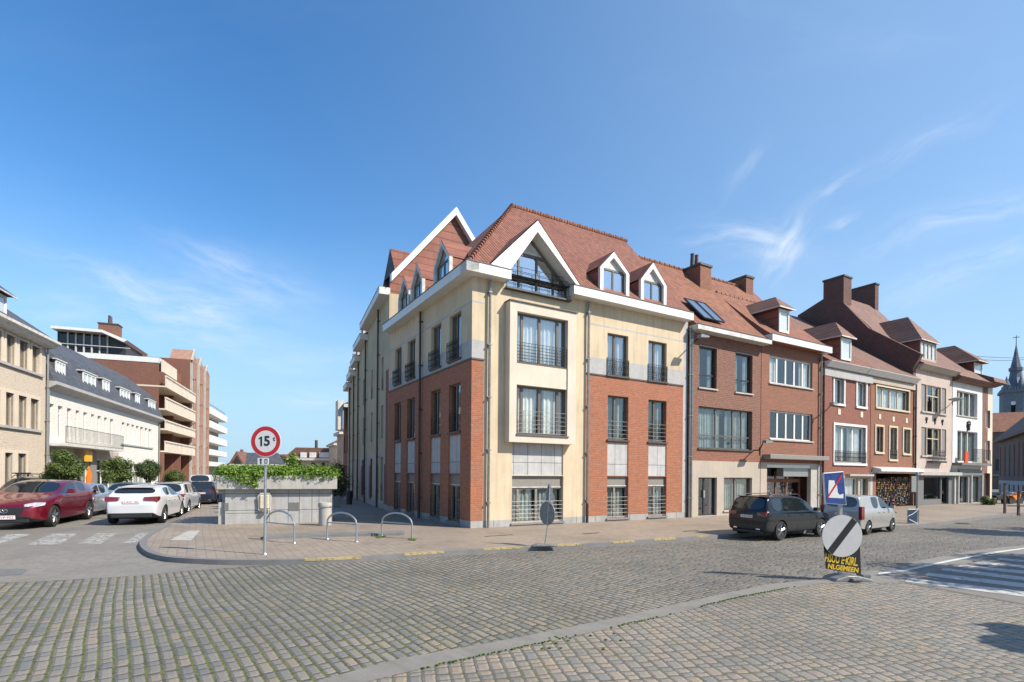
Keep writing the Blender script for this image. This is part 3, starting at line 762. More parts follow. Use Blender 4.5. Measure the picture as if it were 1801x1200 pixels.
# ---- big gable dormer
def big_gable():
    yf = -.47
    ap = RF.uz(946, 388, yf); lf = RF.uz(862, 465, yf); rf = RF.uz(1021, 502, yf)
    xa, za = ap; zf = zT
    # verge boards
    il = RF.uz(889, 461, yf); ir = RF.uz(1007, 497, yf); ia = RF.uz(947, 408, yf)
    zi = zT + .02
    out = [(lf[0], zf), (xa, za), (rf[0], zf)]; inn = [(gxa - .05, zi), (xa, ia[1]), (gxb + .05, zi)]
    m = MB()
    for a, b, c, d in ((out[0], out[1], inn[1], inn[0]), (out[1], out[2], inn[2], inn[1])):
        for y in (yf, yf + .22): m.quad((a[0], y, a[1]), (b[0], y, b[1]), (c[0], y, c[1]), (d[0], y, d[1]))
        m.quad((a[0], yf, a[1]), (a[0], yf + .22, a[1]), (b[0], yf + .22, b[1]), (b[0], yf, b[1]), m=1)
        m.quad((d[0], yf, d[1]), (c[0], yf, c[1]), (c[0], .3, c[1]), (d[0], .3, d[1]))
    m.box(gxa - .07, gxa - .05, -.4, .3, zT - .34, zT + .1); m.box(gxb + .05, gxb + .07, -.4, .3, zT - .34, zT + .1)
    g = m.build('gable_dormer', [M['white'], M['lead']], cb)
    # roof of the gable
    s = (za - zf) / (xa - lf[0]); yb = roof_y(za)
    r = MB()
    e = .05
    r.quad((lf[0] - e, yf, zf), (xa, yf, za + e), (xa, yb, za + e), (lf[0] - e, -.3, zf))
    r.quad((xa, yf, za + e), (rf[0] + e, yf, zf), (rf[0] + e, -.3, zf), (xa, yb, za + e))
    r.build('dormer_roof', M['tiles'], g)
    # glazing
    y = .12; zs = gza + .03; zk = RF.z(890, 462, y)
    zt = ia[1] - .1
    def edge(x):      # inner slope height at x
        if x < xa: t = (x - (gxa - .05)) / (xa - gxa + .05)
        else: t = ((gxb + .05) - x) / (gxb + .05 - xa)
        return zi + (ia[1] - zi) * t - .12
    ztr = RF.z(915, 443, y) if False else zs + (ia[1] - zs) * .66
    f = MB(); W = gxb - gxa
    xs = [gxa, gxa + .22 * W, gxa + .50 * W, gxa + .77 * W, gxb]
    for i, x in enumerate(xs):
        top = min(edge(min(max(x, gxa + .06), gxb - .06)), ztr) if 0 < i < 4 else zi + .05
        f.box(x - (.04 if 0 < i < 4 else 0) - (.08 if i == 4 else 0), x + (.04 if 0 < i < 4 else 0) + (.08 if i == 0 else 0), y - .04, y + .04, zs, top)
    f.box(gxa, gxb, y - .05, y + .05, zs, zs + .08)
    xl = xa - (ia[1] - .12 - ztr) / (ia[1] - zi) * (xa - gxa + .05); xr = xa + (ia[1] - .12 - ztr) / (ia[1] - zi) * (gxb + .05 - xa)
    f.box(xl, xr, y - .05, y + .05, ztr - .05, ztr + .05)
    for (xx0, zz0, xx1, zz1) in ((gxa, zi - .05, xa, ia[1] - .12), (gxb, zi - .05, xa, ia[1] - .12)):
        f.tube([(xx0, y, zz0), (xx1, y, zz1)], .07, 4)
    w = f.build('gable_window', M['frame'], cb)
    MB().prism([(gxa, zs), (gxb, zs), (gxb, zi), (xr, ztr), (xl, ztr), (gxa, zi)], 'y', y, y + .005).build('glass', M['glass_sky'], w)
    MB().prism([(xl, ztr), (xr, ztr), (xa, ia[1] - .1)], 'y', y - .03, y).build('gable_panel', M['white_old'], w)
    curtain(w, gxa + .1, gxb - .1, zs, zi, y + .2, 'curtain_dim', gap=.5)
    MB().prism([(gxa - .04, zs - .3), (gxb + .04, zs - .3), (gxb + .04, zi), (xa, ia[1]), (gxa - .04, zi)], 'y', .95, 1.0).build('dark_interior', M['inner'], w)
    q = MB(); rail_bars(q, gxa - .02, gxb + .02, zs, zs + .8, -.12, 6, posts=xs[1:4], r=.009)
    for x in xs[1:]: rail_bars(q, x - .07, x - .05, zs, zs + .8, -.13, 9, r=.006)
    q.build('railing', M['iron'], w)
    MB().box(gxa - .05, gxb + .05, -.2, .1, gza - .06, gza).build('window_sill', M['lead'], w)
big_gable()

def small_dormer(parent, xl, xr, xa, z0, ze, za, y, depth, cheek, roofm, front='white', fw=.17, gothic=False, ov=.0, cols=(.5,), name='dormer'):
    """pentagonal front with a board surround; cheeks and roof run back into the roof"""
    out = [(xl, z0), (xl, ze), (xa, za), (xr, ze), (xr, z0)]
    sl = math.atan2(za - ze, xa - xl); k = fw / math.cos(sl)
    inn = [(xl + fw, z0 + .02), (xl + fw, ze - (fw * .2)), (xa, za - k), (xr - fw, ze - fw * .2), (xr - fw, z0 + .02)]
    g = gable_front(parent, out, inn, y, y + .14, M[front], name)
    c = MB()
    c.quad((xl + .03, y + .02, z0 - .3), (xl + .03, y + depth, z0 - .3), (xl + .03, y + depth, ze), (xl + .03, y + .02, ze))
    c.quad((xr - .03, y + .02, z0 - .3), (xr - .03, y + .02, ze), (xr - .03, y + depth, ze), (xr - .03, y + depth, z0 - .3))
    c.build('dormer_cheek', M[cheek], g)
    r = MB()
    r.quad((xl - ov, y + .01, ze + .02), (xa, y + .01, za + .04), (xa, y + depth * 1.25, za + .04), (xl - ov, y + depth * 1.25, ze + .02))
    r.quad((xa, y + .01, za + .04), (xr + ov, y + .01, ze + .02), (xr + ov, y + depth * 1.25, ze + .02), (xa, y + depth * 1.25, za + .04))
    r.build('dormer_roof', M[roofm], g)
    ins = [(p[0], p[1]) for p in inn]; yy = y + .16
    MB().prism(ins, 'y', yy, yy + .01).build('glass', M['glass_sky'], g)
    f = MB(); zz = (ins[1][1] * .9 + ins[2][1] * .1)
    for cc in cols:
        xc = ins[0][0] + (ins[4][0] - ins[0][0]) * cc; f.box(xc - .035, xc + .035, yy - .03, yy, z0, zz)
    f.box(ins[0][0], ins[4][0], yy - .035, yy, zz - .04, zz + .04); f.box(ins[0][0], ins[0][0] + .06, yy - .03, yy, z0, zz); f.box(ins[4][0] - .06, ins[4][0], yy - .03, yy, z0, zz)
    f.build('window_frame', M['frame'], g)
    if not gothic: MB().prism([(ins[1][0], zz), (ins[3][0], zz), (ins[2][0], ins[2][1])], 'y', yy - .02, yy - .005).build('gable_panel', M['white_old'], g)
    curtain(g, ins[0][0], ins[4][0], z0, zz, yy + .15, 'curtain_dim', gap=.3)
    MB().quad((xl + .05, yy + .6, z0 - .3), (xr - .05, yy + .6, z0 - .3), (xr - .05, yy + .6, ze), (xl + .05, yy + .6, ze)).build('dark_interior', M['inner'], g, fix=False)
    return g
for pts in (((1056, 469), (1107, 482.5), (1080, 443)), ((1127.5, 491), (1172.5, 498), (1149, 462))):
    y = -.1
    xl, zl = RF.uz(*pts[0], y); xr, _ = RF.uz(*pts[1], y); xa, za = RF.uz(*pts[2], y)
    small_dormer(cb, xl, xr, xa, zT + .03, zl, za, y, 2.1, 'tiles_hung', 'tiles', ov=.03)

# ---- left facade of the corner building
XF = Matrix.Rotation(aL - aR, 4, 'Z')
lz = dict(b=LF.z(827, 627), g=LF.z(827, 596))
zl = lambda px, py: LF.z(px, py)
colx = [(LF.x(a, 760), LF.x(b, 760)) for a, b in ((693.5, 705), (715.5, 729.5), (757, 774.5), (789, 809.5))]
t_z = (zl(788, 638), zl(792, 557)); m_z = (zl(789, 761.5), zl(789, 678.6)); p_z = (zl(789, 834) + .03, m_z[0] - .12); l_z = (.26, p_z[0] - .03)
ops = []
for a, b in colx:
    ops += [(a, b, *t_z), (a, b, *m_z), (a, b, *p_z), (a, b, *l_z)]
zoneL = lambda x, z: 4 if z < zpl else 0 if z < zb else 2 if z < zg or zl0 < z < zl1 else 1
wall(cb, uL, 0, 0, zW, ops, mats_main, zoneL, .24, [], [zpl, zb, zg, zl0, zl1])
MB().box(uL, .015, -.03, 0, zb - .03, zb + .03).build('string_course', M['lead'], cb)
for i, (a, b) in enumerate(colx):
    MB().quad((a, .05, p_z[0]), (b, .05, p_z[0]), (b, .05, p_z[1]), (a, .05, p_z[1])).build('stone_panel', M['greystone_joint'], cb, fix=False)
    window(cb, (a, b, *t_z), cols=(.42,), rail=('curl', 0, .40, -.1), railmat='iron', gap=.2, sill='lead')
    window(cb, (a, b, *m_z), cols=(.42,), rail=('bars', .04, .42, .03, 6), railmat='iron', cur='curtain_dim', gap=.4, sill='lead')
    window(cb, (a, b, *l_z), cols=(.42,), rail=('bars', .03, .50, .03, 6), railmat='iron', cur='curtain_dim', gap=.3, box=.42, sill='sill', fmat='frame_tan',
           blind=('white', .6) if i == 0 else None)
inner(cb, uL + .1, -.3, 0, zW, 1.5)
lx0 = LF.x(673, 570, -.45)
eaves(cb, lx0, .45, zT - .003)
pipe(cb, LF.x(741.5), 0, zF, mat='pipe_dark', dark=1.0)
for pts in (((762, 465), (790.5, 445), (777, 423)), ((722, 500), (742.5, 487.5), (731.7, 463)), ((700, 520), (718.7, 505), (707.5, 487.5))):
    y = -.12
    xl, z_l = LF.uz(*pts[0], y); xr, z_r = LF.uz(*pts[1], y); xa, za = LF.uz(*pts[2], y)
    small_dormer(cb, xl, xr, (xl + xr) / 2, zT + .03, zT + (za - zT) * .52, za, y, 3.6, 'tiles_hung', 'tiles_hung', front='white_old', fw=.13, gothic=True)
XF = None
# closed back and far sides so that the block stands from any side
MB().quad((uE, 0, 0), (uE, -uL, 0), (uE, -uL, zT), (uE, 0, zT)).quad((uE, -uL, 0), (0, -uL, 0), (0, -uL, zT), (uE, -uL, zT)).build('rear_wall', M['brick'], cb, fix=False)

# ================================================================== ground
def G(pts, z=0.0): return [gp(x, y, 0.0) for x, y in pts]
M['setts_road'] = m_setts('road_setts', R(127), 0.225, 0.135, [(0.198, 0.182, 0.155), (0.245, 0.218, 0.18), (0.158, 0.155, 0.143), (0.26, 0.21, 0.16)],
                          (0.055, 0.046, 0.034), moss=1.0, bumpd=0.02, dist=0.022, jw=.009, rj=.006)
M['setts_side'] = m_setts('side_street_setts', R(20), 0.17, 0.11, [(0.225, 0.205, 0.172), (0.255, 0.228, 0.19), (0.198, 0.18, 0.155)],
                          (0.17, 0.155, 0.135), moss=0.0, bumpd=0.004, dist=0.015, jw=.006)
M['setts_plaza'] = m_setts('plaza_setts', R(99.7), 0.15, 0.15, [(0.228, 0.208, 0.172), (0.285, 0.23, 0.18), (0.185, 0.18, 0.162), (0.29, 0.23, 0.165)],
                           (0.095, 0.085, 0.062), moss=0.55, bumpd=0.014, dist=0.025, rowmoss=.8, jw=.008)
M['pavers'] = m_setts('brown_pavers', R(30.7), 0.20, 0.12, [(0.30, 0.24, 0.18), (0.33, 0.265, 0.20), (0.26, 0.21, 0.165)],
                      (0.19, 0.15, 0.115), moss=0.0, bumpd=0.004, dist=0.008, jw=.007, stagger=0.0, sway=.1)
M['kerb'] = m_stone('kerb_stone', (0.19, 0.185, 0.18), 0.2)
M['gutter'] = m_stone('gutter_slabs', (0.225, 0.21, 0.185), 0.35)
M['asphalt'] = m_stone('pale_asphalt', (0.20, 0.18, 0.155), 0.25)
M['line_white'] = m_paint_worn('road_white', (0.62, 0.61, 0.57), -1.0)
M['line_white_worn'] = m_paint_worn('worn_road_white', (0.46, 0.45, 0.415), 0.35)
M['line_white_mid'] = m_paint_worn('faded_road_white', (0.50, 0.49, 0.455), -0.3)
M['line_yellow'] = m_paint_worn('kerb_yellow', (0.44, 0.34, 0.16), 0.05, 9)
def ground_thing(name, pts, z, mat, kind='structure', label=None):
    o = MB().sheet(pts, z).build(name, M[mat], fix=False); o['kind'] = kind; return o
g = MB().quad((-1500, -300, 0), (1500, -300, 0), (1500, 2500, 0), (-1500, 2500, 0)).build('ground', M['setts_road'], fix=False); g['kind'] = 'structure'
ground_thing('side_street', G([(-900, 1032), (0, 1026), (60, 1024), (250, 1013), (330, 1005), (465, 995), (520, 985), (420, 940), (380, 900), (420, 860), (560, 840), (538, 836), (400, 838), (-200, 862), (-900, 880)]), .004, 'setts_side')
plaza = [(560, 1215), (690, 1164), (900, 1126), (1110, 1083), (1250, 1051), (1350, 1030), (1450, 1020.5), (1590, 1026.5), (1801, 1065), (2300, 1150), (2300, 1900), (500, 1900)]
ground_thing('plaza', G(plaza), .008, 'setts_plaza')
strip = [(575, 1195), (695, 1162), (900, 1125), (1110, 1082), (1250, 1050), (1350, 1029), (1450, 1019), (1545, 1003), (1590, 992), (1659, 979), (1718, 968), (1783, 961), (1900, 956), (2100, 952),
         (2300, 960), (2300, 1150), (1801, 1065), (1590, 1026.5), (1445, 1027), (1300, 1052), (1140, 1092), (900, 1145), (690, 1190), (540, 1230), (400, 1300), (300, 1300)]
ground_thing('road_strip', G(strip), .012, 'gutter')
ground_thing('crossing_road', G([(1592, 1026), (1640, 1008), (1684, 996), (1739, 989), (1803, 975), (1900, 960), (2300, 966), (2300, 1148), (1801, 1064)]), .016, 'asphalt')
MB().sheet(G([(1545, 1009.5), (1590, 1003.3), (1667, 987.0), (1746, 972.2), (1801, 964.8), (1950, 952), (1950, 954.5), (1801, 967), (1746, 974.8), (1667, 990.2), (1590, 1007), (1545, 1012)]), .020).build('road_line', M['line_white'], fix=False)['kind'] = 'structure'
for (ax, ay, bx, by, th) in [(1597, 1021.5, 1801, 1046.5, 6.5), (1632, 1011.5, 1801, 1031.5, 5), (1660, 1002.5, 1801, 1019.5, 4.4), (1690, 997, 1801, 1008, 3.8), (1720, 990.8, 1801, 998, 3.2), (1757, 984, 1801, 988.5, 2.8), (1787, 977.5, 1801, 980, 2.2)]:
    k = (by - ay) / (bx - ax); ex = 2050; ey = ay + k * (ex - ax)
    MB().sheet(G([(ax, ay - th * .5), (ex, ey - th), (ex, ey + th), (ax - 6, ay + th * .5)]), .021).build('crossing_stripe', M['line_white_mid'], fix=False)['kind'] = 'structure'
for q in ([(0, 947), (14, 940), (56, 940), (-10, 960)], [(47, 959), (92, 939.5), (136, 939.5), (105, 958.5)], [(136, 956.5), (172, 938.5), (206, 938.5), (178, 958)], [(216, 956), (247, 938), (272, 938), (236, 955.5)]):
    MB().sheet(G(q), .010).build('crossing_stripe', M['line_white_worn'], fix=False)['kind'] = 'structure'
MB().sheet(G([(-40, 1003), (46, 1001.5), (48, 1005), (36, 1012), (-40, 1014)]), .009).build('asphalt_patch', M['concrete_dark'], fix=False)['kind'] = 'structure'

# kerbed pavement
def offset(pts, d):
    out = []
    for i, p in enumerate(pts):
        a = pts[max(i - 1, 0)]; b = pts[min(i + 1, len(pts) - 1)]
        t = (b - a); t.z = 0; t.normalize()
        out.append(Vector((p.x - t.y * d, p.y + t.x * d, p.z)))
    return out
def smooth_line(pts, n=6):
    out = []
    for i in range(len(pts) - 1):
        p0, p1, p2, p3 = pts[max(i - 1, 0)], pts[i], pts[i + 1], pts[min(i + 2, len(pts) - 1)]
        for k in range(n):
            t = k / n
            out.append(0.5 * ((2 * p1) + (p2 - p0) * t + (2 * p0 - 5 * p1 + 4 * p2 - p3) * t * t + (3 * p1 - p0 - 3 * p2 + p3) * t ** 3))
    return out + [pts[-1]]
kp = [(470, 849), (395, 868), (353, 889), (326, 908), (286, 931), (257, 948), (246, 960), (247, 969), (257, 978), (275, 985), (310, 990.5), (400, 994.5), (500, 994), (600, 991), (750, 981), (900, 971), (1050, 963), (1200, 952.5), (1300, 945), (1450, 936), (1620, 928), (1720, 915), (1782, 908), (1860, 904), (2300, 893)]
kline = smooth_line([gp(x, y) for x, y in kp])
HK = .12
kin = offset(kline, .16)
m = MB()
for a, b, c, d in zip(kline, kline[1:], kin[1:], kin):
    m.quad((a.x, a.y, 0), (b.x, b.y, 0), (b.x, b.y, HK), (a.x, a.y, HK))
    m.quad((a.x, a.y, HK), (b.x, b.y, HK), (c.x, c.y, HK), (d.x, d.y, HK))
k = m.build('kerb', M['kerb'], fix=False); k['kind'] = 'structure'
pav = [(p.x, p.y) for p in kin] + [(60, 75), (60, 160), (-33, 160)]
o = MB().sheet(pav, HK - .006).build('pavement', M['pavers'], fix=False); o['kind'] = 'structure'
m = MB()
for x0, x1 in ((537, 636), (712, 782), (852, 921), (982, 1029), (1077, 1117), (1152, 1190), (1227, 1245)):
    def on(px):      # point of the kerb line at that column
        best = min(range(len(kline) - 1), key=lambda i: abs((kline[i].x / kline[i].y) * F + PX - px)); return best
    i0, i1 = on(x0), max(on(x1), on(x0) + 1)
    def pt(px):
        for a, b in zip(kline[20:], kline[21:]):
            fa, fb = a.x / a.y * F + PX, b.x / b.y * F + PX
            if fa <= px <= fb:
                return a.lerp(b, (px - fa) / (fb - fa)), (b - a).normalized()
    ps = [pt(x0 + (x1 - x0) * q / 10) for q in range(11)]
    for (p, tp), (q, tq) in zip(ps, ps[1:]):
        na, nb = Vector((-tp.y, tp.x, 0)), Vector((-tq.y, tq.x, 0))
        p0, q0 = p - na * .006, q - nb * .006; p1, q1 = p + na * .15, q + nb * .15
        m.quad((p0.x, p0.y, HK + .006), (q0.x, q0.y, HK + .006), (q1.x, q1.y, HK + .006), (p1.x, p1.y, HK + .006))
        m.quad((p0.x, p0.y, .08), (q0.x, q0.y, .08), (q0.x, q0.y, HK + .006), (p0.x, p0.y, HK + .006))
m.build('kerb_paint', M['line_yellow'], fix=False)['kind'] = 'structure'
# pale flags and the low raised edge on the pavement
MB().sheet([gp(x, y, HK) for x, y in [(299, 950), (330, 934), (352, 933), (336, 951)]], HK).build('pale_paving', M['concrete'], fix=False)['kind'] = 'structure'

# ================================================================== the brick houses along the right street
def shell(parent, x0, x1, z, depth, mat, sides='lr'):
    m = MB()
    if 'l' in sides: m.quad((x0, 0, 0), (x0, 0, z), (x0, depth, z), (x0, depth, 0))
    if 'r' in sides: m.quad((x1, 0, 0), (x1, depth, 0), (x1, depth, z), (x1, 0, z))
    m.quad((x1, depth, 0), (x0, depth, 0), (x0, depth, z), (x1, depth, z))
    m.quad((x0, .3, z), (x1, .3, z), (x1, depth, z), (x0, depth, z))
    return m.build('side_wall', M[mat], parent, fix=False)
def pitched(parent, x0, x1, zE, yE, zR, yR, mat, capm, zB=None, name='roof', bow=0.0, ridge=True):
    zB = zE if zB is None else zB
    n = 8 if bow else 1
    front = [(yE + (yR - yE) * i / n, zE + (zR - zE) * i / n - bow * math.sin(math.pi * (i / n) ** .7)) for i in range(n + 1)]
    pts = front + [(2 * yR - yE, zB)]
    o = MB().prism(pts, 'x', x0, x1, mcap=1).build(name, [M[mat], M[capm]], parent)
    if ridge:
        m = MB().tube([(x0, yR, zR + .02), (x1, yR, zR + .02)], .085, 7)
        k = 0
        while x0 + k * .38 < x1 - .06: m.tube([(x0 + k * .38, yR, zR + .03), (x0 + k * .38 + .05, yR, zR + .03)], .105, 7); k += 1
        m.build('ridge_tiles', M[mat], o, smooth=True)
    return o
def hip_dormer(parent, xl, xr, z0, ze, zr, y, depth, cheek, roofm, win=None, ov=.28, lights=1, hipd=None):
    g = MB().quad((xl, y, z0), (xl, y + depth, z0), (xl, y + depth, ze), (xl, y, ze)).quad((xr, y, z0), (xr, y, ze), (xr, y + depth, ze), (xr, y + depth, z0)) \
        .quad((xl, y, z0), (xr, y, z0), (xr, y, ze), (xl, y, ze)).build('dormer', M[cheek], parent, fix=False)
    xm = (xl + xr) / 2; hd = hipd or (xr - xl) / 2 + ov
    a, b, c, d = (xl - ov, y - ov, ze - .05), (xr + ov, y - ov, ze - .05), (xr + ov, y + depth * 1.4, ze - .05), (xl - ov, y + depth * 1.4, ze - .05)
    t0, t1 = (xm, y - ov + hd, zr), (xm, y + depth * 1.4 + (zr - ze), zr)
    MB().quad(a, b, t0).quad(b, c, t1, t0).quad(d, a, t0, t1).quad(a, d, c, b).build('dormer_roof', M[roofm], g)
    MB().box(xl - ov, xr + ov, y - ov, y - ov + .04, ze - .12, ze - .052).box(xl - ov, xl - ov + .04, y - ov + .041, y + depth, ze - .12, ze - .052).build('dormer_eaves', M['white_old' if cheek != 'x' else 'white'], g)
    cols = tuple((i + 1) / (lights + 0.0) for i in range(lights - 1)) if lights > 1 else ()
    w = MB(); fw = .09
    w.box(xl + .02, xr - .02, y - .07, y - .01, z0 + .02, z0 + .16).box(xl + .02, xr - .02, y - .07, y - .01, ze - .24, ze - .12)
    for i in range(lights + 1):
        xc = xl + .02 + fw / 2 + (xr - xl - .04 - fw) * i / lights
        w.box(xc - fw / 2, xc + fw / 2, y - .072, y - .012, z0 + .16, ze - .24)
    f = w.build('dormer_window', M[win or 'white'], g)
    MB().quad((xl + .05, y - .03, z0 + .1), (xr - .05, y - .03, z0 + .1), (xr - .05, y - .03, ze - .2), (xl + .05, y - .03, ze - .2)).build('glass', M['glass'], f, fix=False)
    MB().quad((xl + .06, y - .015, z0 + .1), (xr - .06, y - .015, z0 + .1), (xr - .06, y - .015, ze - .2), (xl + .06, y - .015, ze - .2)).build('curtain', M['curtain'], f, fix=False)
    return g
def chimney(parent, x0, x1, y0, y1, z0, z1, mat='brick_old2', pots=0, name='chimney'):
    o = MB().box(x0, x1, y0, y1, z0, z1 - .12).build(name, M[mat], parent)
    MB().box(x0 - .06, x1 + .06, y0 - .06, y1 + .06, z1 - .119, z1).build('chimney_cap', M['lead'], o)
    for i in range(pots):
        MB().lathe([(.13, 0), (.10, .75), (.12, .8)], (x0 + (x1 - x0) * (.3 + .4 * i), (y0 + y1) / 2, z1), 10).build('chimney_pot', M['brick_brown'] if i else M['lead'], o, smooth=True)
    return o

# ---- house 1: patterned brick over a taupe ground floor
h1 = sub(RF, 1211); b1 = root('brick_house', h1, 'patterned brick house with taupe ground floor and tall dark windows beside the cream corner building', 'house')
X = lambda px, py=800: h1.x(px, py)
xe = X(1337); zE1 = h1.z(1213, 577); zt = h1.z(1216, 810)
a1 = h1.rect(1229.6, 1260.7, 608, 681); a2 = h1.rect(1293.8, 1323.4, 621, 692); a2 = (a2[0], a2[1], a1[2], a1[3])
bwn = h1.rect(1228.5, 1323, 714, 788); dr = h1.rect(1228.5, 1260.7, 840, 915); gw = h1.rect(1273.3, 1322.5, 841, 898)
dr = (dr[0], dr[1], .14, dr[3]); gw = (gw[0], gw[1], gw[2], dr[3])
zp = bwn[2] - .05
wall(b1, 0, xe, 0, zE1, [a1, a2, bwn, dr, gw], [M['brick_old'], M['brick_pat'], M['brick_old2'], M['taupe']],
     lambda x, z: 3 if z < zt else 2 if z < zp else 1 if z < a1[3] + .1 else 0, .2, [], [zt, zp, a1[3] + .1])
shell(b1, 0, xe, zE1, 8.5, 'brick_old'); inner(b1, .1, xe - .1, .1, zE1 - .1)
for r in (a1, a2): window(b1, r, cols=(), rows=(.33,), fw=.07, fmat='frame_dark', cur='curtain_dim', curh=1.0, sill='sill_pale', gap=.25)
window(b1, bwn, cols=(.34, .66, .83), rows=(.32,), fmat='frame', cur='curtain_dim', gap=.08, sill='lead')
window(b1, gw, cols=(.45,), fmat='frame', cur='curtain_dim', gap=.2, sill='sill_pale')
d_ = window(b1, dr, cols=(.42,), fmat='frame_dark', cur='curtain_dim', name='door', gap=.5)
MB().box(dr[0] + .48, dr[0] + .52, .05, .12, 1.0, 1.35).build('handle', M['chrome'], d_)
MB().box(a1[0] - .02, a1[1] + .02, -.02, .1, a1[3] + .001, a1[3] + .08).build('lintel', M['lead'], b1)
MB().box(a2[0] - .02, a2[1] + .02, -.02, .1, a2[3] + .001, a2[3] + .08).build('lintel', M['lead'], b1)
ee = h1.x(1358, 589, -.5); ez = h1.z(1213, 566, -.5)
eaves(b1, -.05, ee, ez, h=.22, y0=-.5, mat='white_old')
rz1 = h1.z(1246, 489, 4.2); rl = h1.x(1160, 466, 4.2); rr = h1.x(1322, 521, 4.2)
rf1 = pitched(b1, 0.02, rr, ez, -.42, rz1, 4.2, 'tiles_orange', 'brick_old', bow=.14)
# dark gutter tongue between the two roofs, chimneys, roof window
c1x = h1.x(1231, 500, 3.4)
chimney(rf1, c1x - .45, c1x + .45, 3.0, 4.6, rz1 - 1.5, h1.z(1231, 465, 3.2), pots=2)
c2x = h1.x(1306, 510, 4.2)
chimney(rf1, c2x - .35, c2x + .35, 3.7, 4.9, rz1 - .8, h1.z(1306, 490, 4.2), 'brick_brown')
def slope_pt(x, t, yE, zE, yR, zR, off=.06):
    return Vector((x, yE + (yR - yE) * t - off * .7, zE + (zR - zE) * t + off * .7))
def skylight(parent, x0, x1, t0, t1, args, n=2):
    m = MB(); g = MB()
    P = lambda x, t, o: slope_pt(x, t, *args, off=o)
    for i in range(n):
        a, b = x0 + (x1 - x0) * i / n + .03, x0 + (x1 - x0) * (i + 1) / n - .03
        g.quad(P(a, t0, .1), P(b, t0, .1), P(b, t1, .1), P(a, t1, .1))
        for (p, q) in (((a, t0), (b, t0)), ((b, t0), (b, t1)), ((b, t1), (a, t1)), ((a, t1), (a, t0))):
            m.tube([P(p[0], p[1], .09), P(q[0], q[1], .09)], .045, 4)
    o = m.build('roof_window', M['frame_dark'], parent)
    g.build('glass', M['sky_glass'], o, fix=False)
M['sky_glass'] = m_plain('reflecting_glass', (0.5, 0.53, 0.56), 0.06, 0.9, noise=0.05)
skylight(rf1, h1.x(1219, 545, 0.6), h1.x(1268, 566, 0.2), .10, .36, (-.42, ez, 4.2, rz1))
pipe(b1, X(1213.5, 700), 0, ez - .2, mat='zinc')

# ---- house 2: brick house with white strip windows and a shop
h2 = sub(RF, 1337); b2 = root('brick_house', h2, 'brick house with white strip windows over a recessed shop front behind the black car', 'house')
X = lambda px, py=800: h2.x(px, py)
x2 = X(1444.5); zE2 = h2.z(1360, 600)
s1 = h2.rect(1353.5, 1429, 624, 673); s2 = h2.rect(1354.5, 1429, 721, 772); sh = h2.rect(1349, 1426, 817, 905)
sh = (sh[0], sh[1], .13, sh[3])
wall(b2, 0, x2, 0, zE2, [s1, s2, sh], [M['brick_old2'], M['taupe'], M['concrete']], lambda x, z: (1 if x < sh[0] + .01 else 2) if z < sh[3] + .1 else 0, .22, [sh[0], X(1430)], [sh[3] + .1])
shell(b2, 0, x2, zE2, 8.0, 'brick_old'); inner(b2, .1, x2 - .1, .1, zE2 - .1, 1.6)
for r in (s1, s2): window(b2, r, cols=(.2, .4, .6, .8), rows=(), fmat='white', cur='curtain' if r is s1 else None, gap=.5, sill='sill_pale', fw=.075, y=.14)
MB().box(X(1341), x2 + .02, -.45, .0, sh[3] + .28, sh[3] + .52).build('awning_box', M['shutter'], b2, bevel=.02)
MB().box(sh[0], sh[1], .03, .2, sh[3] - .16, sh[3]).build('shop_fascia', M['white'], b2)
MB().box(sh[0] + 1.6, sh[1], .1, .5, sh[3] - .62, sh[3] - .161).build('roller_shutter', M['rail_grey'], b2)
m = MB()
for a in (0, .22, .42, .66, .98): m.box(sh[0] + (sh[1] - sh[0]) * a, sh[0] + (sh[1] - sh[0]) * a + .09, .62, .7, .13, sh[3] - .3)
m.box(sh[0], sh[1], .6, .72, sh[3] - .95, sh[3] - .75)
sf = m.build('shop_front', M['brick_red'], b2)
MB().quad((sh[0], .66, .13), (sh[1], .66, .13), (sh[1], .66, sh[3] - .2), (sh[0], .66, sh[3] - .2)).build('glass', M['glass'], sf, fix=False)
MB().quad((sh[0], .22, .13), (sh[1], .22, .13), (sh[1], 1.5, .13), (sh[0], 1.5, .13)).quad((sh[0], .22, sh[3]), (sh[0], 1.5, sh[3]), (sh[1], 1.5, sh[3]), (sh[1], .22, sh[3])).build('porch_floor', M['concrete_dark'], b2, fix=False)
ez2 = h2.z(1359, 586.5, -.5); xa2 = h2.x(1359, 590, -.5); xb2 = h2.x(1464, 612, -.5)
eaves(b2, xa2, xb2, ez2, h=.34, y0=-.5)
rz2 = h2.z(1400, 554, 3.0)
pitched(b2, xa2 + .02, xb2 - .1, ez2, -.42, rz2, 3.0, 'tiles_orange', 'brick_old', bow=.08)
dl = h2.rect(1368.5, 1386.5, 539, 583, .1)
hip_dormer(b2, dl[0], dl[1], dl[2] - .05, dl[3], h2.z(1367, 524, .6), .1, 2.2, 'tiles_hung', 'tiles_brown')
pipe(b2, X(1441, 700), 0, ez2 - .35, mat='zinc')

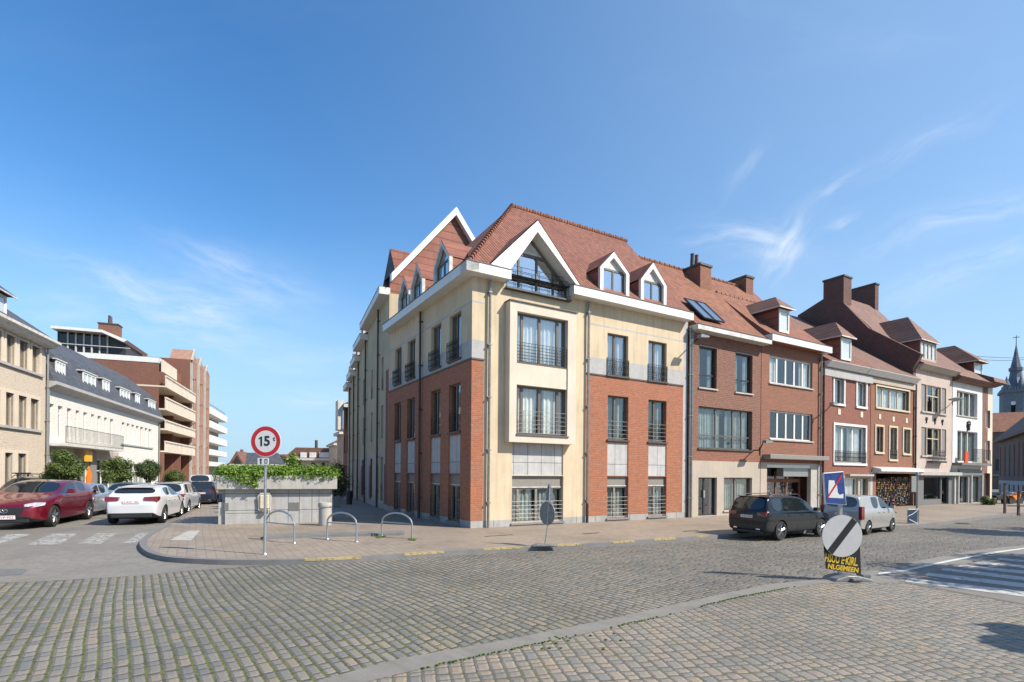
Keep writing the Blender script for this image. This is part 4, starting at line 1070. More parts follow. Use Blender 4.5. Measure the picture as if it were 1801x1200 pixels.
# ---- house 3 + 4 : red brick with white, then with beige frames, under one gutter
h3 = sub(RF, 1445); b3 = root('brick_house', h3, 'dark red brick house with white framed windows behind the blue road sign', 'house')
X = lambda px, py=800: h3.x(px, py)
x3 = X(1530); zE3 = h3.z(1460, 640)
w1 = h3.rect(1467, 1483.5, 664.5, 709); w2 = h3.rect(1507, 1522.5, 672, 714); w2 = (w2[0], w2[1], w1[2], w1[3])
w3 = h3.rect(1467.5, 1521.5, 747.5, 814); g3 = h3.rect(1489, 1530, 841, 905); g3 = (X(1470), X(1510), .6, g3[3]); g4 = (X(1513), X(1528), .13, g3[3])
zc = g3[3] + .12
wall(b3, 0, x3, 0, zE3, [w1, w2, w3, g3, g4], [M['brick_red'], M['brick_old2'], M['taupe']], lambda x, z: 2 if z < zc else 0, .2, [], [zc])
shell(b3, 0, x3, zE3, 8, 'brick_red'); inner(b3, .1, x3 - .1, .1, zE3 - .1)
MB().box(0, X(1458.5), -.12, 0, 0, zE3).build('pilaster', M['brick_red'], b3)
MB().box(-.01, x3, -.14, -.001, zE3 - .75, zE3 - .3).build('frieze', M['greystone'], b3)
for r in (w1, w2): window(b3, r, cols=(), fmat='white', surround=('white', .13, .05), gap=.4)
window(b3, w3, cols=(.30, .64), fmat='white', surround=('white', .14, .05), rail=('curl', 0, .32, -.06), railmat='iron', gap=.15, fw=.09)
window(b3, g3, cols=(.4,), fmat='white', gap=.2); window(b3, g4, cols=(), fmat='frame_tan', name='door')
MB().box(X(1488), x3, -.25, 0, zc, zc + .12).build('canopy', M['concrete'], b3)
for px, py in ((1475.5, 724.5), (1515, 729.5)):
    q = h3.uz(px, py); MB().box(q[0] - .14, q[0] + .14, -.03, 0, q[1] - .17, q[1] + .17).build('stone_plaque', M['cream_pale'], b3)
ez3 = h3.z(1444, 629, -.5); xb3 = h3.x(1533, 648, -.5)
h4 = sub(RF, 1530); b4 = root('brick_house', h4, 'red brick house with beige framed windows over a colourful souvenir shop', 'house')
X4 = lambda px, py=800: h4.x(px, py); x4 = X4(1608); zE4 = zE3
def gutter(parent, x0, x1, z, y0=-.5, mat='white'):
    return MB().prism([(y0, z - .02), (y0, z), (.05, z + .01), (.05, z - .3), (y0 + .26, z - .3), (y0 + .12, z - .14)], 'x', x0, x1).build('gutter', M[mat], parent)
gutter(b3, 0, xb3 - .05, ez3); e4 = h4.x(1621, 666, -.5)
gutter(b4, xb3 - x3 + .0, e4, ez3)
y5 = sub(RF, 1608)
k4 = y5.yz(1411, 560, 0)
yr3 = k4[0]; 
rz3 = k4[1]
pitched(b3, 0, x3, ez3, -.42, rz3, yr3, 'tiles', 'brick_red', ridge=False)
pitched(b4, 0, x4 - .02, ez3, -.42, rz3, yr3, 'tiles_brown', 'brick_red', ridge=False)
dl = h3.rect(1477.5, 1495.5, 590, 630, -.1)
hip_dormer(b3, dl[0], dl[1], dl[2] - .1, dl[3], h3.z(1466, 568, .6), -.1, 2.3, 'tiles_hung', 'tiles_brown', ov=.25)
w4 = h4.rect(1541, 1598, 679, 716); wa = h4.rect(1540, 1552.5, 750, 795); wb = h4.rect(1564.5, 1576.5, 752, 808); wc_ = h4.rect(1588.5, 1600, 755.5, 799)
wc_ = (wc_[0], wc_[1], wa[2], wa[3]); s4 = (X4(1541), X4(1606), .13, h4.z(1541, 833))
wall(b4, 0, x4, 0, zE4, [w4, wa, wb, wc_, s4], [M['brick_old2'], M['concrete']], lambda x, z: 1 if z < s4[3] + .1 and x < .3 else 0, .22, [.3], [s4[3] + .1])
shell(b4, 0, x4, zE4, 8, 'brick_red'); inner(b4, .1, x4 - .1, .1, zE4 - .1, 1.8)
window(b4, w4, cols=(.25, .48, .72), fmat='beige_frame', surround=('beige_frame', .1, .05), gap=.1, fw=.07)
for r in (wa, wb, wc_): window(b4, r, cols=(), fmat='beige_frame', surround=('beige_frame', .12, .05), rail=('curl', 0, .3, -.05) if r is wb else None, railmat='iron', gap=.2)
MB().box(0, x4, -.10, -.001, zE4 - .65, zE4 - .3).build('frieze', M['taupe'], b4)
for px, py in ((1547, 733), (1571, 737.5), (1594, 740)):
    q = h4.uz(px, py); MB().box(q[0] - .13, q[0] + .13, -.03, 0, q[1] - .16, q[1] + .16).build('stone_plaque', M['cream_pale'], b4)
MB().prism([(-.55, s4[3] + .14), (-.5, s4[3] + .3), (0, s4[3] + .42), (0, s4[3] + .02), (-.35, s4[3] + .02)], 'x', X4(1534), X4(1610)).build('awning_box', M['white_old'], b4)
MB().quad((s4[0], .22, .13), (s4[1], .22, .13), (s4[1], 1.7, .13), (s4[0], 1.7, .13)).build('shop_floor', M['concrete_dark'], b4, fix=False)
pipe(b4, X4(1608, 700), 0, ez3 - .3, mat='pipe_dark')
# shop goods: racks of small colourful things
rg = random.Random(5)
gm = [m_plain('red_goods', (.26, .025, .02)), m_plain('yellow_goods', (.32, .2, .03)), m_plain('pale_goods', (.34, .32, .29)), m_plain('orange_goods', (.33, .09, .02)), m_plain('green_goods', (.12, .18, .04)), M['sign_blue'], M['plastic'], m_plain('dusty_goods', (.13, .10, .095))]
def goods(fr, x0, x1, z0, z1, y0, y1, cell, label):
    """racks: rows of small articles, coloured shelf by shelf"""
    m = MB(); z = z0; row = 0
    while z < z1:
        x = x0; hh = cell * rg.uniform(.7, 1.2)
        while x < x1:
            w = cell * rg.uniform(.4, 1.2); t_ = (z - z0) / (z1 - z0); blk = math.sin(x * 2.1 + 1) + .5 * math.sin(z * 3)
            wts = (5, 3, 1, 5, .3, .2, 4, 3) if t_ > .62 and blk > 0 else (1, 6, 2, 2, 1, 0, 5, 4) if t_ > .45 else (1, .6, 4, .7, .3, .5, 6, 6)
            k = rg.choices(range(8), wts)[0]
            if rg.random() < .88: m.box(x, x + w * .86, y0 + (y1 - y0) * rg.random() * .35, y1, z, z + hh * rg.uniform(.55, .9), m=k)
            x += w
        m.box(x0, x1, y0 + .02, y1, z - .02, z - .005, m=6)
        z += hh + .015; row += 1
    o = m.build('shop_goods', gm)
    o.matrix_world = Matrix.Translation(fr.o) @ Matrix.Rotation(fr.a, 4, 'Z')
    tag(o, label, 'shop goods', kind='stuff'); return o
goods(h4, s4[0] + .1, s4[0] + 1.7, .2, s4[3] - .35, -.02, .35, .10, 'colourful souvenirs crowding the open shop front under the beige framed windows')
goods(h4, s4[0] + 2.1, s4[1] - .15, .2, s4[3] - .3, .1, .5, .10, 'rack of small yellow and red souvenirs at right of the shop front')
goods(h2, sh[0] + 1.0, sh[1] - .3, 1.0, 2.0, .76, .85, .16, 'window display behind the glass of the shop beside the taupe house')

# ---- house 5 pinkish, with its tall dark brick gable
h5 = sub(RF, 1608); b5 = root('rendered_house', h5, 'pinkish rendered house with a tall dark brick side gable and brown roof', 'house')
X = lambda px, py=800: h5.x(px, py); x5 = X(1674); zE5 = h5.z(1612, 648)
t5 = h5.rect(1620.5, 1664, 675, 723); m5 = h5.rect(1620.5, 1664, 751, 801); m5c = (X(1631.5), X(1654), h5.z(1631, 811), m5[3])
d5 = (X(1625), X(1655), .5, h5.z(1625, 839)); e5 = (X(1656.5), X(1669), .13, d5[3])
wall(b5, 0, x5, 0, zE5, [t5, (m5[0], m5[1], m5[2], m5[3]), d5, e5], [M['pink'], M['concrete_dark']], lambda x, z: 1 if z < d5[3] + .1 else 0, .25, [], [d5[3] + .1])
shell(b5, 0, x5, zE5, 8, 'brick_dark'); inner(b5, .1, x5 - .1, .1, zE5 - .1)
for r in (t5, m5):
    wd = (r[1] - r[0])
    window(b5, (r[0] + wd * .27, r[1] - wd * .25, r[2], r[3]), y=.12, cols=(.5,), rows=(.62,), fmat='beige_frame', cur='curtain_dim', gap=.3)
    for a, b in ((0, .19), (.81, 1)):
        MB().box(r[0] + wd * a, r[0] + wd * b, .06, .12, r[2], r[3]).build('side_panel', M['shutter'], b5)
    for a in (.19, .77): MB().box(r[0] + wd * a, r[0] + wd * a + .08 + .04 * (a > .5), -.02, .2, r[2], r[3]).build('stone_mullion', M['pink'], b5)
    MB().box(r[0] - .06, r[1] + .06, -.1, .05, r[2] - .1, r[2] - .001).build('window_sill', M['sill_pale'], b5)
q = MB(); rail_curl(q, m5c[0], m5c[1], m5c[2], m5c[2] + .75, -.3); q.box(m5c[0] - .1, m5c[1] + .1, -.36, 0, m5c[2] - .1, m5c[2]); q.build('balcony', M['iron'], b5)
for px, py in ((1629, 737), (1644, 739), (1657, 741)):
    q = h5.uz(px, py); m = MB(); ring(m, q[0], q[1], -.03, .12, .035, 8); m.box(q[0] - .04, q[0] + .04, -.05, 0, q[1] - .3, q[1] - .08); m.build('wall_anchor', M['iron'], b5)
window(b5, d5, cols=(), fmat='frame_dark', cur=None, y=.1); window(b5, e5, cols=(), fmat='frame_dark', name='door', glass='glass_dark', cur=None)
MB().box(X(1610), X(1684), -.3, 0, d5[3] + .12, d5[3] + .35).build('canopy', M['concrete'], b5)
# gable wall as seen from its side
P5 = lambda px, py: h5.yz(px, py, 0)
pf = [P5(*p) for p in ((1608, 654), (1610, 626), (1531, 578), (1473, 524))]
rdg = P5(1470, 516); back = P5(1407, 556)
zr5 = h5.z(1474, 517, rdg[0]); yr5 = rdg[0]
pts = [(-.35, pf[1][1] - .9), (-.5, pf[1][1]), pf[2], (yr5, rdg[1])]
slope = (rdg[1] - pf[1][1])
prof = [(-.45, pf[1][1])] + [pf[2]] + [(yr5, rdg[1]), (back[0], back[1]), (back[0] + .5, 3.0), (0.0, 3.0), (0.0, pf[1][1] - .9)]
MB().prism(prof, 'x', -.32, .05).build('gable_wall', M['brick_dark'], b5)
zE5r = h5.z(1624, 638, -.5)
xr5 = h5.x(1567, 566, yr5)
nb = MB()
fr5 = [(-.5, zE5r), (yr5 * .18, zE5r + (rdg[1] - zE5r) * .16), (pf[2][0] * .95, pf[2][1] - .12), (yr5, rdg[1] - .1), (2 * yr5, zE5r)]
xr5 = max(xr5, x5)
roof5 = nb.prism(fr5, 'x', .05, x5 + .1, mcap=1).build('roof', [M['tiles_brown'], M['brick_dark']], b5)
ct = h5.z(1441, 495, yr5)
c0 = P5(1474, 500)
chimney(roof5, -.34, .75, yr5 - .75, yr5 + .75, rdg[1] - 1.0, P5(1470, 490)[1], 'brick_dark')
xs5 = h5.x(1537, 530, yr5)
chimney(roof5, xs5 - .45, xs5 + .1, yr5 - .3, yr5 + 2.3, rdg[1] - 1.5, h5.z(1537, 501, yr5), 'brick_dark')
dl = h5.rect(1617, 1645, 596, 630, .4)
hip_dormer(b5, dl[0], dl[1], dl[2] - .1, dl[3], h5.z(1593, 562, 2.0), .4, 2.8, 'brick_red', 'tiles_brown', win='pink', ov=.25, lights=4)
gutter(b5, .05, x5 + .1, zE5r, mat='taupe')

# ---- house 6 white
h6 = sub(RF, 1674); b6 = root('rendered_house', h6, 'narrow white rendered house with iron balcony and red flag over a grey shop front', 'house')
X = lambda px, py=800: h6.x(px, py); x6 = X(1727); zE6 = h6.z(1680, 664)
t6 = h6.rect(1683, 1719, 686, 730); m6 = h6.rect(1684, 1719, 757, 812); g6 = h6.z(1684, 836)
sA = (X(1688), X(1704), .13, g6 - .1); sB = (X(1708), X(1724), .13, g6 - .1)
wall(b6, 0, x6, 0, zE6, [t6, m6, sA, sB], [M['white_wall'], M['greystone']], lambda x, z: 1 if z < g6 + .5 else 0, .22, [], [g6 + .5])
shell(b6, 0, x6, zE6, 8, 'white_wall'); inner(b6, .1, x6 - .1, .1, zE6 - .1)
window(b6, t6, cols=(.2, .4, .7), fmat='white', cur='curtain_dim', sill='sill_pale'); window(b6, m6, cols=(.3, .6), fmat='white', cur='curtain_dim')
for r in (sA, sB): window(b6, r, cols=(), fmat='frame_dark', cur='curtain_dim', name='shop_window')
q = MB(); rail_vert(q, X(1695), x6 - .1, m6[2] - .1, m6[2] + .95, -.55); q.build('railing', M['iron'], b6)
MB().box(0, x6, -.6, 0, m6[2] - .28, m6[2] - .1).build('balcony', M['concrete_dark'], b6)
MB().box(X(1685), x6 - .02, -.12, 0, g6, g6 + .4).build('shop_fascia', M['rail_grey'], b6)
for px in (1676, 1683, 1706, 1725): MB().box(X(px), X(px) + .16, -.12, 0, .12, g6).build('pilaster', M['concrete'], b6)
q = h6.uz(1702, 746); m = MB(); ring(m, q[0], q[1], -.08, .22, .06, 8); m.box(q[0] - .12, q[0] + .12, -.12, 0, q[1] - .5, q[1]); m.build('wall_lantern', M['iron'], b6)
ez6 = h6.z(1690, 660, -.6)
gutter(b6, -.1, x6 + .9, ez6, y0=-.6, mat='tiles_brown')
pitched(b6, -.1, x6 + .7, ez6, -.55, ez6 + 3.4, 3.4, 'tiles_brown', 'brick_red', ridge=False)
dl = h6.rect(1700, 1729, 640, 664, .9)
hip_dormer(b6, h6.x(1712, 650, .6), h6.x(1726, 650, .6), h6.z(1720, 664, .6) - .1, h6.z(1720, 637, .6), h6.z(1700, 613, 2.0), .6, 3.2, 'brick_red', 'tiles_brown', ov=.5, hipd=2.0)
# ---- house 7: narrow brown corner house
h7 = sub(RF, 1727.5); b7 = root('corner_house', h7, 'narrow brown corner house under a heavy overhanging roof beside the white house', 'house')
x7 = h7.x(1745); z7 = zE6 - .1
a7 = (.5, x7 - .5, 3.4, 5.0); c7 = (.5, x7 - .5, 6.0, 7.6)
a7 = (x7 * .3, x7 * .75, 3.4, 5.0); c7 = (x7 * .3, x7 * .75, 6.0, 7.4); e7 = (x7 * .2, x7 * .8, .13, 2.4)
wall(b7, 0, x7, 0, z7, [a7, c7, e7], [M['brick_old'], M['cream_pale']], lambda x, z: 1 if x > x7 * .5 else 0, .2, [x7 * .5], [])
shell(b7, 0, x7, z7, 8, 'cream_pale'); inner(b7, .1, x7 - .1, .1, z7 - .1)
for r in (a7, c7): window(b7, r, cols=(.5,), fmat='white')
window(b7, e7, cols=(.5,), fmat='frame_dark', name='door')
MB().prism([(-.7, z7 + .2), (-.65, z7 + .5), (2.5, z7 + 2.0), (8, z7 + .3), (8, z7), (0, z7)], 'x', -.05, x7 + .5).build('roof', M['tiles_brown'], b7)

# ================================================================== cream terrace along the left street, behind the corner building
vb = ray(500, 828); aB = math.atan2(-1, -vb.x)
dW = LF.w(uL, 0)
BF = Frame(dW.x, dW.y, aB)
GF = Frame(dW.x, dW.y, aR)
segs = [(682, 645, 'first', (657, 533), .5), (645, 632, '2', (641, 581), .5), (632, 624, '3', (629, 624), .4), (624, 617, '4', (620.5, 652), .4), (617, 611, '5', (613, 674), .4)]
labels = ['cream terrace house with white verged tile hung gable rising behind the corner building', 'second cream terrace house along the shaded left street, behind the tile hung gable',
          'third cream terrace house receding along the shaded left street', 'fourth cream terrace house in the receding row, tiny red roof end', 'farthest cream terrace house of the row, grey eaves at the sky edge']
for (pa, pb, nm, ev, ov), lb in zip(segs, labels):
    xa_, xb_ = BF.x(pa, 850), BF.x(pb, 850)
    fr = BF.shift(xb_); W = xa_ - xb_
    b = root('terrace_house', fr, lb, 'house', 'cream terrace houses along the left street')
    ze = fr.z(*ev, -ov)
    wn_ = max(1, int(W / 3.4)); ops = []
    for i in range(wn_):
        xc = W * (i + .5) / wn_; ww = .38
        ops += [(xc - ww, xc + ww, .5, 2.9)]
        z = 3.9
        while z + 1.9 < ze - .6: ops.append((xc - ww * .8, xc + ww * .8, z, z + 1.8)); z += 2.6
    zq = 3.3
    edge = W - .85 if pa > 670 else W + 1
    wall(b, 0, W, 0, ze, ops, [M['cream_grey'], M['brick_red'], M['greystone'], M['plinth']],
         lambda x, z: 3 if z < .4 else (1 if z < zb + 1.2 else 0) if x > edge else 2 if z < zq and int(x / .9) % 3 == 0 else (1 if z < zq and int(x / .9) % 3 == 1 and z < 2.5 else 0), .25,
         [edge] + [.9 * i for i in range(1, int(W / .9) + 1)], [.4, 2.5, zq, zb + 1.2])
    shell(b, 0, W, ze, 9, 'cream'); inner(b, .1, W - .1, .1, ze - .1, 1.2)
    for o_ in ops: window(b, o_, cols=(), fmat='frame', cur='curtain_dim' if rg.random() < .5 else None, rail=('bars', .02, .4, .03, 5) if o_[2] < 3 or rg.random() < .3 else None, railmat='iron')
    xr_ = W + (.0 if pa < 670 else -.05)
    eaves(b, -.2, xr_, ze + .3, h=.36, y0=-ov, mat='white')
    pipe(b, W * .62 if pa > 670 else W - .3, 0, ze, mat='pipe_dark')
    if pa > 670:
        # big gable facing the camera : tile hung wall + white verge, roof running back along the block
        Lf = GF.uz(689, 480, -.3); Ap = GF.uz(803, 364, -.3); w_ = Ap[0] - Lf[0]
        Rt = (Ap[0] + w_ * .95, Lf[1])
        old = XF; XF = None
        inv = (Matrix.Translation(fr.o) @ Matrix.Rotation(fr.a, 4, 'Z')).inverted() @ Matrix.Translation(GF.o) @ Matrix.Rotation(GF.a, 4, 'Z')
        def put(o): o.matrix_local = inv; return o
        zl_ = Lf[1]; s_ = (Ap[1] - Lf[1]) / w_
        gw_ = put(MB().prism([(Lf[0] + .0, 8.0), (Rt[0], 8.0), (Rt[0], zl_ - .3), (Ap[0], Ap[1] - .35), (Lf[0] + .0, zl_ - .35)], 'y', -.02, .1).build('tile_hung_gable', M['tiles_hung'], b))
        k_ = .42
        def vg(p, q, nm='verge_board'):
            m = MB(); 
            for y in (-.3, .0): m.quad((p[0], y, p[1]), (q[0], y, q[1]), (q[0], y, q[1] - k_), (p[0], y, p[1] - k_))
            m.quad((p[0], -.3, p[1]), (q[0], -.3, q[1]), (q[0], 0, q[1]), (p[0], 0, p[1])); m.quad((p[0], -.3, p[1] - k_), (q[0], -.3, q[1] - k_), (q[0], 0, q[1] - k_), (p[0], 0, p[1] - k_))
            m.quad((p[0], -.3, p[1]), (p[0], 0, p[1]), (p[0], 0, p[1] - k_), (p[0], -.3, p[1] - k_))
            return put(m.build(nm, M['white'], b, fix=False))
        vg(Lf, Ap); vg(Ap, Rt)
        m = MB(); Dp = 4
        m.quad((Lf[0], -.02, zl_ - .03), (Ap[0], -.02, Ap[1] - .03), (Ap[0], Dp, Ap[1] - .03), (Lf[0], Dp, zl_ - .03))
        m.quad((Ap[0], -.02, Ap[1] - .03), (Rt[0], -.02, zl_), (Rt[0], Dp, zl_), (Ap[0], Dp, Ap[1] - .03))
        put(m.build('roof', M['tiles'], b))
        # cross dormer on the street slope
        c_ = GF.uz(683, 436, 3.0)
        m = MB(); x0_, z1_ = c_; x0_ += .1
        m.quad((x0_, 3.0, z1_), (x0_ + 3.0, 3.0, z1_), (x0_ + 3.0, 3.0, z1_ - 2.6), (x0_ + .05, 3.0, z1_ - 2.6)); m.quad((x0_, 3, z1_), (x0_ + 3, 3, z1_), (x0_ + 3, 4.6, z1_ - 2.2), (x0_ + .0, 4.6, z1_ - 2.2))
        m.quad((x0_, 3.0, z1_), (x0_, 4.4, z1_ - 2.4), (x0_, 1.6, z1_ - 2.4), m=1)
        put(m.build('street_dormer', [M['tiles_hung'], M['slate']], b, fix=False))
        XF = old
    else:
        pitched(b, .2, W - .3, ze + .3, -ov + .1, ze + 2.0, 2.6, 'tiles', 'tiles_hung', ridge=False)
        small_dormer(b, W * .3, W * .3 + 1.0, W * .3 + .5, ze + .3, ze + 1.1, ze + 1.8, -.1, 1.5, 'slate', 'tiles', front='white_old', fw=.12)

# ================================================================== left side of the left street
aV = math.atan2(1, vl.x)
LRo = gp(79, 890)
LR = Frame(LRo.x, LRo.y, aV)
def strip_windows(b, fr, pxs, y_top, y_bot, **k):
    """windows of one storey: heights from the first column"""
    out = []
    for i, (a, c) in enumerate(pxs):
        u0, z1 = fr.uz(a, y_top); u1 = fr.x(c, (y_top + y_bot) / 2); z0 = fr.z(a, y_bot)
        if i: z0, z1 = out[0][2], out[0][3]
        out.append((u0, u1, z0, z1))
    return out
# ---- cream brick house at the edge
f1 = LR.shift(-9.0); l1 = root('town_house', f1, 'cream brick town house with shuttered windows at the left edge, behind the dark red car', 'house')
xq = lambda px, py=800: f1.x(px, py)
zc1 = f1.z(92, 596, -.6); W1 = 8.98
pt = strip_windows(l1, f1, [(10, 25), (33, 48), (55.5, 69.5)], 587, 638)
pm = strip_windows(l1, f1, [(8.5, 23), (31, 46), (52.5, 67)], 689, 748)
pg = strip_windows(l1, f1, [(7, 21), (30, 45)], 796, 860)
sp = pt[1][0] - pt[0][0]
for L in (pt, pm, pg):
    for k in range(1, 3): L.append((L[0][0] - sp * k, L[0][1] - sp * k, L[0][2], L[0][3]))
wall(l1, 0, W1, 0, zc1 - .3, pt + pm + pg, [M['brick_cream'], M['plinth']], lambda x, z: 1 if z < .7 else 0, .22, [], [.7])
shell(l1, 0, W1, zc1 - .3, 9, 'brick_cream'); inner(l1, .1, W1 - .1, .1, zc1 - .4)
for i, r in enumerate(pt + pm + pg):
    wd = .14
    window(l1, r, cols=() , fmat='frame_tan', cur='curtain_dim', blind=('blind', 1.0) if (i % 5) in (1, 2, 0) and i < 10 else None, gap=.4)
    MB().box(r[1] + .0, r[1] + .16, -.05, .1, r[2], r[3] + .15).box(r[0] - .16, r[0], -.05, .1, r[2], r[3] + .15).box(r[0], r[1], -.045, .1, r[3], r[3] + .14).build('window_surround', M['cream_pale'], l1)
for L in (pt, pm): MB().box(L[-1][0] - .3, L[2][1] + .3, -.12, .04, L[0][2] - .13, L[0][2] - .002).build('window_sill', M['greystone'], l1)
MB().prism([(-.62, zc1), (-.62, zc1 - .14), (-.45, zc1 - .2), (-.4, zc1 - .34), (0, zc1 - .42), (0, zc1)], 'x', -.3, W1 + .25).build('cornice', M['white_old'], l1)
pitched(l1, 0, W1, zc1, -.55, zc1 + 3.2, 4.0, 'slate', 'brick_cream')
r_ = f1.rect(-14, 5, 505, 532, .2); hip_dormer(l1, r_[0] - .6, r_[1], zc1 - .1, zc1 + 1.4, zc1 + 2.3, .1, 2.2, 'slate', 'slate', ov=.35)
pipe(l1, W1 - .05, 0, zc1 - .4, mat='rail_grey')

# ---- long white building
f2 = LR; l2 = root('long_white_building', f2, 'long white building with slate mansard roof, dormers and iron balcony on the left street', 'building')
W2 = f2.x(278.5, 800); zc2 = f2.z(80, 664, -.45)
wa_ = strip_windows(l2, f2, [(205, 228), (245, 265), (283, 302), (320, 336), (352, 368), (385, 399), (412, 427), (440, 454), (465, 480)], 0, 0) if False else []
cols1 = [(85.5, 95), (102, 110.5), (118, 126), (133.5, 140), (147, 153.5), (160.5, 166), (172, 178), (183.5, 189), (194, 200)]
cols2 = [(214.5, 219.5), (223, 228), (231.5, 236), (239.5, 244), (247, 252), (255, 259.5), (261.5, 266.5)]
wa_ = strip_windows(l2, f2, cols1, 709, 768); wb_ = strip_windows(l2, f2, cols2, 742.5, 780)
ga = (f2.x(100), f2.x(156), .3, f2.z(131, 806)); gb_ = (f2.x(168), f2.x(208), .3, ga[3]); gc_ = (f2.x(228), f2.x(256), .6, ga[3] - .2)
wall(l2, 0, W2, 0, zc2 - .4, wa_ + wb_ + [ga, gb_, gc_], [M['brick_white'], M['taupe']], lambda x, z: 1 if z < ga[3] + .6 and x < gb_[1] + .1 else 0, .25, [gb_[1] + .1], [ga[3] + .6])
shell(l2, 0, W2, zc2 - .4, 9, 'white_wall'); inner(l2, .1, W2 - .1, .1, zc2 - .5)
for r in wa_: window(l2, r, cols=(.5,), rows=(.75,), fmat='white', cur='curtain', fw=.05)
for r in wb_: window(l2, r, cols=(), fmat='white', cur='curtain', fw=.05)
MB().box(wb_[0][0] - .3, wb_[-1][1] + .3, -.1, .04, wb_[0][2] - .12, wb_[0][2] - .002).build('window_sill', M['greystone'], l2)
for r in (ga, gb_, gc_): window(l2, r, cols=(.33, .66), rows=(.68,), fmat='white', cur='curtain_dim', gap=.5, name='shop_window')
MB().prism([(-.5, zc2), (-.5, zc2 - .18), (-.3, zc2 - .3), (0, zc2 - .5), (0, zc2)], 'x', 0, W2 + .1).build('cornice', M['greystone'], l2)
zbk = f2.z(81, 781, -.9); xb_ = f2.x(217, 795, -.9)
bk = MB().box(.1, xb_, -.95, 0, zbk, zbk + .16).build('balcony', M['white_old'], l2)
q = MB(); rail_vert(q, .12, xb_ - .05, zbk + .2, zbk + 1.15, -.9, sp=.18); q.build('railing', M['iron'], bk)
MB().box(W2 * .0 + f2.x(156) + .1, f2.x(168) - .1, -.1, .0, .0, ga[3] + .5).build('pillar', M['shutter'], l2)
zr2 = f2.z(90, 597.5, 2.6)
roof2 = MB().prism([(-.4, zc2), (.5, zc2 + (zr2 - zc2) * .55), (2.6, zr2), (6.4, zr2), (9, zc2)], 'x', .02, W2, mcap=0).build('roof', [M['slate'], M['brick_white']], l2)
for (a, c, yt_, yb_) in ((96, 113, 632, 664), (144, 167, 652.5, 685), (179, 191, 666, 692), (210, 227, 682, 707), (237, 244.5, 692, 713), (260, 272, 702.5, 722)):
    r = f2.rect(a, c, yt_, yb_, -.05)
    hip_dormer(l2, r[0], r[1], zc2 - .02, r[3] + .12, r[3] + .8, -.05, 1.5, 'slate', 'slate', ov=.12, lights=3 if c - a > 13 else 2)
pipe(l2, .06, 0, zc2 - .5, mat='rail_grey'); pipe(l2, W2 - .1, 0, zc2 - .5, mat='rail_grey')
# ---- balcony block
f3 = LR.shift(W2 + .02); l3 = root('apartment_block', f3, 'brown brick apartment block with long white balconies and a glazed penthouse', 'building')
W3 = f3.x(333, 800); zt3 = f3.z(278, 628)
P3 = lambda px, py: f3.yz(px, py, 0)
yb3 = P3(100, 610)[0] * 1.1
zr3 = f3.z(279, 640)
dkb = 2.2
m = MB()
m.quad((0, 0, 0), (0, 0, zt3 - .5), (0, yb3, zt3 - .5), (0, yb3, 0)).quad((0, dkb, 0), (W3, dkb, 0), (W3, dkb, zt3 - .5), (0, dkb, zt3 - .5))
m.quad((W3, 0, 0), (W3, yb3, 0), (W3, yb3, zt3 + .9), (W3, 0, zt3 + .9)).quad((0, 0, zt3 - .5), (W3 * .4, 0, zt3 - .5), (W3 * .4, yb3, zt3 - .5), (0, yb3, zt3 - .5))
m.box(W3 * .48, W3 * .48 + .5, .25, dkb, 0, zt3 - 1.2).box(W3 * .6, W3 * .99, .9, 6, 0, zt3 + .4)
m.build('wall', M['brick_brown'], l3, fix=False)
MB().box(-.04, .02, -.02, yb3, zt3 - .5, zt3).box(-.04, W3 * .4, -.04, .02, zt3 - .52, zt3 - .01).build('parapet', M['white'], l3)
for (ya, yb_) in ((652, 674), (692, 716), (734, 753), (773, 794)):
    za, zb_ = f3.z(279, ya, -.6), f3.z(279, yb_, -.6)
    o = MB().box(-.02, W3 - .05, -.62, -.5, zb_, za - .35).box(-.02, W3 - .05, -.5, dkb, zb_, zb_ + .15).box(-.02, W3 - .05, -.65, -.48, za - .14, za).build('balcony', M['cream_pale'], l3)
    m = MB(); n = 22
    for i in range(n): m.box(W3 * i / n, W3 * i / n + .16, -.6, -.52, za - .35, za - .14)
    m.box(0, W3 - .06, -.518, -.50, za - .34, za - .15)
    m.build('balustrade', M['white_old'], o)
    fl = MB(); 
    for u in (.08, .56): fl.box(W3 * u, W3 * (u + .32), dkb - .06, dkb - .02, zb_ + .2, zb_ + 2.0)
    fl.build('window', M['glass_dark'], l3)
MB().box(0.01, W3 * .42, -.3, -.16, f3.z(280, 650, -.3), f3.z(280, 628, -.3)).build('parapet_band', M['cream_pale'], l3)
for u in (0.0, .50): MB().box(W3 * u + .02, W3 * u + .22, -.45, dkb, 0, f3.z(279, 794, -.6)).build('pier', M['brick_brown'], l3)
# penthouse
pz1 = P3(100, 573)[1]; py0, py1 = P3(262, 600)[0] + .6, P3(88, 590)[0]
pz0 = zt3
m = MB(); m.prism([(py0 + 1.5, pz1 - 1.0), (py0 + 3.2, pz1 - .25), (py1, pz1 - .25), (py1, pz1), (py0 + 3.2, pz1 + .0), (py0 + 1.2, pz1 - .8)], 'x', .1, 7).build('penthouse_roof', M['white'], l3)
ph = MB().prism([(py0 + 1.6, pz0 - .3), (py0 + 1.6, pz1 - .95), (py0 + 3.3, pz1 - .26), (py1 - .1, pz1 - .26), (py1 - .1, pz0 - .3)], 'x', 1.2, 6.5).build('penthouse', M['frame_dark'], l3)
MB().quad((1.15, py0 + 3, pz0), (1.15, py1 - .3, pz0), (1.15, py1 - .3, pz1 - .3), (1.15, py0 + 3, pz1 - .3)).build('glass', M['glass_dark'], ph, fix=False)
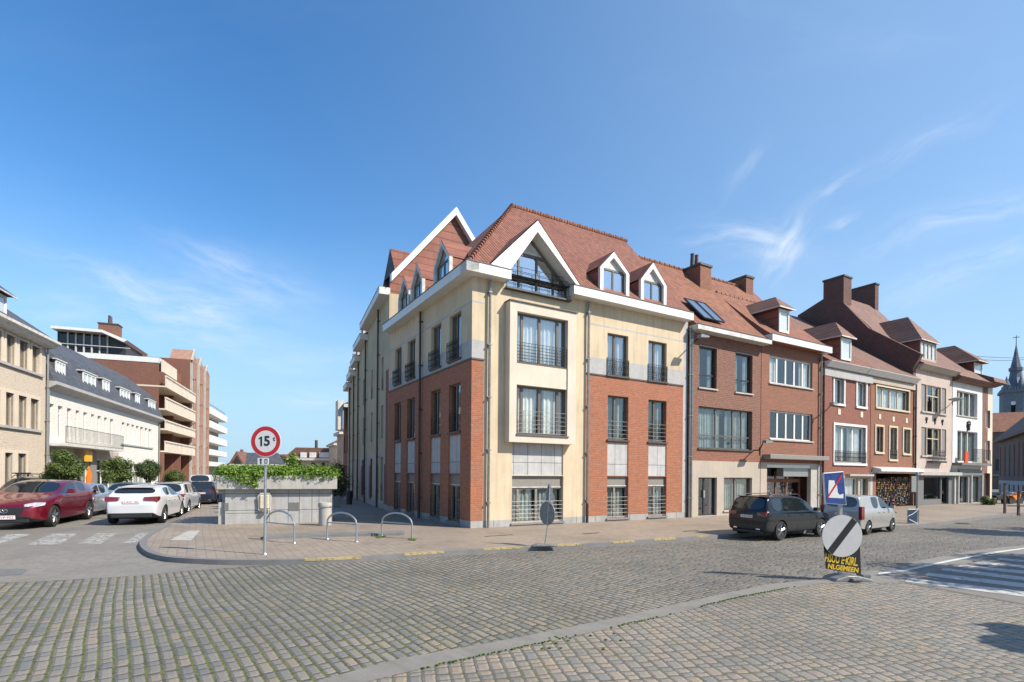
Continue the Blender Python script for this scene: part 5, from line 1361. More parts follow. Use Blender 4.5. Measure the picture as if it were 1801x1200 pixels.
m = MB(); [m.box(1.05, 1.14, y, y + .12, pz0 - .1, pz1 - .3) for y in [py0 + 3 + (py1 - py0 - 4) * i / 5 for i in range(6)]]; m.tube([(.3, py0 + 1, pz0 + .75), (.3, py1, pz0 + .75)], .04, 5); m.build('window_frame', M['white_old'], ph)
cy_ = P3(180, 560)[0]; chimney(l3, 1.5, 2.6, cy_ - .8, cy_ + .8, pz1 - .3, P3(180, 561)[1], 'brick_brown', pots=2)
# ---- salmon brick block with jagged gables
f4 = f3.shift(W3 + .02); l4 = root('jagged_brick_block', f4, 'salmon brick block with concrete fins and jagged pointed gables on the left street', 'building')
W4 = f4.x(367.5, 800); z4 = f4.z(343, 640)
n4 = 3; ops = []; ww = W4 / n4
for i in range(n4):
    for k in range(5):
        ops.append((ww * i + ww * .3, ww * i + ww * .55, 1.0 + k * 2.75, 2.4 + k * 2.75)); ops.append((ww * i + ww * .66, ww * i + ww * .84, 1.3 + k * 2.75, 2.6 + k * 2.75))
ops = [o for o in ops if o[3] < z4 - .3]
wall(l4, 0, W4, 0, z4, ops, [M['brick_salmon']], None, .2); shell(l4, 0, W4, z4, 8, 'brick_brown'); inner(l4, .1, W4 - .1, .1, z4 - .1)
for o_ in ops: window(l4, o_, cols=(.5,), rows=(.5,), fmat='white_old', cur='curtain_dim', fw=.06)
for i, (pk) in enumerate((618, 628, 639)):
    zk = f4.z((345.5, 352.5, 361)[i], pk, -.3); x0 = ww * i
    MB().box(x0 + .05, x0 + .35, -.22, 0, 0, z4 + (.2 if i else -.4)).build('concrete_fin', M['concrete'], l4)
    MB().prism([(x0 + .1, z4 - .02), (x0 + ww * .35, zk), (x0 + ww * .6, zk - .3), (x0 + ww - .1, z4 + .1), (x0 + ww - .1, z4 - .02)], 'y', -.02, 2.2).build('gable', [M['brick_salmon']], l4)
    MB().prism([(x0 + .05, z4 + .0), (x0 + ww * .35, zk + .15), (x0 + ww * .35 + .5, zk + .1), (x0 + .55, z4 - .05)], 'y', -.25, -.03).build('gable_coping', M['concrete'], l4)
# ---- white modern block
f5 = f4.shift(W4 + .02); l5 = root('white_balcony_block', f5, 'white modern block with stacked horizontal balcony bands at the far end of the left street', 'building')
W5 = f5.x(397.5, 800); z5 = f5.z(369, 728)
MB().box(0, W5, 1.4, 9, 0, z5).build('wall', M['frame_dark'], l5)
for a, c in ((716, 728), (740, 752), (765, 778), (790, 800), (812, 820)):
    za, zb_ = f5.z(369, a), f5.z(369, c)
    o = MB().box(0, W5, 0, 1.4, zb_, zb_ + .3).box(0, W5, -.15, -.001, zb_, za).build('balcony', M['white'], l5)
m = MB(); [m.box(W5 * i / 14, W5 * i / 14 + .2, 1.2, 1.38, 0, z5) for i in range(15)]; m.build('window_frame', M['white_old'], l5)
m = MB(); rail_vert(m, 0, W5, z5 + .6, z5 + 1.6, .3, sp=1.2, r=.03); m.build('roof_railing', M['rail_grey'], l5)

# pavement of that side
e0, e1 = LR.w(-60, 0), LR.w(95, 0); k0, k1 = LR.w(-60, -2.6), LR.w(95, -2.6)
MB().sheet([(e0.x, e0.y), (e1.x, e1.y), (k1.x, k1.y), (k0.x, k0.y)], .11).quad(tuple(k0), tuple(k1), (k1.x, k1.y, .11), (k0.x, k0.y, .11)).build('pavement', M['asphalt'], fix=False)['kind'] = 'structure'

# ================================================================== far end of the left street
def fframe(px, D, ang=0.0):
    p = at(px, 832, D); return Frame(p.x, p.y, ang)
fa = fframe(400, 92, R(6)); hb = root('slate_house', fa, 'distant low house with blue grey metal roof and white gable left of the round sign', 'house')
X = lambda px, py=815: fa.x(px, py); Z = lambda px, py: fa.z(px, py)
w_ = X(476)
MB().box(0, w_, 0, 8, 0, Z(430, 815)).build('wall', M['white_wall'], hb)
MB().prism([(-.2, Z(430, 816)), (4, Z(430, 795)), (8.2, Z(430, 816))], 'x', X(412), w_).build('roof', M['slate'], hb)
MB().prism([(X(404), Z(405, 817)), (X(418), Z(418, 794)), (X(432), Z(430, 817))], 'y', -.6, 4, mcap=0).build('gable', M['tiles_brown'], hb)
MB().prism([(X(411), Z(405, 815)), (X(419.5), Z(418, 801)), (X(427), Z(430, 815))], 'y', -.66, -.61).build('gable_window', M['frame_dark'], hb)
MB().box(X(416), X(419), 1.5, 2.3, Z(418, 800), Z(418, 790)).build('chimney', M['brick_brown'], hb)
MB().box(X(386), w_ + 2.5, -1.2, -1.0, 0, Z(450, 817)).build('white_fence', M['white_wall'], hb)
fb = fframe(470, 105, R(3)); hc = root('brick_row_house', fb, 'distant red brick house with small windows between metal roof and brown mansard', 'house')
X = lambda px, py=815: fb.x(px, py); Z = lambda px, py: fb.z(px, py)
MB().box(X(474), X(512), 0, 8, 0, Z(490, 806)).build('wall', M['brick_brown'], hc)
MB().prism([(-.3, Z(490, 807)), (4, Z(490, 798)), (8.3, Z(490, 807))], 'x', X(474), X(512)).build('roof', M['tiles_orange'], hc)
MB().box(X(498), X(501), 3, 4, Z(490, 804), Z(499, 795)).build('chimney', M['brick_brown'], hc)
for px in (500, 505): MB().box(X(px), X(px + 3), -.1, 0, Z(490, 817), Z(490, 810)).build('window', M['white_old'], hc)
fc = fframe(508, 88, R(2)); hd_ = root('mansard_house', fc, 'distant beige house with brown mansard roof and white dormer windows', 'house')
X = lambda px, py=815: fc.x(px, py); Z = lambda px, py: fc.z(px, py)
w_ = X(590)
MB().box(X(509), w_, 0, 8, 0, Z(540, 806)).build('wall', M['cream_pale'], hd_)
MB().prism([(X(507), Z(540, 807)), (X(510), Z(540, 797)), (X(521), Z(540, 787.5)), (w_, Z(540, 788)), (w_, Z(540, 807))], 'y', -.3, 8).build('mansard_roof', M['tiles_brown'], hd_)
MB().box(X(507), w_, -.7, -.31, Z(540, 810), Z(540, 806)).build('cornice', M['white'], hd_)
for a, c in ((530, 540), (546, 557), (563, 580)): MB().box(X(a), X(c), -.5, -.31, Z(a, 805), Z(a, 796)).build('dormer_window', M['curtain'], hd_)
for a, c in ((548, 554), (524, 529), (566, 571)): MB().box(X(a), X(c), -.1, -.01, Z(a, 828), Z(a, 814)).build('window', M['frame_dark'], hd_)
MB().lathe([(.25, 0), (.25, 1.4)], (X(549), 2, Z(549, 788)), 8).build('chimney_pot', M['lead'], hd_)
MB().box(X(572), X(577), 3, 4, Z(572, 790), Z(572, 781)).build('chimney', M['brick_brown'], hd_)

# houses on the right side of the left street, far beyond the terrace
def narrow_house(px0, px1, D, ytop, label, mat, roofmat='tiles_brown', bay=None):
    p = at(px1, 832, D); fr0 = Frame(p.x, p.y, aB + R(3)); u0 = fr0.x(px0, 850); fr = fr0.shift(u0); W = -u0
    b = root('far_house', fr, label, 'house', 'far houses along the left street')
    z = fr0.z(px1 - 1, ytop)
    n = max(2, int(W / 2.2)); ops = []
    for i in range(n):
        for k in range(int((z - 1.5) / 2.9)): ops.append((W * (i + .25) / n, W * (i + .75) / n, 1.0 + 2.9 * k, 2.7 + 2.9 * k))
    wall(b, 0, W, 0, z, ops, [M[mat]], None, .25); shell(b, 0, W, z, 8, mat); inner(b, .1, W - .1, .1, z - .1, .9)
    for o_ in ops: window(b, o_, cols=(.5,), fmat='white_old', cur='curtain_dim')
    MB().prism([(-.5, z), (3.5, z + 2.2), (8, z)], 'x', 0, W).build('roof', M[roofmat], b)
    MB().box(0, W, -.45, -.001, z - .3, z - .02).build('cornice', M['white_old'], b)
    if bay: MB().box(W * .3, W * .8, -.9, -.46, z - 2.4, z + .4).build('bay', M['white_old'], b)
    return b
narrow_house(603, 613, 50, 712, 'far house with projecting grey bay high up, just past the cream terrace', 'brick_old', bay=True)
narrow_house(592, 603, 64, 760, 'lower far house with white cornice beyond the bay house', 'taupe')
narrow_house(578, 592, 80, 780, 'farthest low house with brown roof closing the street', 'cream_pale')

# ================================================================== far right end
fd = fframe(1757, 74, R(-126)); he = root('old_brick_building', fd, 'old dark brick building with rows of red shuttered tall windows below the tower', 'building')
X = lambda px, py=815: fd.x(px, py); Z = lambda px, py: fd.z(px, py)
ops = []
for k, px in enumerate((1758, 1766, 1774, 1782, 1790, 1798, 1808, 1818)):
    for (a, c) in ((788, 815), (815.5, 838), (851, 872)): ops.append((X(px), X(px) + .55, Z(1760, c), Z(1760, a)))
we = X(1870); zee = Z(1757, 779)
M['brick_sooty'] = m_brick('sooty_brick', (0.2, 0.13, 0.10), (0.14, 0.095, 0.08), (0.2, 0.17, 0.15), g=.3)
wall(he, 0, we, 0, zee, ops, [M['brick_sooty'], M['greystone']], lambda x, z: 1 if z < Z(1760, 845) else 0, .2, [], [Z(1760, 845)])
shell(he, 0, we, zee, 10, 'brick_sooty'); inner(he, .1, we - .1, .1, zee - .1)
for o_ in ops: window(he, o_, cols=(.5,), fmat='white_old', cur='curtain_dim', glass='glass_dark'); MB().box(o_[1] + .05, o_[1] + .5, -.06, -.001, o_[2], o_[3]).build('shutter', M['brick_red'], he)
MB().prism([(-.6, zee), (-.6, zee + .3), (4.5, zee + 5.5), (10, zee + .2), (10, zee)], 'x', -.3, we).build('roof', M['tiles_brown'], he)
fe = fframe(1740, 92, R(-30)); hf = root('tiled_house', fe, 'distant dark house with red tiled roof seen in the gap left of the tower', 'house')
zz = fe.z(1745, 760)
MB().box(0, 5.5, 0, 8, 0, zz).build('wall', M['brick_sooty'], hf)
MB().prism([(-.3, zz), (3.5, zz + 3.6), (8, zz)], 'x', -.3, 6.2).build('roof', M['tiles_orange'], hf)
for k in range(3): MB().box(.8 + k * 1.6, 1.7 + k * 1.6, -.05, -.001, 3.2, 5.2).build('window', M['frame_dark'], hf)
MB().box(0, 5.5, -.5, -.001, 2.4, 2.5).build('awning', M['white_old'], hf)
# belfry
ft = fframe(1763, 190, R(-36)); tw = root('belfry_tower', ft, 'tall grey stone belfry tower with slender spire at the far right', 'tower')
X = lambda px, py=700: ft.x(px, py); Z = lambda py, px=1785: ft.z(px, py)
tw1 = X(1801.5); m = MB(); zt_ = Z(690)
wall(tw, 0, tw1, 0, zt_, [(tw1 * .38, tw1 * .60, Z(745), Z(706))], [M['stone_tower']], None, .8)
MB().quad((0, 0, 0), (0, 9, 0), (0, 9, zt_), (0, 0, zt_)).quad((tw1, 0, 0), (tw1, 0, zt_), (tw1, 9, zt_), (tw1, 9, 0)).quad((0, 9, 0), (tw1, 9, 0), (tw1, 9, zt_), (0, 9, zt_)).quad((tw1 * .3, .8, Z(760)), (tw1 * .7, .8, Z(760)), (tw1 * .7, .8, zt_), (tw1 * .3, .8, zt_), m=1).build('tower_side', [M['stone_tower'], M['inner']], tw, fix=False)
MB().lathe([(.9, -.06), (.9, 0)], (tw1 * .49, .1, Z(708)), 20, 'y').build('clock_face', M['sign_white'], tw)
m = MB().box(-.5, tw1 + .5, -.5, 9.5, zt_, zt_ + 1.0)
for i in range(8): m.box(-.5 + i * (tw1 + 1) / 8, -.5 + i * (tw1 + 1) / 8 + .6, -.5, 0, zt_ + 1.0, zt_ + 2.0)
m.build('parapet', M['stone_tower'], tw)
sx = X(1791, 640); M['slate_spire'] = m_plain('spire_slate', (.12, .14, .18), .6, noise=.4, nscale=1.0)  # spire slate made paler and bluer, distance haze put into its colour
m = MB().lathe([(4.6, zt_ + 1.0), (3.3, Z(677)), (1.9, Z(662)), (1.6, Z(650)), (2.0, Z(649.5)), (2.0, Z(644)), (1.55, Z(643.5)), (.8, Z(625)), (.15, Z(604)), (.05, Z(592))], (sx, 4.5, 0), 8)
sp_ = m.build('spire', M['slate_spire'], tw)
MB().box(sx - .09, sx + .09, 4.4, 4.6, Z(603), Z(586)).box(sx - .9, sx + .9, 4.42, 4.58, Z(590), Z(589)).build('cross', M['slate_spire'], sp_)
for px in (1771.5, 1797):
    x_ = X(px, 680); MB().lathe([(1.0, zt_ + .5), (1.0, Z(676)), (.5, Z(668)), (.05, Z(660))], (x_, 1.2, 0), 8).build('turret', M['slate_spire'], tw)
# wires across the square
for (a, b_, sg) in (((1690, 624, 44), (1900, 617, 60), .5), ((1690, 628, 44), (1900, 606, 60), .9)):
    p, q_ = at(*a), at(*b_); pts = []
    for i in range(13):
        t = i / 12; v_ = p.lerp(q_, t); v_.z -= sg * 4 * t * (1 - t); pts.append(v_)
    o = MB().tube(pts, .018, 4).build('overhead_wire', M['iron']); tag(o, 'upper thin overhead wire crossing the sky left of the spire' if sg > .7 else 'lower taut overhead wire crossing the sky left of the spire', 'wire', 'overhead wires')

# ================================================================== planter kiosk, hedge
aK = aV - math.pi / 2
ko = gp(395, 928); KF = Frame(ko.x, ko.y, aK)
kz = lambda px, py, y=0: KF.z(px, py, y)
kb = root('concrete_planter', KF, 'large grey concrete planter block with overhanging rim on the pavement corner', 'planter')
kW = KF.x(584, 900); s0 = KF.x(380.5, 850, -.22); s1 = KF.x(593, 850, -.22); kt = kz(385, 836, -.22); km = kz(385, 861, -.22)
MB().box(0, kW, 0, 2.4, HK - .1, km - .001).build('base_wall', M['concrete_panel'], kb, bevel=.01)
MB().box(s0, s1, -.22, 2.7, km, kt - .12).build('rim', M['concrete'], kb, bevel=.015)
m = MB(); 
m.box(s0, s1, -.22, -.02, kt - .119, kt).box(s0, s1, 2.5, 2.7, kt - .119, kt).box(s0, s0 + .2, -.019, 2.499, kt - .119, kt).box(s1 - .2, s1, -.019, 2.499, kt - .119, kt)
m.build('rim_edge', M['concrete'], kb)
MB().quad((s0 + .2, -.02, kt - .1), (s1 - .2, -.02, kt - .1), (s1 - .2, 2.5, kt - .1), (s0 + .2, 2.5, kt - .1)).build('soil', M['bark'], kb, fix=False)
MB().box(s0 + .02, -.002, .12, 1.2, HK - .05, kz(390, 884)).box(s0 + .12, -.002, .3, .9, kz(390, 884), km - .002).build('side_block', M['concrete'], kb)
for a, c, t, b_ in ((509, 527.5, 884, 898.5), (395.5, 403, 885, 898.5)):
    MB().box(KF.x(a), KF.x(c), -.012, 0, kz(a, b_), kz(a, t)).build('vent_panel', M['concrete_dark'], kb)
m = MB()
for px in (508, 527.5, 562): m.box(KF.x(px) - .008, KF.x(px) + .008, -.008, 0, HK, km - .01)
m.box(0.05, KF.x(462), -.008, 0, kz(400, 903) - .006, kz(400, 903) + .006)
m.build('panel_joint', M['concrete_dark'], kb)
# letter box on the wall
bx = KF.shift(KF.x(457, 880)); lb_ = root('wall_box', bx, 'cream rounded box with metal frame fixed on the planter wall behind the sign pole', 'box')
z0_, z1_ = kz(457, 897), kz(457, 868); m = MB().box(0, .34, -.16, -.02, z0_ + .04, z1_ - .04).build('body', M['beige_frame'], lb_, bevel=.04)
m = MB(); m.tube([(-.03, -.1, z0_), (-.05, -.1, z1_ - .1), (.02, -.1, z1_), (.32, -.1, z1_), (.38, -.1, z1_ - .1), (.37, -.1, z0_)], .022, 6, closed=True); m.build('frame', M['white_old'], lb_)
MB().box(.1, .26, -.2, -.1, z0_ - .06, z0_ + .04).build('spout', M['rail_grey'], lb_)

def leaves(fn, n, size, rng, mat, name, parent=None, up=.35):
    """n little leaf quads placed by fn() -> (point, outward)"""
    v = []; f = []
    for i in range(n):
        p, o = fn()
        nr = (o + Vector((rng.uniform(-1, 1), rng.uniform(-1, 1), rng.uniform(-.6, 1) + up)) * .8).normalized()
        a = nr.cross(Vector((rng.uniform(-1, 1), rng.uniform(-1, 1), rng.uniform(-1, 1)))).normalized(); b = nr.cross(a)
        s = size * rng.uniform(.6, 1.35); k = len(v)
        v += [p - a * s * .5, p - b * s * .32 + nr * s * .05, p + a * s * .5, p + b * s * .32 + nr * s * .05]
        f.append((k, k + 1, k + 2, k + 3))
    me = bpy.data.meshes.new(name); me.from_pydata([tuple(q) for q in v], [], f); me.materials.append(M[mat])
    o = bpy.data.objects.new(name, me); COL.objects.link(o)
    if parent is not None: o.parent = parent
    return o
rv = random.Random(11)
def in_clumps(cl, rng):
    tot_ = sum(c[1] * c[1] for c in cl)
    def fn():
        r = rng.random() * tot_
        for c in cl:
            r -= c[1] * c[1]
            if r <= 0: break
        while True:
            d_ = Vector((rng.gauss(0, 1), rng.gauss(0, 1), rng.gauss(0, 1)))
            if d_.length > .1: break
        d_.normalize(); rad = c[1] * (rng.random() ** .45)
        sc = c[2] if len(c) > 2 else (1, 1, 1)
        return c[0] + Vector((d_.x * rad * sc[0], d_.y * rad * sc[1], d_.z * rad * sc[2])), d_
    return fn
cl = []
wS = s1 - s0
for i in range(46):
    x = s0 + .05 + (wS - .15) * i / 45; f_ = i / 45
    h = .34 + .12 * math.sin(i * 1.3) + rv.uniform(-.06, .08)
    for y in (-.05, .6, 1.3, 2.0): cl.append((Vector((x, y + rv.uniform(-.15, .15), kt + .05 + rv.uniform(0, .12))), rv.uniform(.20, .30) * (1.15 - .25 * (f_ > .6) * (f_ < .66))))
for i in range(14): cl.append((Vector((KF.x(515, 820) + rv.uniform(-.3, .3) * (1 - i / 16), .4 + rv.uniform(-.2, .2), kt + .25 + i * .045)), .24 - i * .008))
for i in range(26): cl.append((Vector((KF.x(440, 845, -.25) + rv.uniform(-.75, .6) * (1 - i / 40), -.28, kt + .10 - .5 * i / 26)), rv.uniform(.08, .17)))
for px in (400, 410, 470, 485, 500, 520, 535, 548, 570, 583): cl.append((Vector((KF.x(px, 845, -.25), -.25, kt - .05)), .11))
hz = root('ivy_hedge', KF, 'bright green ivy spilling over the rim of the concrete planter', 'plant')
leaves(in_clumps(cl, rv), 25000, .08, rv, 'leaf_ivy', 'foliage', hz)
m = MB()
for i in range(10): x = s0 + .4 + i * wS / 10.5; m.tube([(x, 1.0, kt - .1), (x + .1, .9, kt + .25)], [.03, .015], 5)
m.build('stem', M['bark'], hz)

# ================================================================== trees
def tree(px, D, ztop, crown_r, trunk_h, label, mat='leaf', n=7500, size=.095, seed=1, group=None, sc=(1, 1, .95), name='street_tree', base=0.0):
    p = at(px, 832, D); fr = Frame(p.x, p.y, 0.3 * seed)
    rng = random.Random(seed); t = root(name, fr, label, 'tree', group, z=base)
    zc = ztop - crown_r * sc[2]
    m = MB().tube([(0, 0, 0), (.03, .01, trunk_h * .6), (0, .02, zc)], [.085 + crown_r * .02, .07, .035], 8)
    cl = []
    for i in range(16):
        d_ = Vector((rng.gauss(0, 1), rng.gauss(0, 1), rng.gauss(0, 1))).normalized(); r = crown_r * rng.uniform(.35, .72)
        c = Vector((d_.x * r * sc[0], d_.y * r * sc[1], zc + d_.z * r * sc[2]))
        cl.append((c, crown_r * rng.uniform(.28, .46))); m.tube([(0, .01, trunk_h * rng.uniform(.75, 1.1)), tuple((Vector((0, 0, trunk_h)) + c) * .5), tuple(c)], [.03, .02, .01], 5)
    cl.append((Vector((0, 0, zc)), crown_r * .6))
    m.build('trunk', M['bark'], t, smooth=True)
    leaves(in_clumps(cl, rng), n, size, rng, mat, 'crown', t)
    return t
GT = 'small trees along the left pavement'
def tz(py, px, D): return at(px, py, D).z
tree(109, 25.5, tz(783, 109, 25.5), 1.0, 1.0, 'largest rounded street tree on the left, beside the silver car', seed=2, group=GT, n=11000, sc=(.92, .92, 1.2))
tree(209, 31, tz(803, 209, 31), .95, 1.1, 'loose small street tree behind the white hatchback', 'leaf', seed=3, group=GT, sc=(1, 1, .95))
tree(263, 36, tz(808, 263, 36), .95, 1.1, 'third street tree, in front of the balcony block, darker', 'leaf_dark', seed=4, group=GT, sc=(1, 1, .85))
tree(305, 40, tz(824, 305, 40), .95, .9, 'fourth street tree, low and bright green beside the balcony block', seed=5, group=GT, sc=(1, 1, .7))
tree(590, 36, tz(806, 590, 36), 1.5, 1.2, 'dark green tree in the shade beyond the concrete planter', 'leaf_dark', seed=6, n=7000, sc=(.85, .85, 1.1))
tree(489, 100, tz(796, 489, 100), 1.6, 3.5, 'distant autumn toned tree right of the round sign', 'leaf_dark', seed=7, n=1500, size=.4)
tree(1741, 38, tz(868, 1741, 38), .62, .5, 'bushy potted shrub at the corner house', seed=8, n=1800, size=.1, name='potted_shrub')
for i, (x, y, r, h, s_) in enumerate(((15.8, 9.4, 2.1, 6.7, 21), (22.9, 18.4, 1.5, 5.8, 22), (11.35, 5.2, .75, 5.0, 23), (19.2, 10.4, 2.2, 7.0, 24), (27.5, 18.6, 2.0, 6.8, 25))):  # unseen trees added past the right edge to cast the ground shadows
    fr = Frame(x, y, 0)
    rng = random.Random(s_); zc = h - r; t = root('street_tree', fr, ['broad tree beyond the right edge nearest the crossing', 'tree beyond the right edge shading the far cobbles', 'smallest tree beyond the right edge', 'tall tree beyond the right edge behind the crossing', 'outermost tree beyond the right edge'][i], 'tree', 'trees beyond the right edge')
    m = MB().tube([(0, 0, 0), (0, 0, zc)], [.16, .08], 8); cl = [(Vector((rng.uniform(-1, 1) * r * .6, rng.uniform(-1, 1) * r * .6, zc + rng.uniform(-.7, .7) * r)), r * rng.uniform(.3, .5)) for _ in range(14)]
    m.build('trunk', M['bark'], t); leaves(in_clumps(cl, rng), 5000, .2, rng, 'leaf', 'crown', t)

# ================================================================== cars
_paint = {}
def paint(name, col, metal=0.35, rough=0.28):
    if name not in _paint:
        n = NT(name); nz = n.noise(n.obj(), 60, 2.0)
        n.base(n.mix(n.m('MULTIPLY', nz, .3), col, tuple(c * .75 for c in col))); n.set(Metallic=metal, Roughness=rough)
        n.bsdf.inputs['Coat Weight'].default_value = 0.9 if max(col) > .03 else .35; n.bsdf.inputs['Coat Roughness'].default_value = 0.03
        _paint[name] = n.mat
        if max(col) < .03: n.bsdf.inputs['Specular IOR Level'].default_value = .3
    return _paint[name]
cg = NT('car_glass'); cg.base((0.012, 0.016, 0.02)); cg.set(Roughness=0.04); cg.bsdf.inputs['Specular IOR Level'].default_value = 0.9
cg.bump(cg.noise(cg.obj(), 2.0, 1.0), 0.004, 0.5); M['car_glass'] = cg.mat

KIND = {
 # (distance from nose, underside, belt, roof, width factor)
 'hatch': dict(L=4.40, W=1.80, wb=2.68, fo=.88, wr=.325, st=[(0, .32, .60, .60, .60), (.10, .20, .70, .70, .84), (.5, .17, .83, .83, .96), (1.0, .17, .92, .92, 1.0), (1.32, .17, .97, .99, 1.0),
      (2.1, .17, .97, 1.38, 1.0), (2.62, .17, .98, 1.43, 1.0), (2.70, .17, .98, 1.435, 1.0), (3.40, .17, 1.01, 1.40, 1.0), (3.78, .18, 1.04, 1.34, .98), (4.14, .22, 1.04, 1.09, .93), (4.33, .28, .94, .96, .88), (4.40, .36, .68, .68, .80)],
      side=[4, 5, 7], ws=4, rw=9),
 'mpv': dict(L=4.15, W=1.76, wb=2.6, fo=.80, wr=.31, st=[(0, .34, .66, .66, .62), (.10, .20, .78, .78, .84), (.4, .18, .92, .92, .95), (.8, .18, 1.0, 1.0, 1.0), (1.0, .18, 1.04, 1.06, 1.0),
      (1.85, .18, 1.02, 1.53, 1.0), (2.35, .18, 1.03, 1.60, 1.0), (2.43, .18, 1.03, 1.605, 1.0), (3.2, .18, 1.06, 1.58, 1.0), (3.62, .19, 1.08, 1.50, .98), (3.96, .22, 1.06, 1.10, .94), (4.08, .28, .95, .97, .9), (4.15, .38, .70, .70, .82)],
      side=[4, 5, 7], ws=4, rw=9),
 'suv': dict(L=4.63, W=1.86, wb=2.83, fo=.88, wr=.37, st=[(0, .40, .72, .72, .70), (.08, .28, .86, .86, .88), (.35, .26, .98, .98, .96), (1.0, .26, 1.04, 1.04, 1.0), (1.25, .26, 1.08, 1.10, 1.0),
      (1.90, .26, 1.09, 1.68, 1.0), (2.60, .26, 1.10, 1.75, 1.0), (2.68, .26, 1.10, 1.755, 1.0), (3.45, .26, 1.11, 1.755, 1.0), (3.52, .26, 1.11, 1.75, 1.0), (4.16, .27, 1.12, 1.72, .99), (4.36, .27, 1.12, 1.70, .985), (4.54, .34, 1.13, 1.17, .96), (4.60, .36, 1.0, 1.02, .92), (4.63, .44, .74, .74, .86)],
      side=[4, 5, 7, 9], ws=4, rw=11),
 'van': dict(L=4.40, W=1.83, wb=2.72, fo=.88, wr=.32, st=[(0, .36, .70, .70, .66), (.10, .22, .84, .84, .88), (.45, .19, 1.02, 1.02, .96), (.85, .19, 1.12, 1.13, 1.0), (1.0, .19, 1.14, 1.17, 1.0),
      (1.75, .19, 1.14, 1.72, 1.0), (2.25, .19, 1.14, 1.81, 1.0), (2.36, .19, 1.14, 1.82, 1.0), (3.1, .19, 1.14, 1.84, 1.0), (3.2, .19, 1.14, 1.84, 1.0), (4.05, .20, 1.14, 1.83, 1.0), (4.25, .22, 1.16, 1.80, .99), (4.34, .26, 1.18, 1.22, .97), (4.38, .34, 1.05, 1.08, .95), (4.40, .42, .74, .74, .92)],
      side=[4, 5, 7], ws=4, rw=11)}

def text_obj(s, size, mat, parent, name='lettering', m=Matrix(), ext=0.002, space=1.0, bold=0.0):
    cu_ = bpy.data.curves.new('lettering', 'FONT'); cu_.body = s; cu_.size = size; cu_.extrude = ext; cu_.align_x = 'CENTER'; cu_.align_y = 'CENTER'; cu_.space_character = space; cu_.offset = bold
    tmp = bpy.data.objects.new('tmp_text', cu_); COL.objects.link(tmp)
    dg = bpy.context.evaluated_depsgraph_get(); me = bpy.data.meshes.new_from_object(tmp.evaluated_get(dg)); bpy.data.objects.remove(tmp)
    me.transform(m @ Matrix.Rotation(math.pi / 2, 4, 'X')); me.materials.clear(); me.materials.append(M[mat])
    o = bpy.data.objects.new(name, me); COL.objects.link(o); o.parent = parent; return o

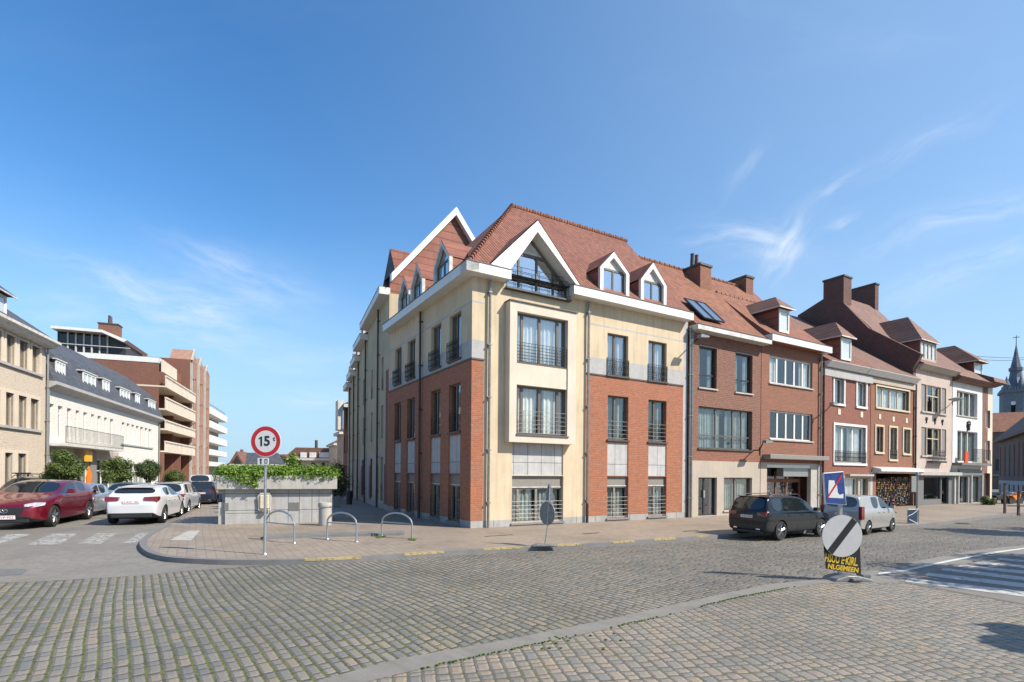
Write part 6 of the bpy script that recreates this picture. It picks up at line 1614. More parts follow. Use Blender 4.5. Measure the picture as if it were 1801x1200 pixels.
def car(kind, label, wp_, anchor, heading, sc, pt, plate='', group='cars parked and driving on the square', name='parked_car', dark_lower=False, lamps=True, detail=True, cat='car', badge=False):
    K = KIND[kind]; L, W, wb, fo, wr = K['L'], K['W'], K['wb'], K['fo'], K['wr']; hw = W / 2
    ax = {'f': L / 2 - fo, 'r': L / 2 - fo - wb}[anchor[0]]; ay = {'l': hw - .1, 'r': -hw + .1}[anchor[1]]
    ca, sa = math.cos(heading), math.sin(heading)
    ox, oy = wp_.x - sc * (ca * ax - sa * ay), wp_.y - sc * (sa * ax + ca * ay)
    rt = bpy.data.objects.new(name, None); rt.location = (ox, oy, .02); rt.rotation_euler = (0, 0, heading); rt.scale = (sc,) * 3; COL.objects.link(rt); tag(rt, label, cat, group)
    st = K['st']; bm = bmesh.new(); cr = bm.edges.layers.float.new('crease_edge'); rings = []
    for s, zb_, bz, rz_, wf in st:
        w = hw * wf; x = L / 2 - s; gh = rz_ - bz
        zmid = zb_ + (bz - zb_) * .55
        base_ = [(0, zb_), (w * .82, zb_), (w * .955, zb_ + .07), (w * .995, zmid), (w * .985, bz - .10), (w * .95, bz - .01)]
        if gh > .15:
            rw_ = hw * .78 * (wf ** .5)
            up_ = [(w * .925, bz + .015), (rw_, rz_ - .085), (rw_ * .94, rz_ - .022), (0, rz_)]
        else:
            up_ = [(w * .91, max(bz, rz_) + .005), (w * .885, rz_ + .008), (w * .84, rz_ + .014), (0, rz_ + .05)]
        pts = base_ + up_
        ring_ = [bm.verts.new((x, y, z)) for y, z in pts] + [bm.verts.new((x, -y, z)) for y, z in reversed(pts[1:-1])]
        rings.append(ring_)
    n = len(rings[0]); half = 9
    def jj(j):     # ring edge index mirrored to the left half
        return j if j < half else n - 1 - j
    for i in range(len(rings) - 1):
        for j in range(n):
            k = (j + 1) % n
            f = bm.faces.new((rings[i][j], rings[i][k], rings[i + 1][k], rings[i + 1][j]))
            h = jj(j)
            mi = 0
            if h == 6 and i in K['side']: mi = 1
            if h == 8 and (i == K['ws'] or i == K['rw']): mi = 1
            if h == 7 and i == K['rw'] and kind in ('suv', 'van'): mi = 0
            if h <= 1: mi = 2
            if h == 2 and dark_lower: mi = 2
            f.material_index = mi; f.smooth = True
    for rr, fl in ((rings[0], False), (rings[-1], True)):
        for j in range(half):
            a, b = j, j + 1; c, d = (n - b) % n, (n - a) % n
            vs = [rr[a], rr[b], rr[c], rr[d]]; vs = list(dict.fromkeys(vs))
            if len(vs) > 2:
                f = bm.faces.new(vs if not fl else vs[::-1]); f.smooth = True; f.material_index = 2 if j <= (2 if dark_lower else 1) else 0
    bm.edges.ensure_lookup_table()
    for e in bm.edges:
        m_ = {f.material_index for f in e.link_faces}
        if 1 in m_ and len(m_) > 1: e[cr] = .97
        elif 2 in m_ and len(m_) > 1: e[cr] = .5
    for r_ in rings:
        for j in (5, 13):
            pass
    for i in range(len(rings) - 1):
        for j, v in ((5, .45), (n - 5, .45), (7, .4), (n - 7, .4), (2, .3), (n - 2, .3)):
            e = bm.edges.get((rings[i][j], rings[i + 1][j]))
            if e and e[cr] < v: e[cr] = v
    for r_, v in ((rings[0], .5), (rings[-1], .55)):
        for j in range(n):
            e = bm.edges.get((r_[j], r_[(j + 1) % n]));
            if e: e[cr] = v
    bmesh.ops.recalc_face_normals(bm, faces=bm.faces)
    me = bpy.data.meshes.new('body'); bm.to_mesh(me); bm.free()
    for q in (pt, M['car_glass'], M['plastic']): me.materials.append(q)
    tmp = bpy.data.objects.new('tmp', me); COL.objects.link(tmp)
    sm = tmp.modifiers.new('s', 'SUBSURF'); sm.levels = 2; sm.render_levels = 2
    cm = MB()
    for wx in (L / 2 - fo, L / 2 - fo - wb):
        for sy in (-1, 1): cm.lathe([(wr * 1.16, sy * (hw - .27)), (wr * 1.16, sy * (hw + .2))], (wx, 0, wr), 28, 'y')
    cut = cm.build('tmp_cut', [pt, M['car_glass'], M['plastic']]); 
    for p in cut.data.polygons: p.material_index = 2
    bo = tmp.modifiers.new('b', 'BOOLEAN'); bo.object = cut; bo.solver = 'EXACT'; bo.operation = 'DIFFERENCE'
    dg = bpy.context.evaluated_depsgraph_get(); full = bpy.data.meshes.new_from_object(tmp.evaluated_get(dg))
    bpy.data.objects.remove(tmp); bpy.data.objects.remove(cut)
    def piece(mi_set, nm):
        b = bmesh.new(); b.from_mesh(full); bmesh.ops.delete(b, geom=[f for f in b.faces if f.material_index not in mi_set], context='FACES')
        m_ = bpy.data.meshes.new(nm); b.to_mesh(m_); b.free()
        for q in (pt, M['car_glass'], M['plastic']): m_.materials.append(q)
        m_.set_sharp_from_angle(angle=R(35))
        o = bpy.data.objects.new(nm, m_); COL.objects.link(o); o.parent = rt; return o
    body = piece({0, 2}, 'body'); gl = piece({1}, 'window')
    b = bmesh.new(); b.from_mesh(gl.data); left = set(b.faces); isl = []
    while left:
        f0 = left.pop(); stack = [f0]; cur = [f0]
        while stack:
            f = stack.pop()
            for e in f.edges:
                for g_ in e.link_faces:
                    if g_ in left: left.remove(g_); stack.append(g_); cur.append(g_)
        isl.append(cur)
    for cur in isl:
        vm = {}; vs = []; fs = []
        for f in cur:
            for v in f.verts:
                if v not in vm: vm[v] = len(vs); vs.append(tuple(v.co))
            fs.append([vm[v] for v in f.verts])
        m_ = bpy.data.meshes.new('window'); m_.from_pydata(vs, [], fs); m_.materials.append(M['car_glass'])
        m_.polygons.foreach_set('use_smooth', [True] * len(fs)); m_.set_sharp_from_angle(angle=R(35))
        o = bpy.data.objects.new('window', m_); COL.objects.link(o); o.parent = rt
    b.free(); bpy.data.objects.remove(gl)
    bpy.data.meshes.remove(full)
    # wheels
    for wx in (L / 2 - fo, L / 2 - fo - wb):
        for sy in (-1, 1):
            yo = sy * (hw - .02); yi = sy * (hw - .23)
            w = MB().lathe([(wr * .66, yi), (wr * .95, yi), (wr, yi + sy * .03), (wr, yo - sy * .03), (wr * .95, yo), (wr * .70, yo - sy * .005), (wr * .68, yo - sy * .04)], (wx, 0, wr), 28, 'y').build('wheel', M['rubber'], rt, smooth=True)
            rm = MB().lathe([(wr * .70, yo - sy * .03), (wr * .70, yo - sy * .006), (wr * .64, yo - sy * .006), (wr * .62, yo - sy * .07), (.02, yo - sy * .07)], (wx, 0, wr), 28, 'y', m=1)
            for k in range(5):
                a = 2 * math.pi * k / 5 + .3
                for da in (-.13, .13):
                    p0 = Vector((wx + math.cos(a + da * 2) * .03, yo - sy * .03, wr + math.sin(a + da * 2) * .03)); p1 = Vector((wx + math.cos(a + da) * wr * .64, yo - sy * .02, wr + math.sin(a + da) * wr * .64))
                    rm.tube([p0, p1], [.028, .018], 5)
            rm.lathe([(.06, yo - sy * .04), (.06, yo - sy * .012), (.03, yo - sy * .008)], (wx, 0, wr), 12, 'y')
            rm.build('rim', [M['rim'], M['plastic']], w, smooth=True)
    if detail:
        zb_ = st[4][2]; xf = L / 2; xr_ = -L / 2
        for sy in (-1, 1):      # mirrors, handles
            x = xf - st[4][0] - .28; y = sy * (hw * .97)
            MB().tube([(x, y, zb_ + .04), (x - .01, y + sy * .1, zb_ + .07)], .02, 5).box(x - .09, x + .07, min(y + sy * .06, y + sy * .23), max(y + sy * .06, y + sy * .23), zb_ + .03, zb_ + .17).build('wing_mirror', pt if kind != 'suv' else M['plastic'], rt, bevel=.025)
            for xs in ([st[6][0] - .32, st[8][0] - .28] if kind != 'van' else [st[6][0] - .3, st[6][0] + .25]):
                MB().box(xf - xs - .1, xf - xs + .1, min(sy * (hw * .985), sy * (hw + .012)), max(sy * (hw * .985), sy * (hw + .012)), zb_ - .15, zb_ - .12).build('door_handle', pt, rt, bevel=.006)
            # seams
            m = MB()
            for xs in (st[4][0] + .02, (st[6][0] + st[7][0]) / 2, st[8][0] + .12):
                m.tube([(xf - xs, sy * hw * .955, .34), (xf - xs, sy * hw * .989, .30 + (zb_ - .3) * .55), (xf - xs, sy * hw * .978, zb_ - .14), (xf - xs, sy * hw * .945, zb_ - .03)], .006, 4)
            m.build('door_seams', M['plastic'], rt)
        zl = st[2][2] - .10; zr_ = st[-3][2] - .06
        for sy in (-1, 1):
            # head and tail lamps wrap the corners
            y0, y1 = sy * hw * .50, sy * hw * .90
            f = [(xf - .035, y0, zl - .06), (xf - .10, sy * hw * .76, zl - .08), (xf - .30, sy * hw * .925, zl - .04), (xf - .36, sy * hw * .93, zl + .04), (xf - .16, sy * hw * .78, zl + .05), (xf - .08, y0, zl + .0)]
            m = MB(); k = len(m.v)
            out = [Vector(p) for p in f]; inn = [p + Vector((-.12, -sy * .10, 0)) for p in out]
            m.quad(out[0], out[1], out[4], out[5]); m.quad(out[1], out[2], out[3], out[4])
            m.quad(out[5], out[4], inn[4], inn[5]); m.quad(out[4], out[3], inn[3], inn[4]); m.quad(out[1], out[0], inn[0], inn[1]); m.quad(out[2], out[1], inn[1], inn[2]); m.quad(out[0], out[5], inn[5], inn[0])
            hl = m.build('headlight', M['clear_lamp'], rt)
            tw_ = .44 if kind == 'hatch' else .5
            if kind == 'van':
                m = MB().box(xr_ + .0, xr_ + .30, min(sy * hw * .84, sy * hw * .985), max(sy * hw * .84, sy * hw * .985), .72, 1.32)
            else:
                ya, yb_2 = sy * hw * (.88 - .0), sy * hw * tw_
                m = MB(); zz0, zz1 = zr_ - .13, zr_ + .04
                A_ = [(xr_ + .22, sy * hw * .945, zz0 + .06), (xr_ + .22, sy * hw * .945, zz1 + .0), (xr_ + .035, sy * hw * .90, zz1 + .01), (xr_ + .03, sy * hw * .90, zz0), (xr_ + .0, yb_2, zz0 + .05), (xr_ + .01, yb_2, zz1 - .01)]
                m.quad(A_[0], A_[1], A_[2], A_[3]); m.quad(A_[3], A_[2], A_[5], A_[4])
                B_ = [(x + .1, y * .93, z) for x, y, z in A_]
                m.quad(A_[1], B_[1], B_[2], A_[2]).quad(A_[2], B_[2], B_[5], A_[5]).quad(A_[0], A_[3], B_[3], B_[0]).quad(A_[3], A_[4], B_[4], B_[3]).quad(A_[4], A_[5], B_[5], B_[4])
            m.build('tail_light', M['red_lamp'], rt)
        # grille, plates, bumpers
        zg_ = st[1][2] - .12
        MB().prism([(-hw * .52, zg_ + .06), (-hw * .40, zg_ - .20), (hw * .40, zg_ - .20), (hw * .52, zg_ + .06)], 'x', xf - .1, xf + .012).build('grille', M['plastic'], rt, bevel=.01)
        if badge:
            m = MB(); ring(m, 0, 0, 0, .01, .01); m = MB(); 
            pts_ = [(xf + .016, .085 * math.cos(t * math.pi / 8), zg_ - .03 + .055 * math.sin(t * math.pi / 8)) for t in range(16)]
            m.tube(pts_, .010, 5, closed=True); m.tube([(xf + .016, -.07, zg_ - .01), (xf + .016, -.03, zg_ + .0), (xf + .016, 0, zg_ - .05), (xf + .016, .03, zg_ + .0), (xf + .016, .07, zg_ - .01)], .008, 5); m.build('badge', M['chrome'], rt)
        MB().box(xf - .12, xf - .01, -hw * .62, hw * .62, .20, .30).build('front_splitter', M['plastic'], rt, bevel=.02)
        MB().box(xr_ - .005, xr_ + .16, -hw * .70, hw * .70, .26, .38).build('rear_diffuser', M['plastic'], rt, bevel=.03)
        for xx, s_, rot in ((xf + .015, 1, math.pi / 2), (xr_ - .012, -1, -math.pi / 2)):
            zp_ = zg_ - .22 if s_ > 0 else zr_ - .15 if kind != 'van' else .95
            pl = MB().box(min(xx, xx - s_ * .05), max(xx, xx - s_ * .05), -.26, .26, zp_ - .055, zp_ + .055).build('number_plate', M['plate'], rt, bevel=.004)
            if plate: text_obj(plate, .10, 'sign_red' if s_ > 0 or True else 'black', pl, m=Matrix.Translation((xx + s_ * .003, 0, zp_)) @ Matrix.Rotation(rot, 4, 'Z'), space=1.05)
        if kind in ('suv',):
            for sy in (-1, 1): MB().tube([(xf - 2.0, sy * hw * .68, 1.69), (xf - 2.2, sy * hw * .68, 1.79), (xf - 3.9, sy * hw * .68, 1.79), (xf - 4.1, sy * hw * .68, 1.71)], .018, 6).build('roof_rail', M['plastic'], rt, smooth=True)
            MB().box(xr_ + .28, xr_ + .52, -hw * .68, hw * .68, 1.685, 1.715).build('rear_spoiler', pt, rt, bevel=.012)
            for sy in (-1, 1): MB().box(xr_ - .01, xr_ + .1, sy * hw * .55 - .09, sy * hw * .55 + .09, .40, .47).build('exhaust_trim', M['chrome'], rt, bevel=.02)
        if kind == 'hatch': MB().box(xr_ + .50, xr_ + .68, -hw * .62, hw * .62, 1.335, 1.365).build('rear_spoiler', pt, rt, bevel=.012)
    return rt

aw = math.atan2(1, vl.x); toward = aw + math.pi
car('hatch', 'dark red hatchback facing the camera at the left edge', gp(92, 927), 'fl', toward, 1.17, paint('dark_red_paint', (0.20, 0.006, 0.02), .5), '1·AVP·952', badge=True)
car('mpv', 'silver compact car facing the camera behind the dark red hatchback', gp(151, 912.5), 'fl', toward, .92, paint('silver_paint', (0.42, 0.45, 0.48), .6), '1·DKE·407')
car('hatch', 'white hatchback seen from behind in the middle of the side street', gp(287, 920), 'rr', aw, 1.04, paint('white_paint', (0.58, 0.58, 0.58), .0, .3), '2·AZL·184')
car('suv', 'white sport utility car seen from behind, beyond the white hatchback', gp(330, 904), 'rr', aw, .86, paint('pearl_paint', (0.5, 0.52, 0.55), .2), '1·HRB·620')
car('suv', 'dark blue car seen from behind, next to the concrete planter', gp(381, 889.5), 'rr', aw, .82, paint('dark_blue_paint', (0.03, 0.04, 0.06), .4), '1·XCF·318')
car('hatch', 'grey blue car half hidden behind the white sport utility car', gp(341, 888), 'rr', aw, .98, paint('grey_blue_paint', (0.12, 0.15, 0.18), .5))
car('van', 'white van roof farthest away behind the dark blue car', gp(374, 874), 'rr', aw, .95, paint('white_paint', (0.8, 0.8, 0.8)), name='parked_van', cat='van')
car('hatch', 'pale silver car facing the camera between the silver compact and the white hatchback', gp(243, 900), 'fl', toward, 1.0, paint('silver_paint', (0.42, 0.45, 0.48), .6))
rk = car('suv', 'dark car with black roof bars half hidden behind the dark red hatchback', gp(67, 905), 'fl', toward, .98, paint('dark_grey_paint', (0.06, 0.06, 0.06), .4))
for x_ in (-.2, -1.2): MB().box(x_ - .03, x_ + .03, -.72, .72, 1.84, 1.88).box(x_ - .03, x_ + .03, -.66, -.6, 1.70, 1.84).box(x_ - .03, x_ + .03, .6, .66, 1.70, 1.84).build('roof_bar', M['plastic'], rk)
for y_ in (-.7, .7): MB().tube([(.1, y_, 1.90), (-1.6, y_, 1.90)], .03, 6).build('roof_bar', M['plastic'], rk)
car('suv', 'black sport utility car parked along the kerb in front of the brick houses', gp(1371, 951), 'rr', aR, .81, paint('black_paint', (0.006, 0.007, 0.009), .0, .18), '1·HDZ·855', dark_lower=True)
car('van', 'white delivery van parked behind the black and yellow sign', gp(1567, 935.5), 'fr', R(35), .76, paint('van_white_paint', (0.37, 0.352, 0.325), .25, .3), '1·RKG·274', name='parked_van', cat='van', dark_lower=False)

# ================================================================== signs and street furniture
def disc(r, y0, y1, c=(0, 0, 0), n=48, m=0, mb=None):
    return (mb or MB()).lathe([(r, y0), (r, y1)], c, n, 'y', m)
# 15 tonne sign
b = gp(465.5, 975, HK); b.z = 0; D15 = b.y
f15 = Frame(b.x, b.y, R(-3)); s15 = root('road_sign', f15, 'round red and white 15 tonne limit sign on a galvanised pole', 'road sign', z=HK - .02)
zc15 = f15.z(467, 776.5, -.05) - HK + .02; cx = f15.x(467.5, 776, -.05)
r15 = 27.3 / F * D15
MB().tube([(0, 0, 0), (0, 0, zc15 + r15 * .6)], .030, 12).build('pole', M['galv'], s15, smooth=True)
MB().lathe([(.07, 0), (.06, .04), (.04, .06)], (0, 0, 0), 12).build('pole_foot', M['galv'], s15, smooth=True)
face = disc(r15, -.052, -.040, (cx, 0, zc15)).build('sign_back', M['sign_white'], s15)
m = MB(); n_ = 56
for i in range(n_):
    a, c = 2 * math.pi * i / n_, 2 * math.pi * (i + 1) / n_
    P_ = lambda an, rr: (cx + math.cos(an) * rr, -.055, zc15 + math.sin(an) * rr)
    m.quad(P_(a, r15 * .70), P_(c, r15 * .70), P_(c, r15 * .955), P_(a, r15 * .955))
m.build('red_ring', M['sign_red'], face, fix=False)
disc(r15 * .70, -.0545, -.0535, (cx, 0, zc15)).build('white_field', M['sign_white'], face)
q_ = r15; MB().prism([(cx - q_ * .34, zc15 - q_ * .31), (cx - q_ * .23, zc15 - q_ * .31), (cx - q_ * .23, zc15 + q_ * .31), (cx - q_ * .31, zc15 + q_ * .31), (cx - q_ * .46, zc15 + q_ * .20), (cx - q_ * .46, zc15 + q_ * .13), (cx - q_ * .34, zc15 + q_ * .19)], 'y', -.059, -.0565).build('lettering', M['black'], face)
text_obj('5', r15 * .86, 'black', face, m=Matrix.Translation((cx + r15 * .09, -.057, zc15)), bold=.008)
text_obj('t', r15 * .40, 'black', face, m=Matrix.Translation((cx + r15 * .55, -.057, zc15 + r15 * .17)), bold=.004)
for dz in (-.12, .12): MB().box(-.05, .05, -.04, .035, zc15 + dz - .015, zc15 + dz + .015).build('clamp', M['galv'], s15)
pr = f15.rect(453, 472.5, 805.5, 817.5, -.05)
pl = MB().box(pr[0], pr[1], -.05, -.04, pr[2] - HK + .02, pr[3] - HK + .02).build('small_plate', M['sign_white'], s15)
zp_ = (pr[2] + pr[3]) / 2 - HK + .02; h_ = pr[3] - pr[2]
m = MB(); xm_ = (pr[0] + pr[1]) / 2
m.lathe([(.028, -.053), (.028, -.0505)], (pr[0] + .08, 0, zp_ + .035), 12, 'y').box(pr[0] + .065, pr[0] + .1, -.053, -.0505, zp_ - .06, zp_ - .0).box(pr[1] - .1, pr[1] - .03, -.053, -.0505, zp_ + .03, zp_ + .05).box(pr[1] - .1, pr[1] - .085, -.053, -.0505, zp_ - .05, zp_ + .03).box(pr[1] - .045, pr[1] - .03, -.053, -.0505, zp_ - .05, zp_ + .03).box(pr[1] - .085, pr[1] - .045, -.053, -.0505, zp_ - .05, zp_ - .035)
m.build('pictogram', M['black'], pl)

# portable sign group at right
b = gp(1490, 1021); fs = Frame(b.x, b.y, R(4)); DS = b.y
sg = root('portable_road_sign', fs, 'portable stand with pale disc crossed by black band, black yellow board and blue square sign', 'road sign')
uz = lambda px, py, y=0: fs.uz(px, py, y)
m = MB().prism([(-.42, 0), (-.36, .07), (-.15, .13), (.10, .12), (.36, .06), (.44, .0)], 'y', -.22, .2).build('rubber_foot', M['sign_back'], sg, bevel=.02)
MB().box(-.1, .12, -.3, .28, .03, .09).build('rubber_foot', M['concrete_dark'], sg, bevel=.02)
xq1, zq1 = uz(1522, 1006, .15); MB().box(xq1 - .09, xq1 + .09, .1, .3, .0, .09).build('counterweight', M['concrete_dark'], sg, bevel=.015)
MB().box(uz(1479, 900, .03)[0] - .03, uz(1479, 900, .03)[0] + .03, .022, .082, .1, uz(1470, 838, .03)[1]).build('post', M['galv'], sg)
xc_, zc_ = uz(1481.5, 943, -.10); rs = 36.5 / F * DS
dk = disc(rs, -.10, -.085, (xc_, 0, zc_)).build('disc', M['sign_grey'], sg)
m = MB(); an = math.atan2(71, 56) ; hwid = rs * .165
ux, uz_ = math.cos(an), math.sin(an)
le = math.sqrt(rs * rs * .99 - hwid * hwid)
m.quad(*[(xc_ + ux * a + -uz_ * q, -.1025, zc_ + uz_ * a + ux * q) for a, q in ((-le, -hwid), (le, -hwid), (le, hwid), (-le, hwid))]).build('black_band', M['black'], dk, fix=False)
bp = [uz(1449, 960, -.06), uz(1512.5, 961, -.06), uz(1514.5, 1010, -.06), uz(1453, 1001, -.06)]
bd_ = MB().prism(bp, 'y', -.06, -.045).build('board', M['black'], sg)
gx = (bp[0][0] + bp[1][0]) / 2; slope_ = math.atan2(bp[2][1] - bp[3][1], bp[2][0] - bp[3][0])
x1_, z1_ = uz(1480, 985.5, -.062); x2_, z2_ = uz(1483, 1000, -.062)
text_obj("HSUU E·KIRL.", .15, 'yellow', bd_, m=Matrix.Translation((x1_, -.0635, z1_)) @ Matrix.Rotation(-slope_, 4, 'Y') @ Matrix.Diagonal((.80, 1, 1.5, 1)), bold=.004)
text_obj("NLGEMEEN", .115, 'yellow', bd_, m=Matrix.Translation((x2_, -.0635, z2_)) @ Matrix.Rotation(-slope_, 4, 'Y') @ Matrix.Diagonal((1.12, 1, 1.15, 1)), bold=.004)
bq = [uz(1448.5, 832, -.03), uz(1484, 829, -.03), uz(1489, 889, -.03), uz(1452, 886, -.03)]
def inset(q, k, t=0):
    cxx = sum(p[0] for p in q) / 4; czz = sum(p[1] for p in q) / 4
    return [(cxx + (p[0] - cxx) * k, czz + (p[1] - czz) * k) for p in q]
bs = MB().prism(bq, 'y', -.03, .02).build('blue_square', M['sign_white'], sg, bevel=.01)
MB().prism(inset(bq, .95), 'y', -.034, -.031).build('blue_field', M['sign_blue'], bs)
def bl(u, v):      # bilinear point on the blue square
    a, b_, c, d = bq[3], bq[2], bq[1], bq[0]
    p = ((1 - u) * (1 - v) * a[0] + u * (1 - v) * b_[0] + u * v * c[0] + (1 - u) * v * d[0], (1 - u) * (1 - v) * a[1] + u * (1 - v) * b_[1] + u * v * c[1] + (1 - u) * v * d[1]); return p
MB().prism([bl(.15, .20), bl(.86, .20), bl(.88, .34), bl(.70, .30), bl(.62, .36), bl(.60, .58), bl(.50, .66), bl(.50, .74), bl(.22, .76), bl(.18, .55)], 'y', -.037, -.035).build('white_houses', M['sign_white'], bs)
MB().prism([bl(.06, .20), bl(.14, .20), bl(.92, .88), bl(.84, .90)], 'y', -.041, -.038).build('red_stroke', M['sign_red'], bs)

# sign pair seen from behind on the pavement edge
b = gp(957, 961, HK); fb_ = Frame(b.x, b.y, R(5)); sb_ = root('portable_road_sign', fb_, 'grey backs of triangular and round signs on one foot before the cream facade', 'road sign', z=HK)
z_ = lambda py: fb_.z(962, py) - HK; x_ = lambda px, py=900: fb_.x(px, py)
tb = z_(881); tt = z_(851)
MB().tube([(x_(958.5, 960), 0, .05), (x_(963, 925), 0, z_(925)), (x_(967, 852), 0, tt)], .020, 8).build('post', M['galv'], sb_, smooth=True)
MB().prism([(x_(955.5, 881), tb), (x_(976, 881), tb), (x_(976.5, 879), tb + .04), (x_(968, 850), tt), (x_(965.5, 850), tt), (x_(954.5, 879), tb + .03)], 'y', .02, .035).build('triangle_back', M['sign_back'], sb_)
zc_ = (z_(883) + z_(924)) / 2; rv_ = (z_(883) - z_(924)) / 2; rh_ = (x_(974) - x_(951.5)) / 2; xc_ = (x_(974) + x_(951.5)) / 2
# the disc is turned away from the camera, so it reads as a narrow ellipse
yaw = math.acos(min(1, rh_ / rv_)); o = disc(rv_, -.008, .008).build('disc_back', M['sign_back'], sb_)
o.matrix_local = Matrix.Translation((xc_, .04, zc_)) @ Matrix.Rotation(-yaw * 1.03, 4, 'Z')
MB().prism([(-.36, 0), (-.32, .03), (-.20, .07), (0, .05), (.14, .06), (.34, .03), (.40, 0)], 'y', -.12, .12).build('rubber_foot', M['sign_back'], sb_, bevel=.03)

# cycle hoops
def hoop(pl, pr_, ztop, zbar, label):
    a, c = gp(*pl, HK), gp(*pr_, HK); d_ = c - a; W = d_.length; fr = Frame(a.x, a.y, math.atan2(d_.y, d_.x))
    t = root('cycle_hoop', fr, label, 'cycle rack', 'steel cycle hoops on the pavement', z=HK)
    px = (pl[0] + pr_[0]) / 2; zt_ = fr.z(px, ztop) - HK; zs = zt_ - W * .25; pts = [(0, 0, 0), (0, 0, zs * .6), (0, 0, zs)]
    for k in range(1, 12):
        an = math.pi * (1 - k / 12); pts.append((W / 2 + W / 2 * math.cos(an), 0, zs + (zt_ - zs) * math.sin(an)))
    pts += [(W, 0, zs), (W, 0, zs * .6), (W, 0, 0)]
    MB().tube(pts, .026, 10).build('hoop', M['galv'], t, smooth=True)
    zb_ = fr.z(px, zbar) - HK; MB().tube([(0, 0, zb_), (W, 0, zb_)], .018, 8).build('crossbar', M['galv'], t, smooth=True)
    for x in (0, W): MB().lathe([(.06, 0), (.05, .02)], (x, 0, 0), 12).build('foot_plate', M['galv'], t)
hoop((468, 948), (517.5, 955), 899, 921, 'left steel cycle hoop beside the sign pole')
hoop((575.5, 948), (627, 953), 902, 921, 'middle steel cycle hoop in front of the litter bin')
hoop((671.5, 943), (724.5, 948), 902.5, 920, 'right steel cycle hoop nearest the brick corner')
# low raised edge behind the hoops
pts_ = [(462, 944.5), (560, 940.5), (640, 938.8), (705, 937.2), (712, 939), (711, 941.5), (640, 943), (560, 945), (462, 949)]
q = [gp(x, y, HK) for x, y in pts_]; MB().prism([(p.x, p.y) for p in q], 'z', HK - .01, HK + .07).build('raised_edge', M['kerb'])['kind'] = 'structure'
# litter bin
b = gp(571.5, 924, HK); fbn = Frame(b.x, b.y, aK); bn = root('litter_bin', fbn, 'round pale concrete litter bin against the planter wall', 'bin', z=HK)
zt_ = fbn.z(571, 884) - HK; rb = 11.3 / F * b.y
MB().lathe([(rb * .93, 0), (rb * .95, .03), (rb * .93, zt_ * .82), (rb * 1.03, zt_ * .84), (rb * 1.03, zt_ * .92), (rb * .95, zt_), (rb * .6, zt_ * .99), (rb * .5, zt_ * .9)], (0, 0, 0), 28).build('drum', M['concrete'], bn, smooth=True)
MB().lathe([(rb * 1.04, zt_ * .80), (rb * 1.04, zt_ * .835)], (0, 0, 0), 28).build('band', M['galv'], bn, smooth=True)
# dark planter beside the kiosk and a bin farther down
b = gp(586, 892, HK); fp = Frame(b.x, b.y, aK); tp = root('dark_planter', fp, 'dark grey planter tub in the shade right of the concrete planter', 'planter', z=HK)
MB().box(0, .35, 0, .5, 0, .5).box(-.02, .37, -.02, .52, .5, .56).build('tub', M['frame_tan'], tp, bevel=.01)
b = gp(614.5, 887, HK); fp = Frame(b.x, b.y, aK); tp = root('litter_bin', fp, 'small black litter bin at the foot of the shaded terrace', 'bin', z=HK)
MB().lathe([(.16, 0), (.18, .7), (.20, .72), (.19, .8), (.1, .84)], (0, 0, 0), 16).build('drum', M['plastic'], tp, smooth=True)

# A-board at right
b = gp(1597, 926); fa_ = Frame(b.x, b.y, R(20)); ab = root('barrier_board', fa_, 'dark blue board on a metal trestle in front of the souvenir shop', 'sign board')
W_ = fa_.x(1613, 910); zt_ = fa_.z(1600, 897)
MB().prism([(0, .12), (W_, .12), (W_, zt_), (0, zt_)], 'y', .0, .04).build('panel', M['sign_blue_dark'] if 'sign_blue_dark' in M else m_plain('navy_board', (.015, .035, .08), .4), ab)
MB().tube([(0, .02, 0), (0, .02, zt_ + .02), (W_ + .12, .02, zt_ + .02), (W_ + .12, .02, 0)], .018, 6).tube([(W_ + .12, .02, zt_), (W_ + .28, .35, 0)], .015, 6).tube([(-.2, -.1, .02), (W_ + .3, -.1, .02)], .02, 6).build('trestle', M['galv'], ab, smooth=True)
m = MB(); m.tube([(0.0, -.01, zt_ * .62), (W_ * .5, -.01, zt_ * .75), (W_, -.01, zt_ * .95)], .008, 4); m.tube([(.05, -.01, zt_ * .42), (W_, -.01, zt_ * .15)], .02, 4); m.build('pale_stroke', M['sign_white'], ab)
# street lamp and sign mast in front of the souvenir shop
b = gp(1612.5, 917, HK); fm = Frame(b.x, b.y, aR); mt = root('sign_mast', fm, 'slim grey mast with rounded plate between the souvenir shop and the pinkish house', 'mast', z=HK)
zt_ = fm.z(1612, 836) - HK; MB().tube([(0, 0, 0), (0, 0, zt_)], .05, 8).lathe([(.09, zt_), (.06, zt_ + .12), (.0, zt_ + .16)], (0, 0, 0), 10).build('pole', M['rail_grey'], mt, smooth=True)
MB().box(-.55, -.1, -.02, .02, zt_ - .75, zt_ - .05).build('plate', M['rail_grey'], mt, bevel=.05)
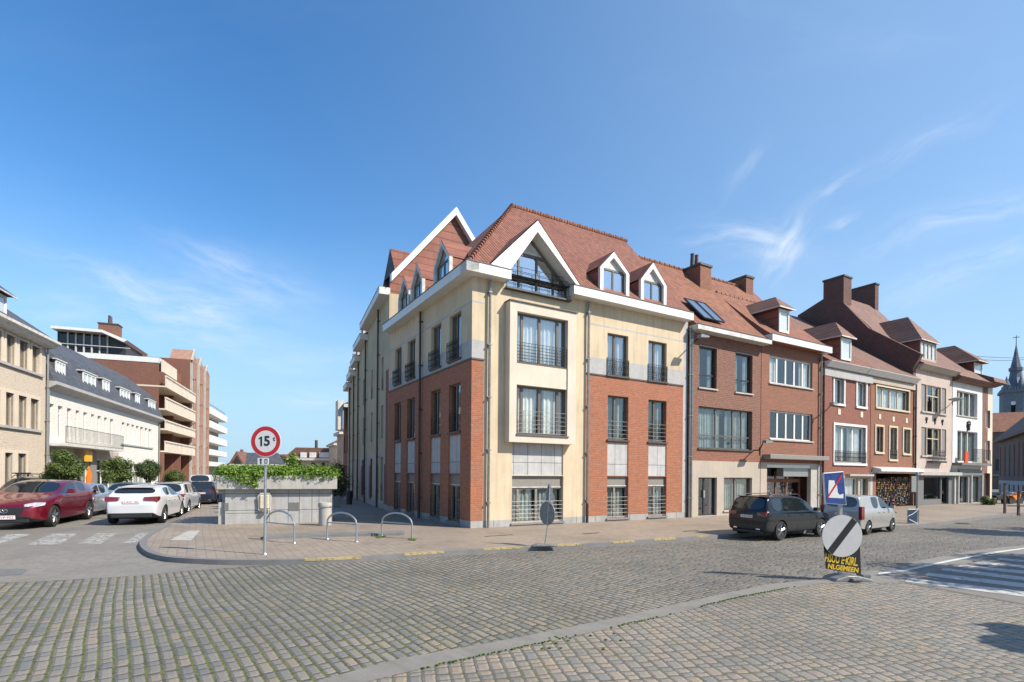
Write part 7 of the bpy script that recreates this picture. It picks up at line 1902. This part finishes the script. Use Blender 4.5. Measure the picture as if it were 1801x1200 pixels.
# lamps on brackets along the houses
def wall_lamp(fr, px, py, pxw, pyw, label, style='box'):
    a = fr.uz(pxw, pyw, 0); y_ = -.9; e = fr.uz(px, py, y_)
    f = fr.shift(a[0]); t = root('wall_lamp', f, label, 'street lamp', 'lamps on brackets along the houses', z=a[1])
    dx, dz = e[0] - a[0], e[1] - a[1]
    MB().tube([(0, 0, 0), (dx * .3, y_ * .4, dz + .05), (dx, y_ * .9, dz + .03)], .03, 6).tube([(0, 0, -.25), (0, 0, .15)], .045, 6).build('bracket', M['iron'], t, smooth=True)
    if style == 'box': MB().prism([(dx - .25, dz - .06), (dx + .32, dz), (dx + .32, dz + .07), (dx - .2, dz + .1)], 'y', y_ - .12, y_ + .12).build('lamp_head', M['rail_grey'], t, bevel=.02)
    else: MB().lathe([(.05, dz + .16), (.42, dz + .05), (.42, dz + .0), (.2, dz - .06), (.12, dz - .12)], (dx, y_, 0), 20).build('lamp_head', M['rail_grey'], t, smooth=True)
wall_lamp(RF, 1236, 593, 1219, 602, 'grey lamp arm high at the left edge of the patterned brick house')
wall_lamp(RF, 1349, 778, 1336, 792, 'grey lamp arm low between the patterned brick house and the shop')
wall_lamp(RF, 1681, 703, 1675, 707, 'disc shaped lamp between the pinkish and the white house', 'disc')
wall_lamp(RF, 1466, 711, 1459, 714, 'small white lamp arm on the dark red brick house below its first window')
# posts, awning mast and a flag at the far right
for (px, yb_, yt_, lb_) in ((1767, 907, 852, 'left dark wooden post of the terrace awning'), (1791, 907, 866, 'right dark wooden post near the picture edge')):
    b = gp(px, yb_, 0); fpo = Frame(b.x, b.y, 0); t = root('wooden_post', fpo, lb_, 'post')
    zt_ = fpo.z(px, yt_); MB().prism([(-.05, 0), (.05, 0), (.045, zt_), (-.045, zt_)], 'y', -.04, .04).build('shaft', m_plain('dark_wood', (.09, .06, .055), .8, noise=.4), t); MB().box(-.06, .06, -.06, .06, zt_, zt_ + .05).build('cap', M['iron'], t)
b = gp(1767, 907); fpo = Frame(b.x, b.y, 0); t = root('terrace_rail', fpo, 'dark terrace rail running to the right picture edge', 'rail')
MB().box(.2, 2.6, 0, .06, fpo.z(1780, 868) - .05, fpo.z(1780, 868)).box(.2, 2.6, 0, .06, .5, .56).build('beam', M['iron'], t)
fpar = h6.shift(h6.x(1683), -.5); t = root('red_sign_banner', fpar, 'orange red banner beside the iron balcony of the white house', 'banner', z=h6.z(1685, 815))
hb_ = h6.z(1685, 794) - h6.z(1685, 815); MB().prism([(0, 0), (.5, .02), (.55, hb_), (.05, hb_)], 'y', 0, .08).build('cloth', m_plain('orange_red_cloth', (.62, .07, .02), .6), t)
fo_ = LR.shift(LR.x(131, 850), -.6); t = root('orange_figure_sign', fo_, 'orange and yellow figure shaped shop sign behind the largest tree', 'sign board', z=.1)
MB().prism([(0, 0), (.9, 0), (.75, 1.0), (1.0, 1.6), (.5, 2.2), (.1, 1.5), (.25, 1.0)], 'y', 0, .06).build('figure', m_plain('orange_board', (.75, .2, .01), .5), t)
MB().box(-.1, 1.0, 0, .07, 2.5, 3.2).build('header', m_plain('yellow_board', (.75, .38, .02), .5), t)
# motorcycles parked at the far right, seen as small dark shapes
def moto(px, py, label, col):
    b = gp(px, py); f = Frame(b.x, b.y, R(25)); t = root('motorcycle', f, label, 'motorcycle', 'motorcycles parked at the far right')
    for x in (-.7, .7):
        w = MB().lathe([(.3, -.06), (.32, 0), (.3, .06)], (x, 0, .32), 18, 'y').build('wheel', M['rubber'], t, smooth=True)
    MB().prism([(-.8, .75), (-.2, .72), (.0, .9), (.35, .95), (.5, .8), (.3, .45), (-.3, .4)], 'y', -.15, .15).build('body', col, t, bevel=.04)
    MB().tube([(.68, 0, .32), (.42, 0, .95), (.38, -.3, 1.05)], .025, 6).tube([(.42, 0, .95), (.38, .3, 1.05)], .025, 6).build('fork', M['chrome'], t)
moto(1757, 889, 'motorcycle parked left of the dark post, black tank', M['plastic'])
moto(1776, 888, 'motorcycle parked between the two dark posts, silver tank', M['rim'])
moto(1786, 889, 'motorcycle parked near the right dark post, orange tank', m_plain('orange_tank', (.7, .2, .02), .3))
# manhole cover
b = gp(1690, 921); o = MB().lathe([(.32, .0), (.32, .022), (.26, .024), (.26, .020)], (b.x, b.y, 0), 24).build('manhole_cover', M['lead']); o['kind'] = 'structure'

# grass and moss growing along the strip and at the hoops
rgz = random.Random(3)
def blades(spots, name, label, size=.035, mat='leaf_ivy'):
    def fn():
        p, r = rgz.choice(spots); a = rgz.uniform(0, 2 * math.pi); q = r * math.sqrt(rgz.random())
        return Vector((p.x + math.cos(a) * q, p.y + math.sin(a) * q, p.z + .008 + rgz.random() * size * .5)), Vector((0, 0, 1))
    o = leaves(fn, 110 * len(spots), size, rgz, mat, name); tag(o, label, 'grass', kind='stuff'); return o
M['moss'] = m_leaf('moss_green', (0.13, 0.15, 0.03), (0.07, 0.09, 0.02))
edge_ = [(690, 1189), (900, 1144), (1140, 1091), (1300, 1051.5), (1400, 1033)]
sp_ = []
for (a, b_) in zip(edge_, edge_[1:]):
    p, q = gp(*a), gp(*b_); L_ = (q - p).length
    for i in range(int(L_ / .05)):
        t_ = i * .05 / L_; w_ = math.sin(i * .13 + a[0]) + rgz.uniform(-.8, .8)
        if w_ > -.3: v_ = p.lerp(q, t_); sp_.append((v_ + Vector((rgz.uniform(-.01, .01), rgz.uniform(-.02, .01), .01)), rgz.uniform(.006, .018)))
for _ in range(14):
    c_ = gp(rgz.uniform(950, 1100), rgz.uniform(1115, 1150)); sp_.append((c_ + Vector((0, 0, .006)), rgz.uniform(.01, .02)))
blades(sp_, 'grass', 'grass growing along the lower edge of the stone strip', .016, 'leaf_ivy')
sp_ = []
for px, py in ((671, 944), (724, 949), (668, 945), (728, 949.5)):
    for _ in range(3): g_ = gp(px + rgz.uniform(-7, 7), py + rgz.uniform(-1, 1.2), HK); sp_.append((g_, .06))
blades(sp_, 'grass', 'grass tufts at the feet of the right cycle hoop', .03)

for px, py, w_ in ((878, 942, .5), (1040, 938, .35), (1215, 934, .4)):
    c_ = gp(px, py, HK); q = [c_ + RF.t * a + RF.n * b_ for a, b_ in ((-w_, -.05), (w_, -.05), (w_, .05), (-w_, .05))]
    MB().sheet([(p.x, p.y) for p in q], HK + .002).build('drain_slot', M['lead'], fix=False)['kind'] = 'structure'
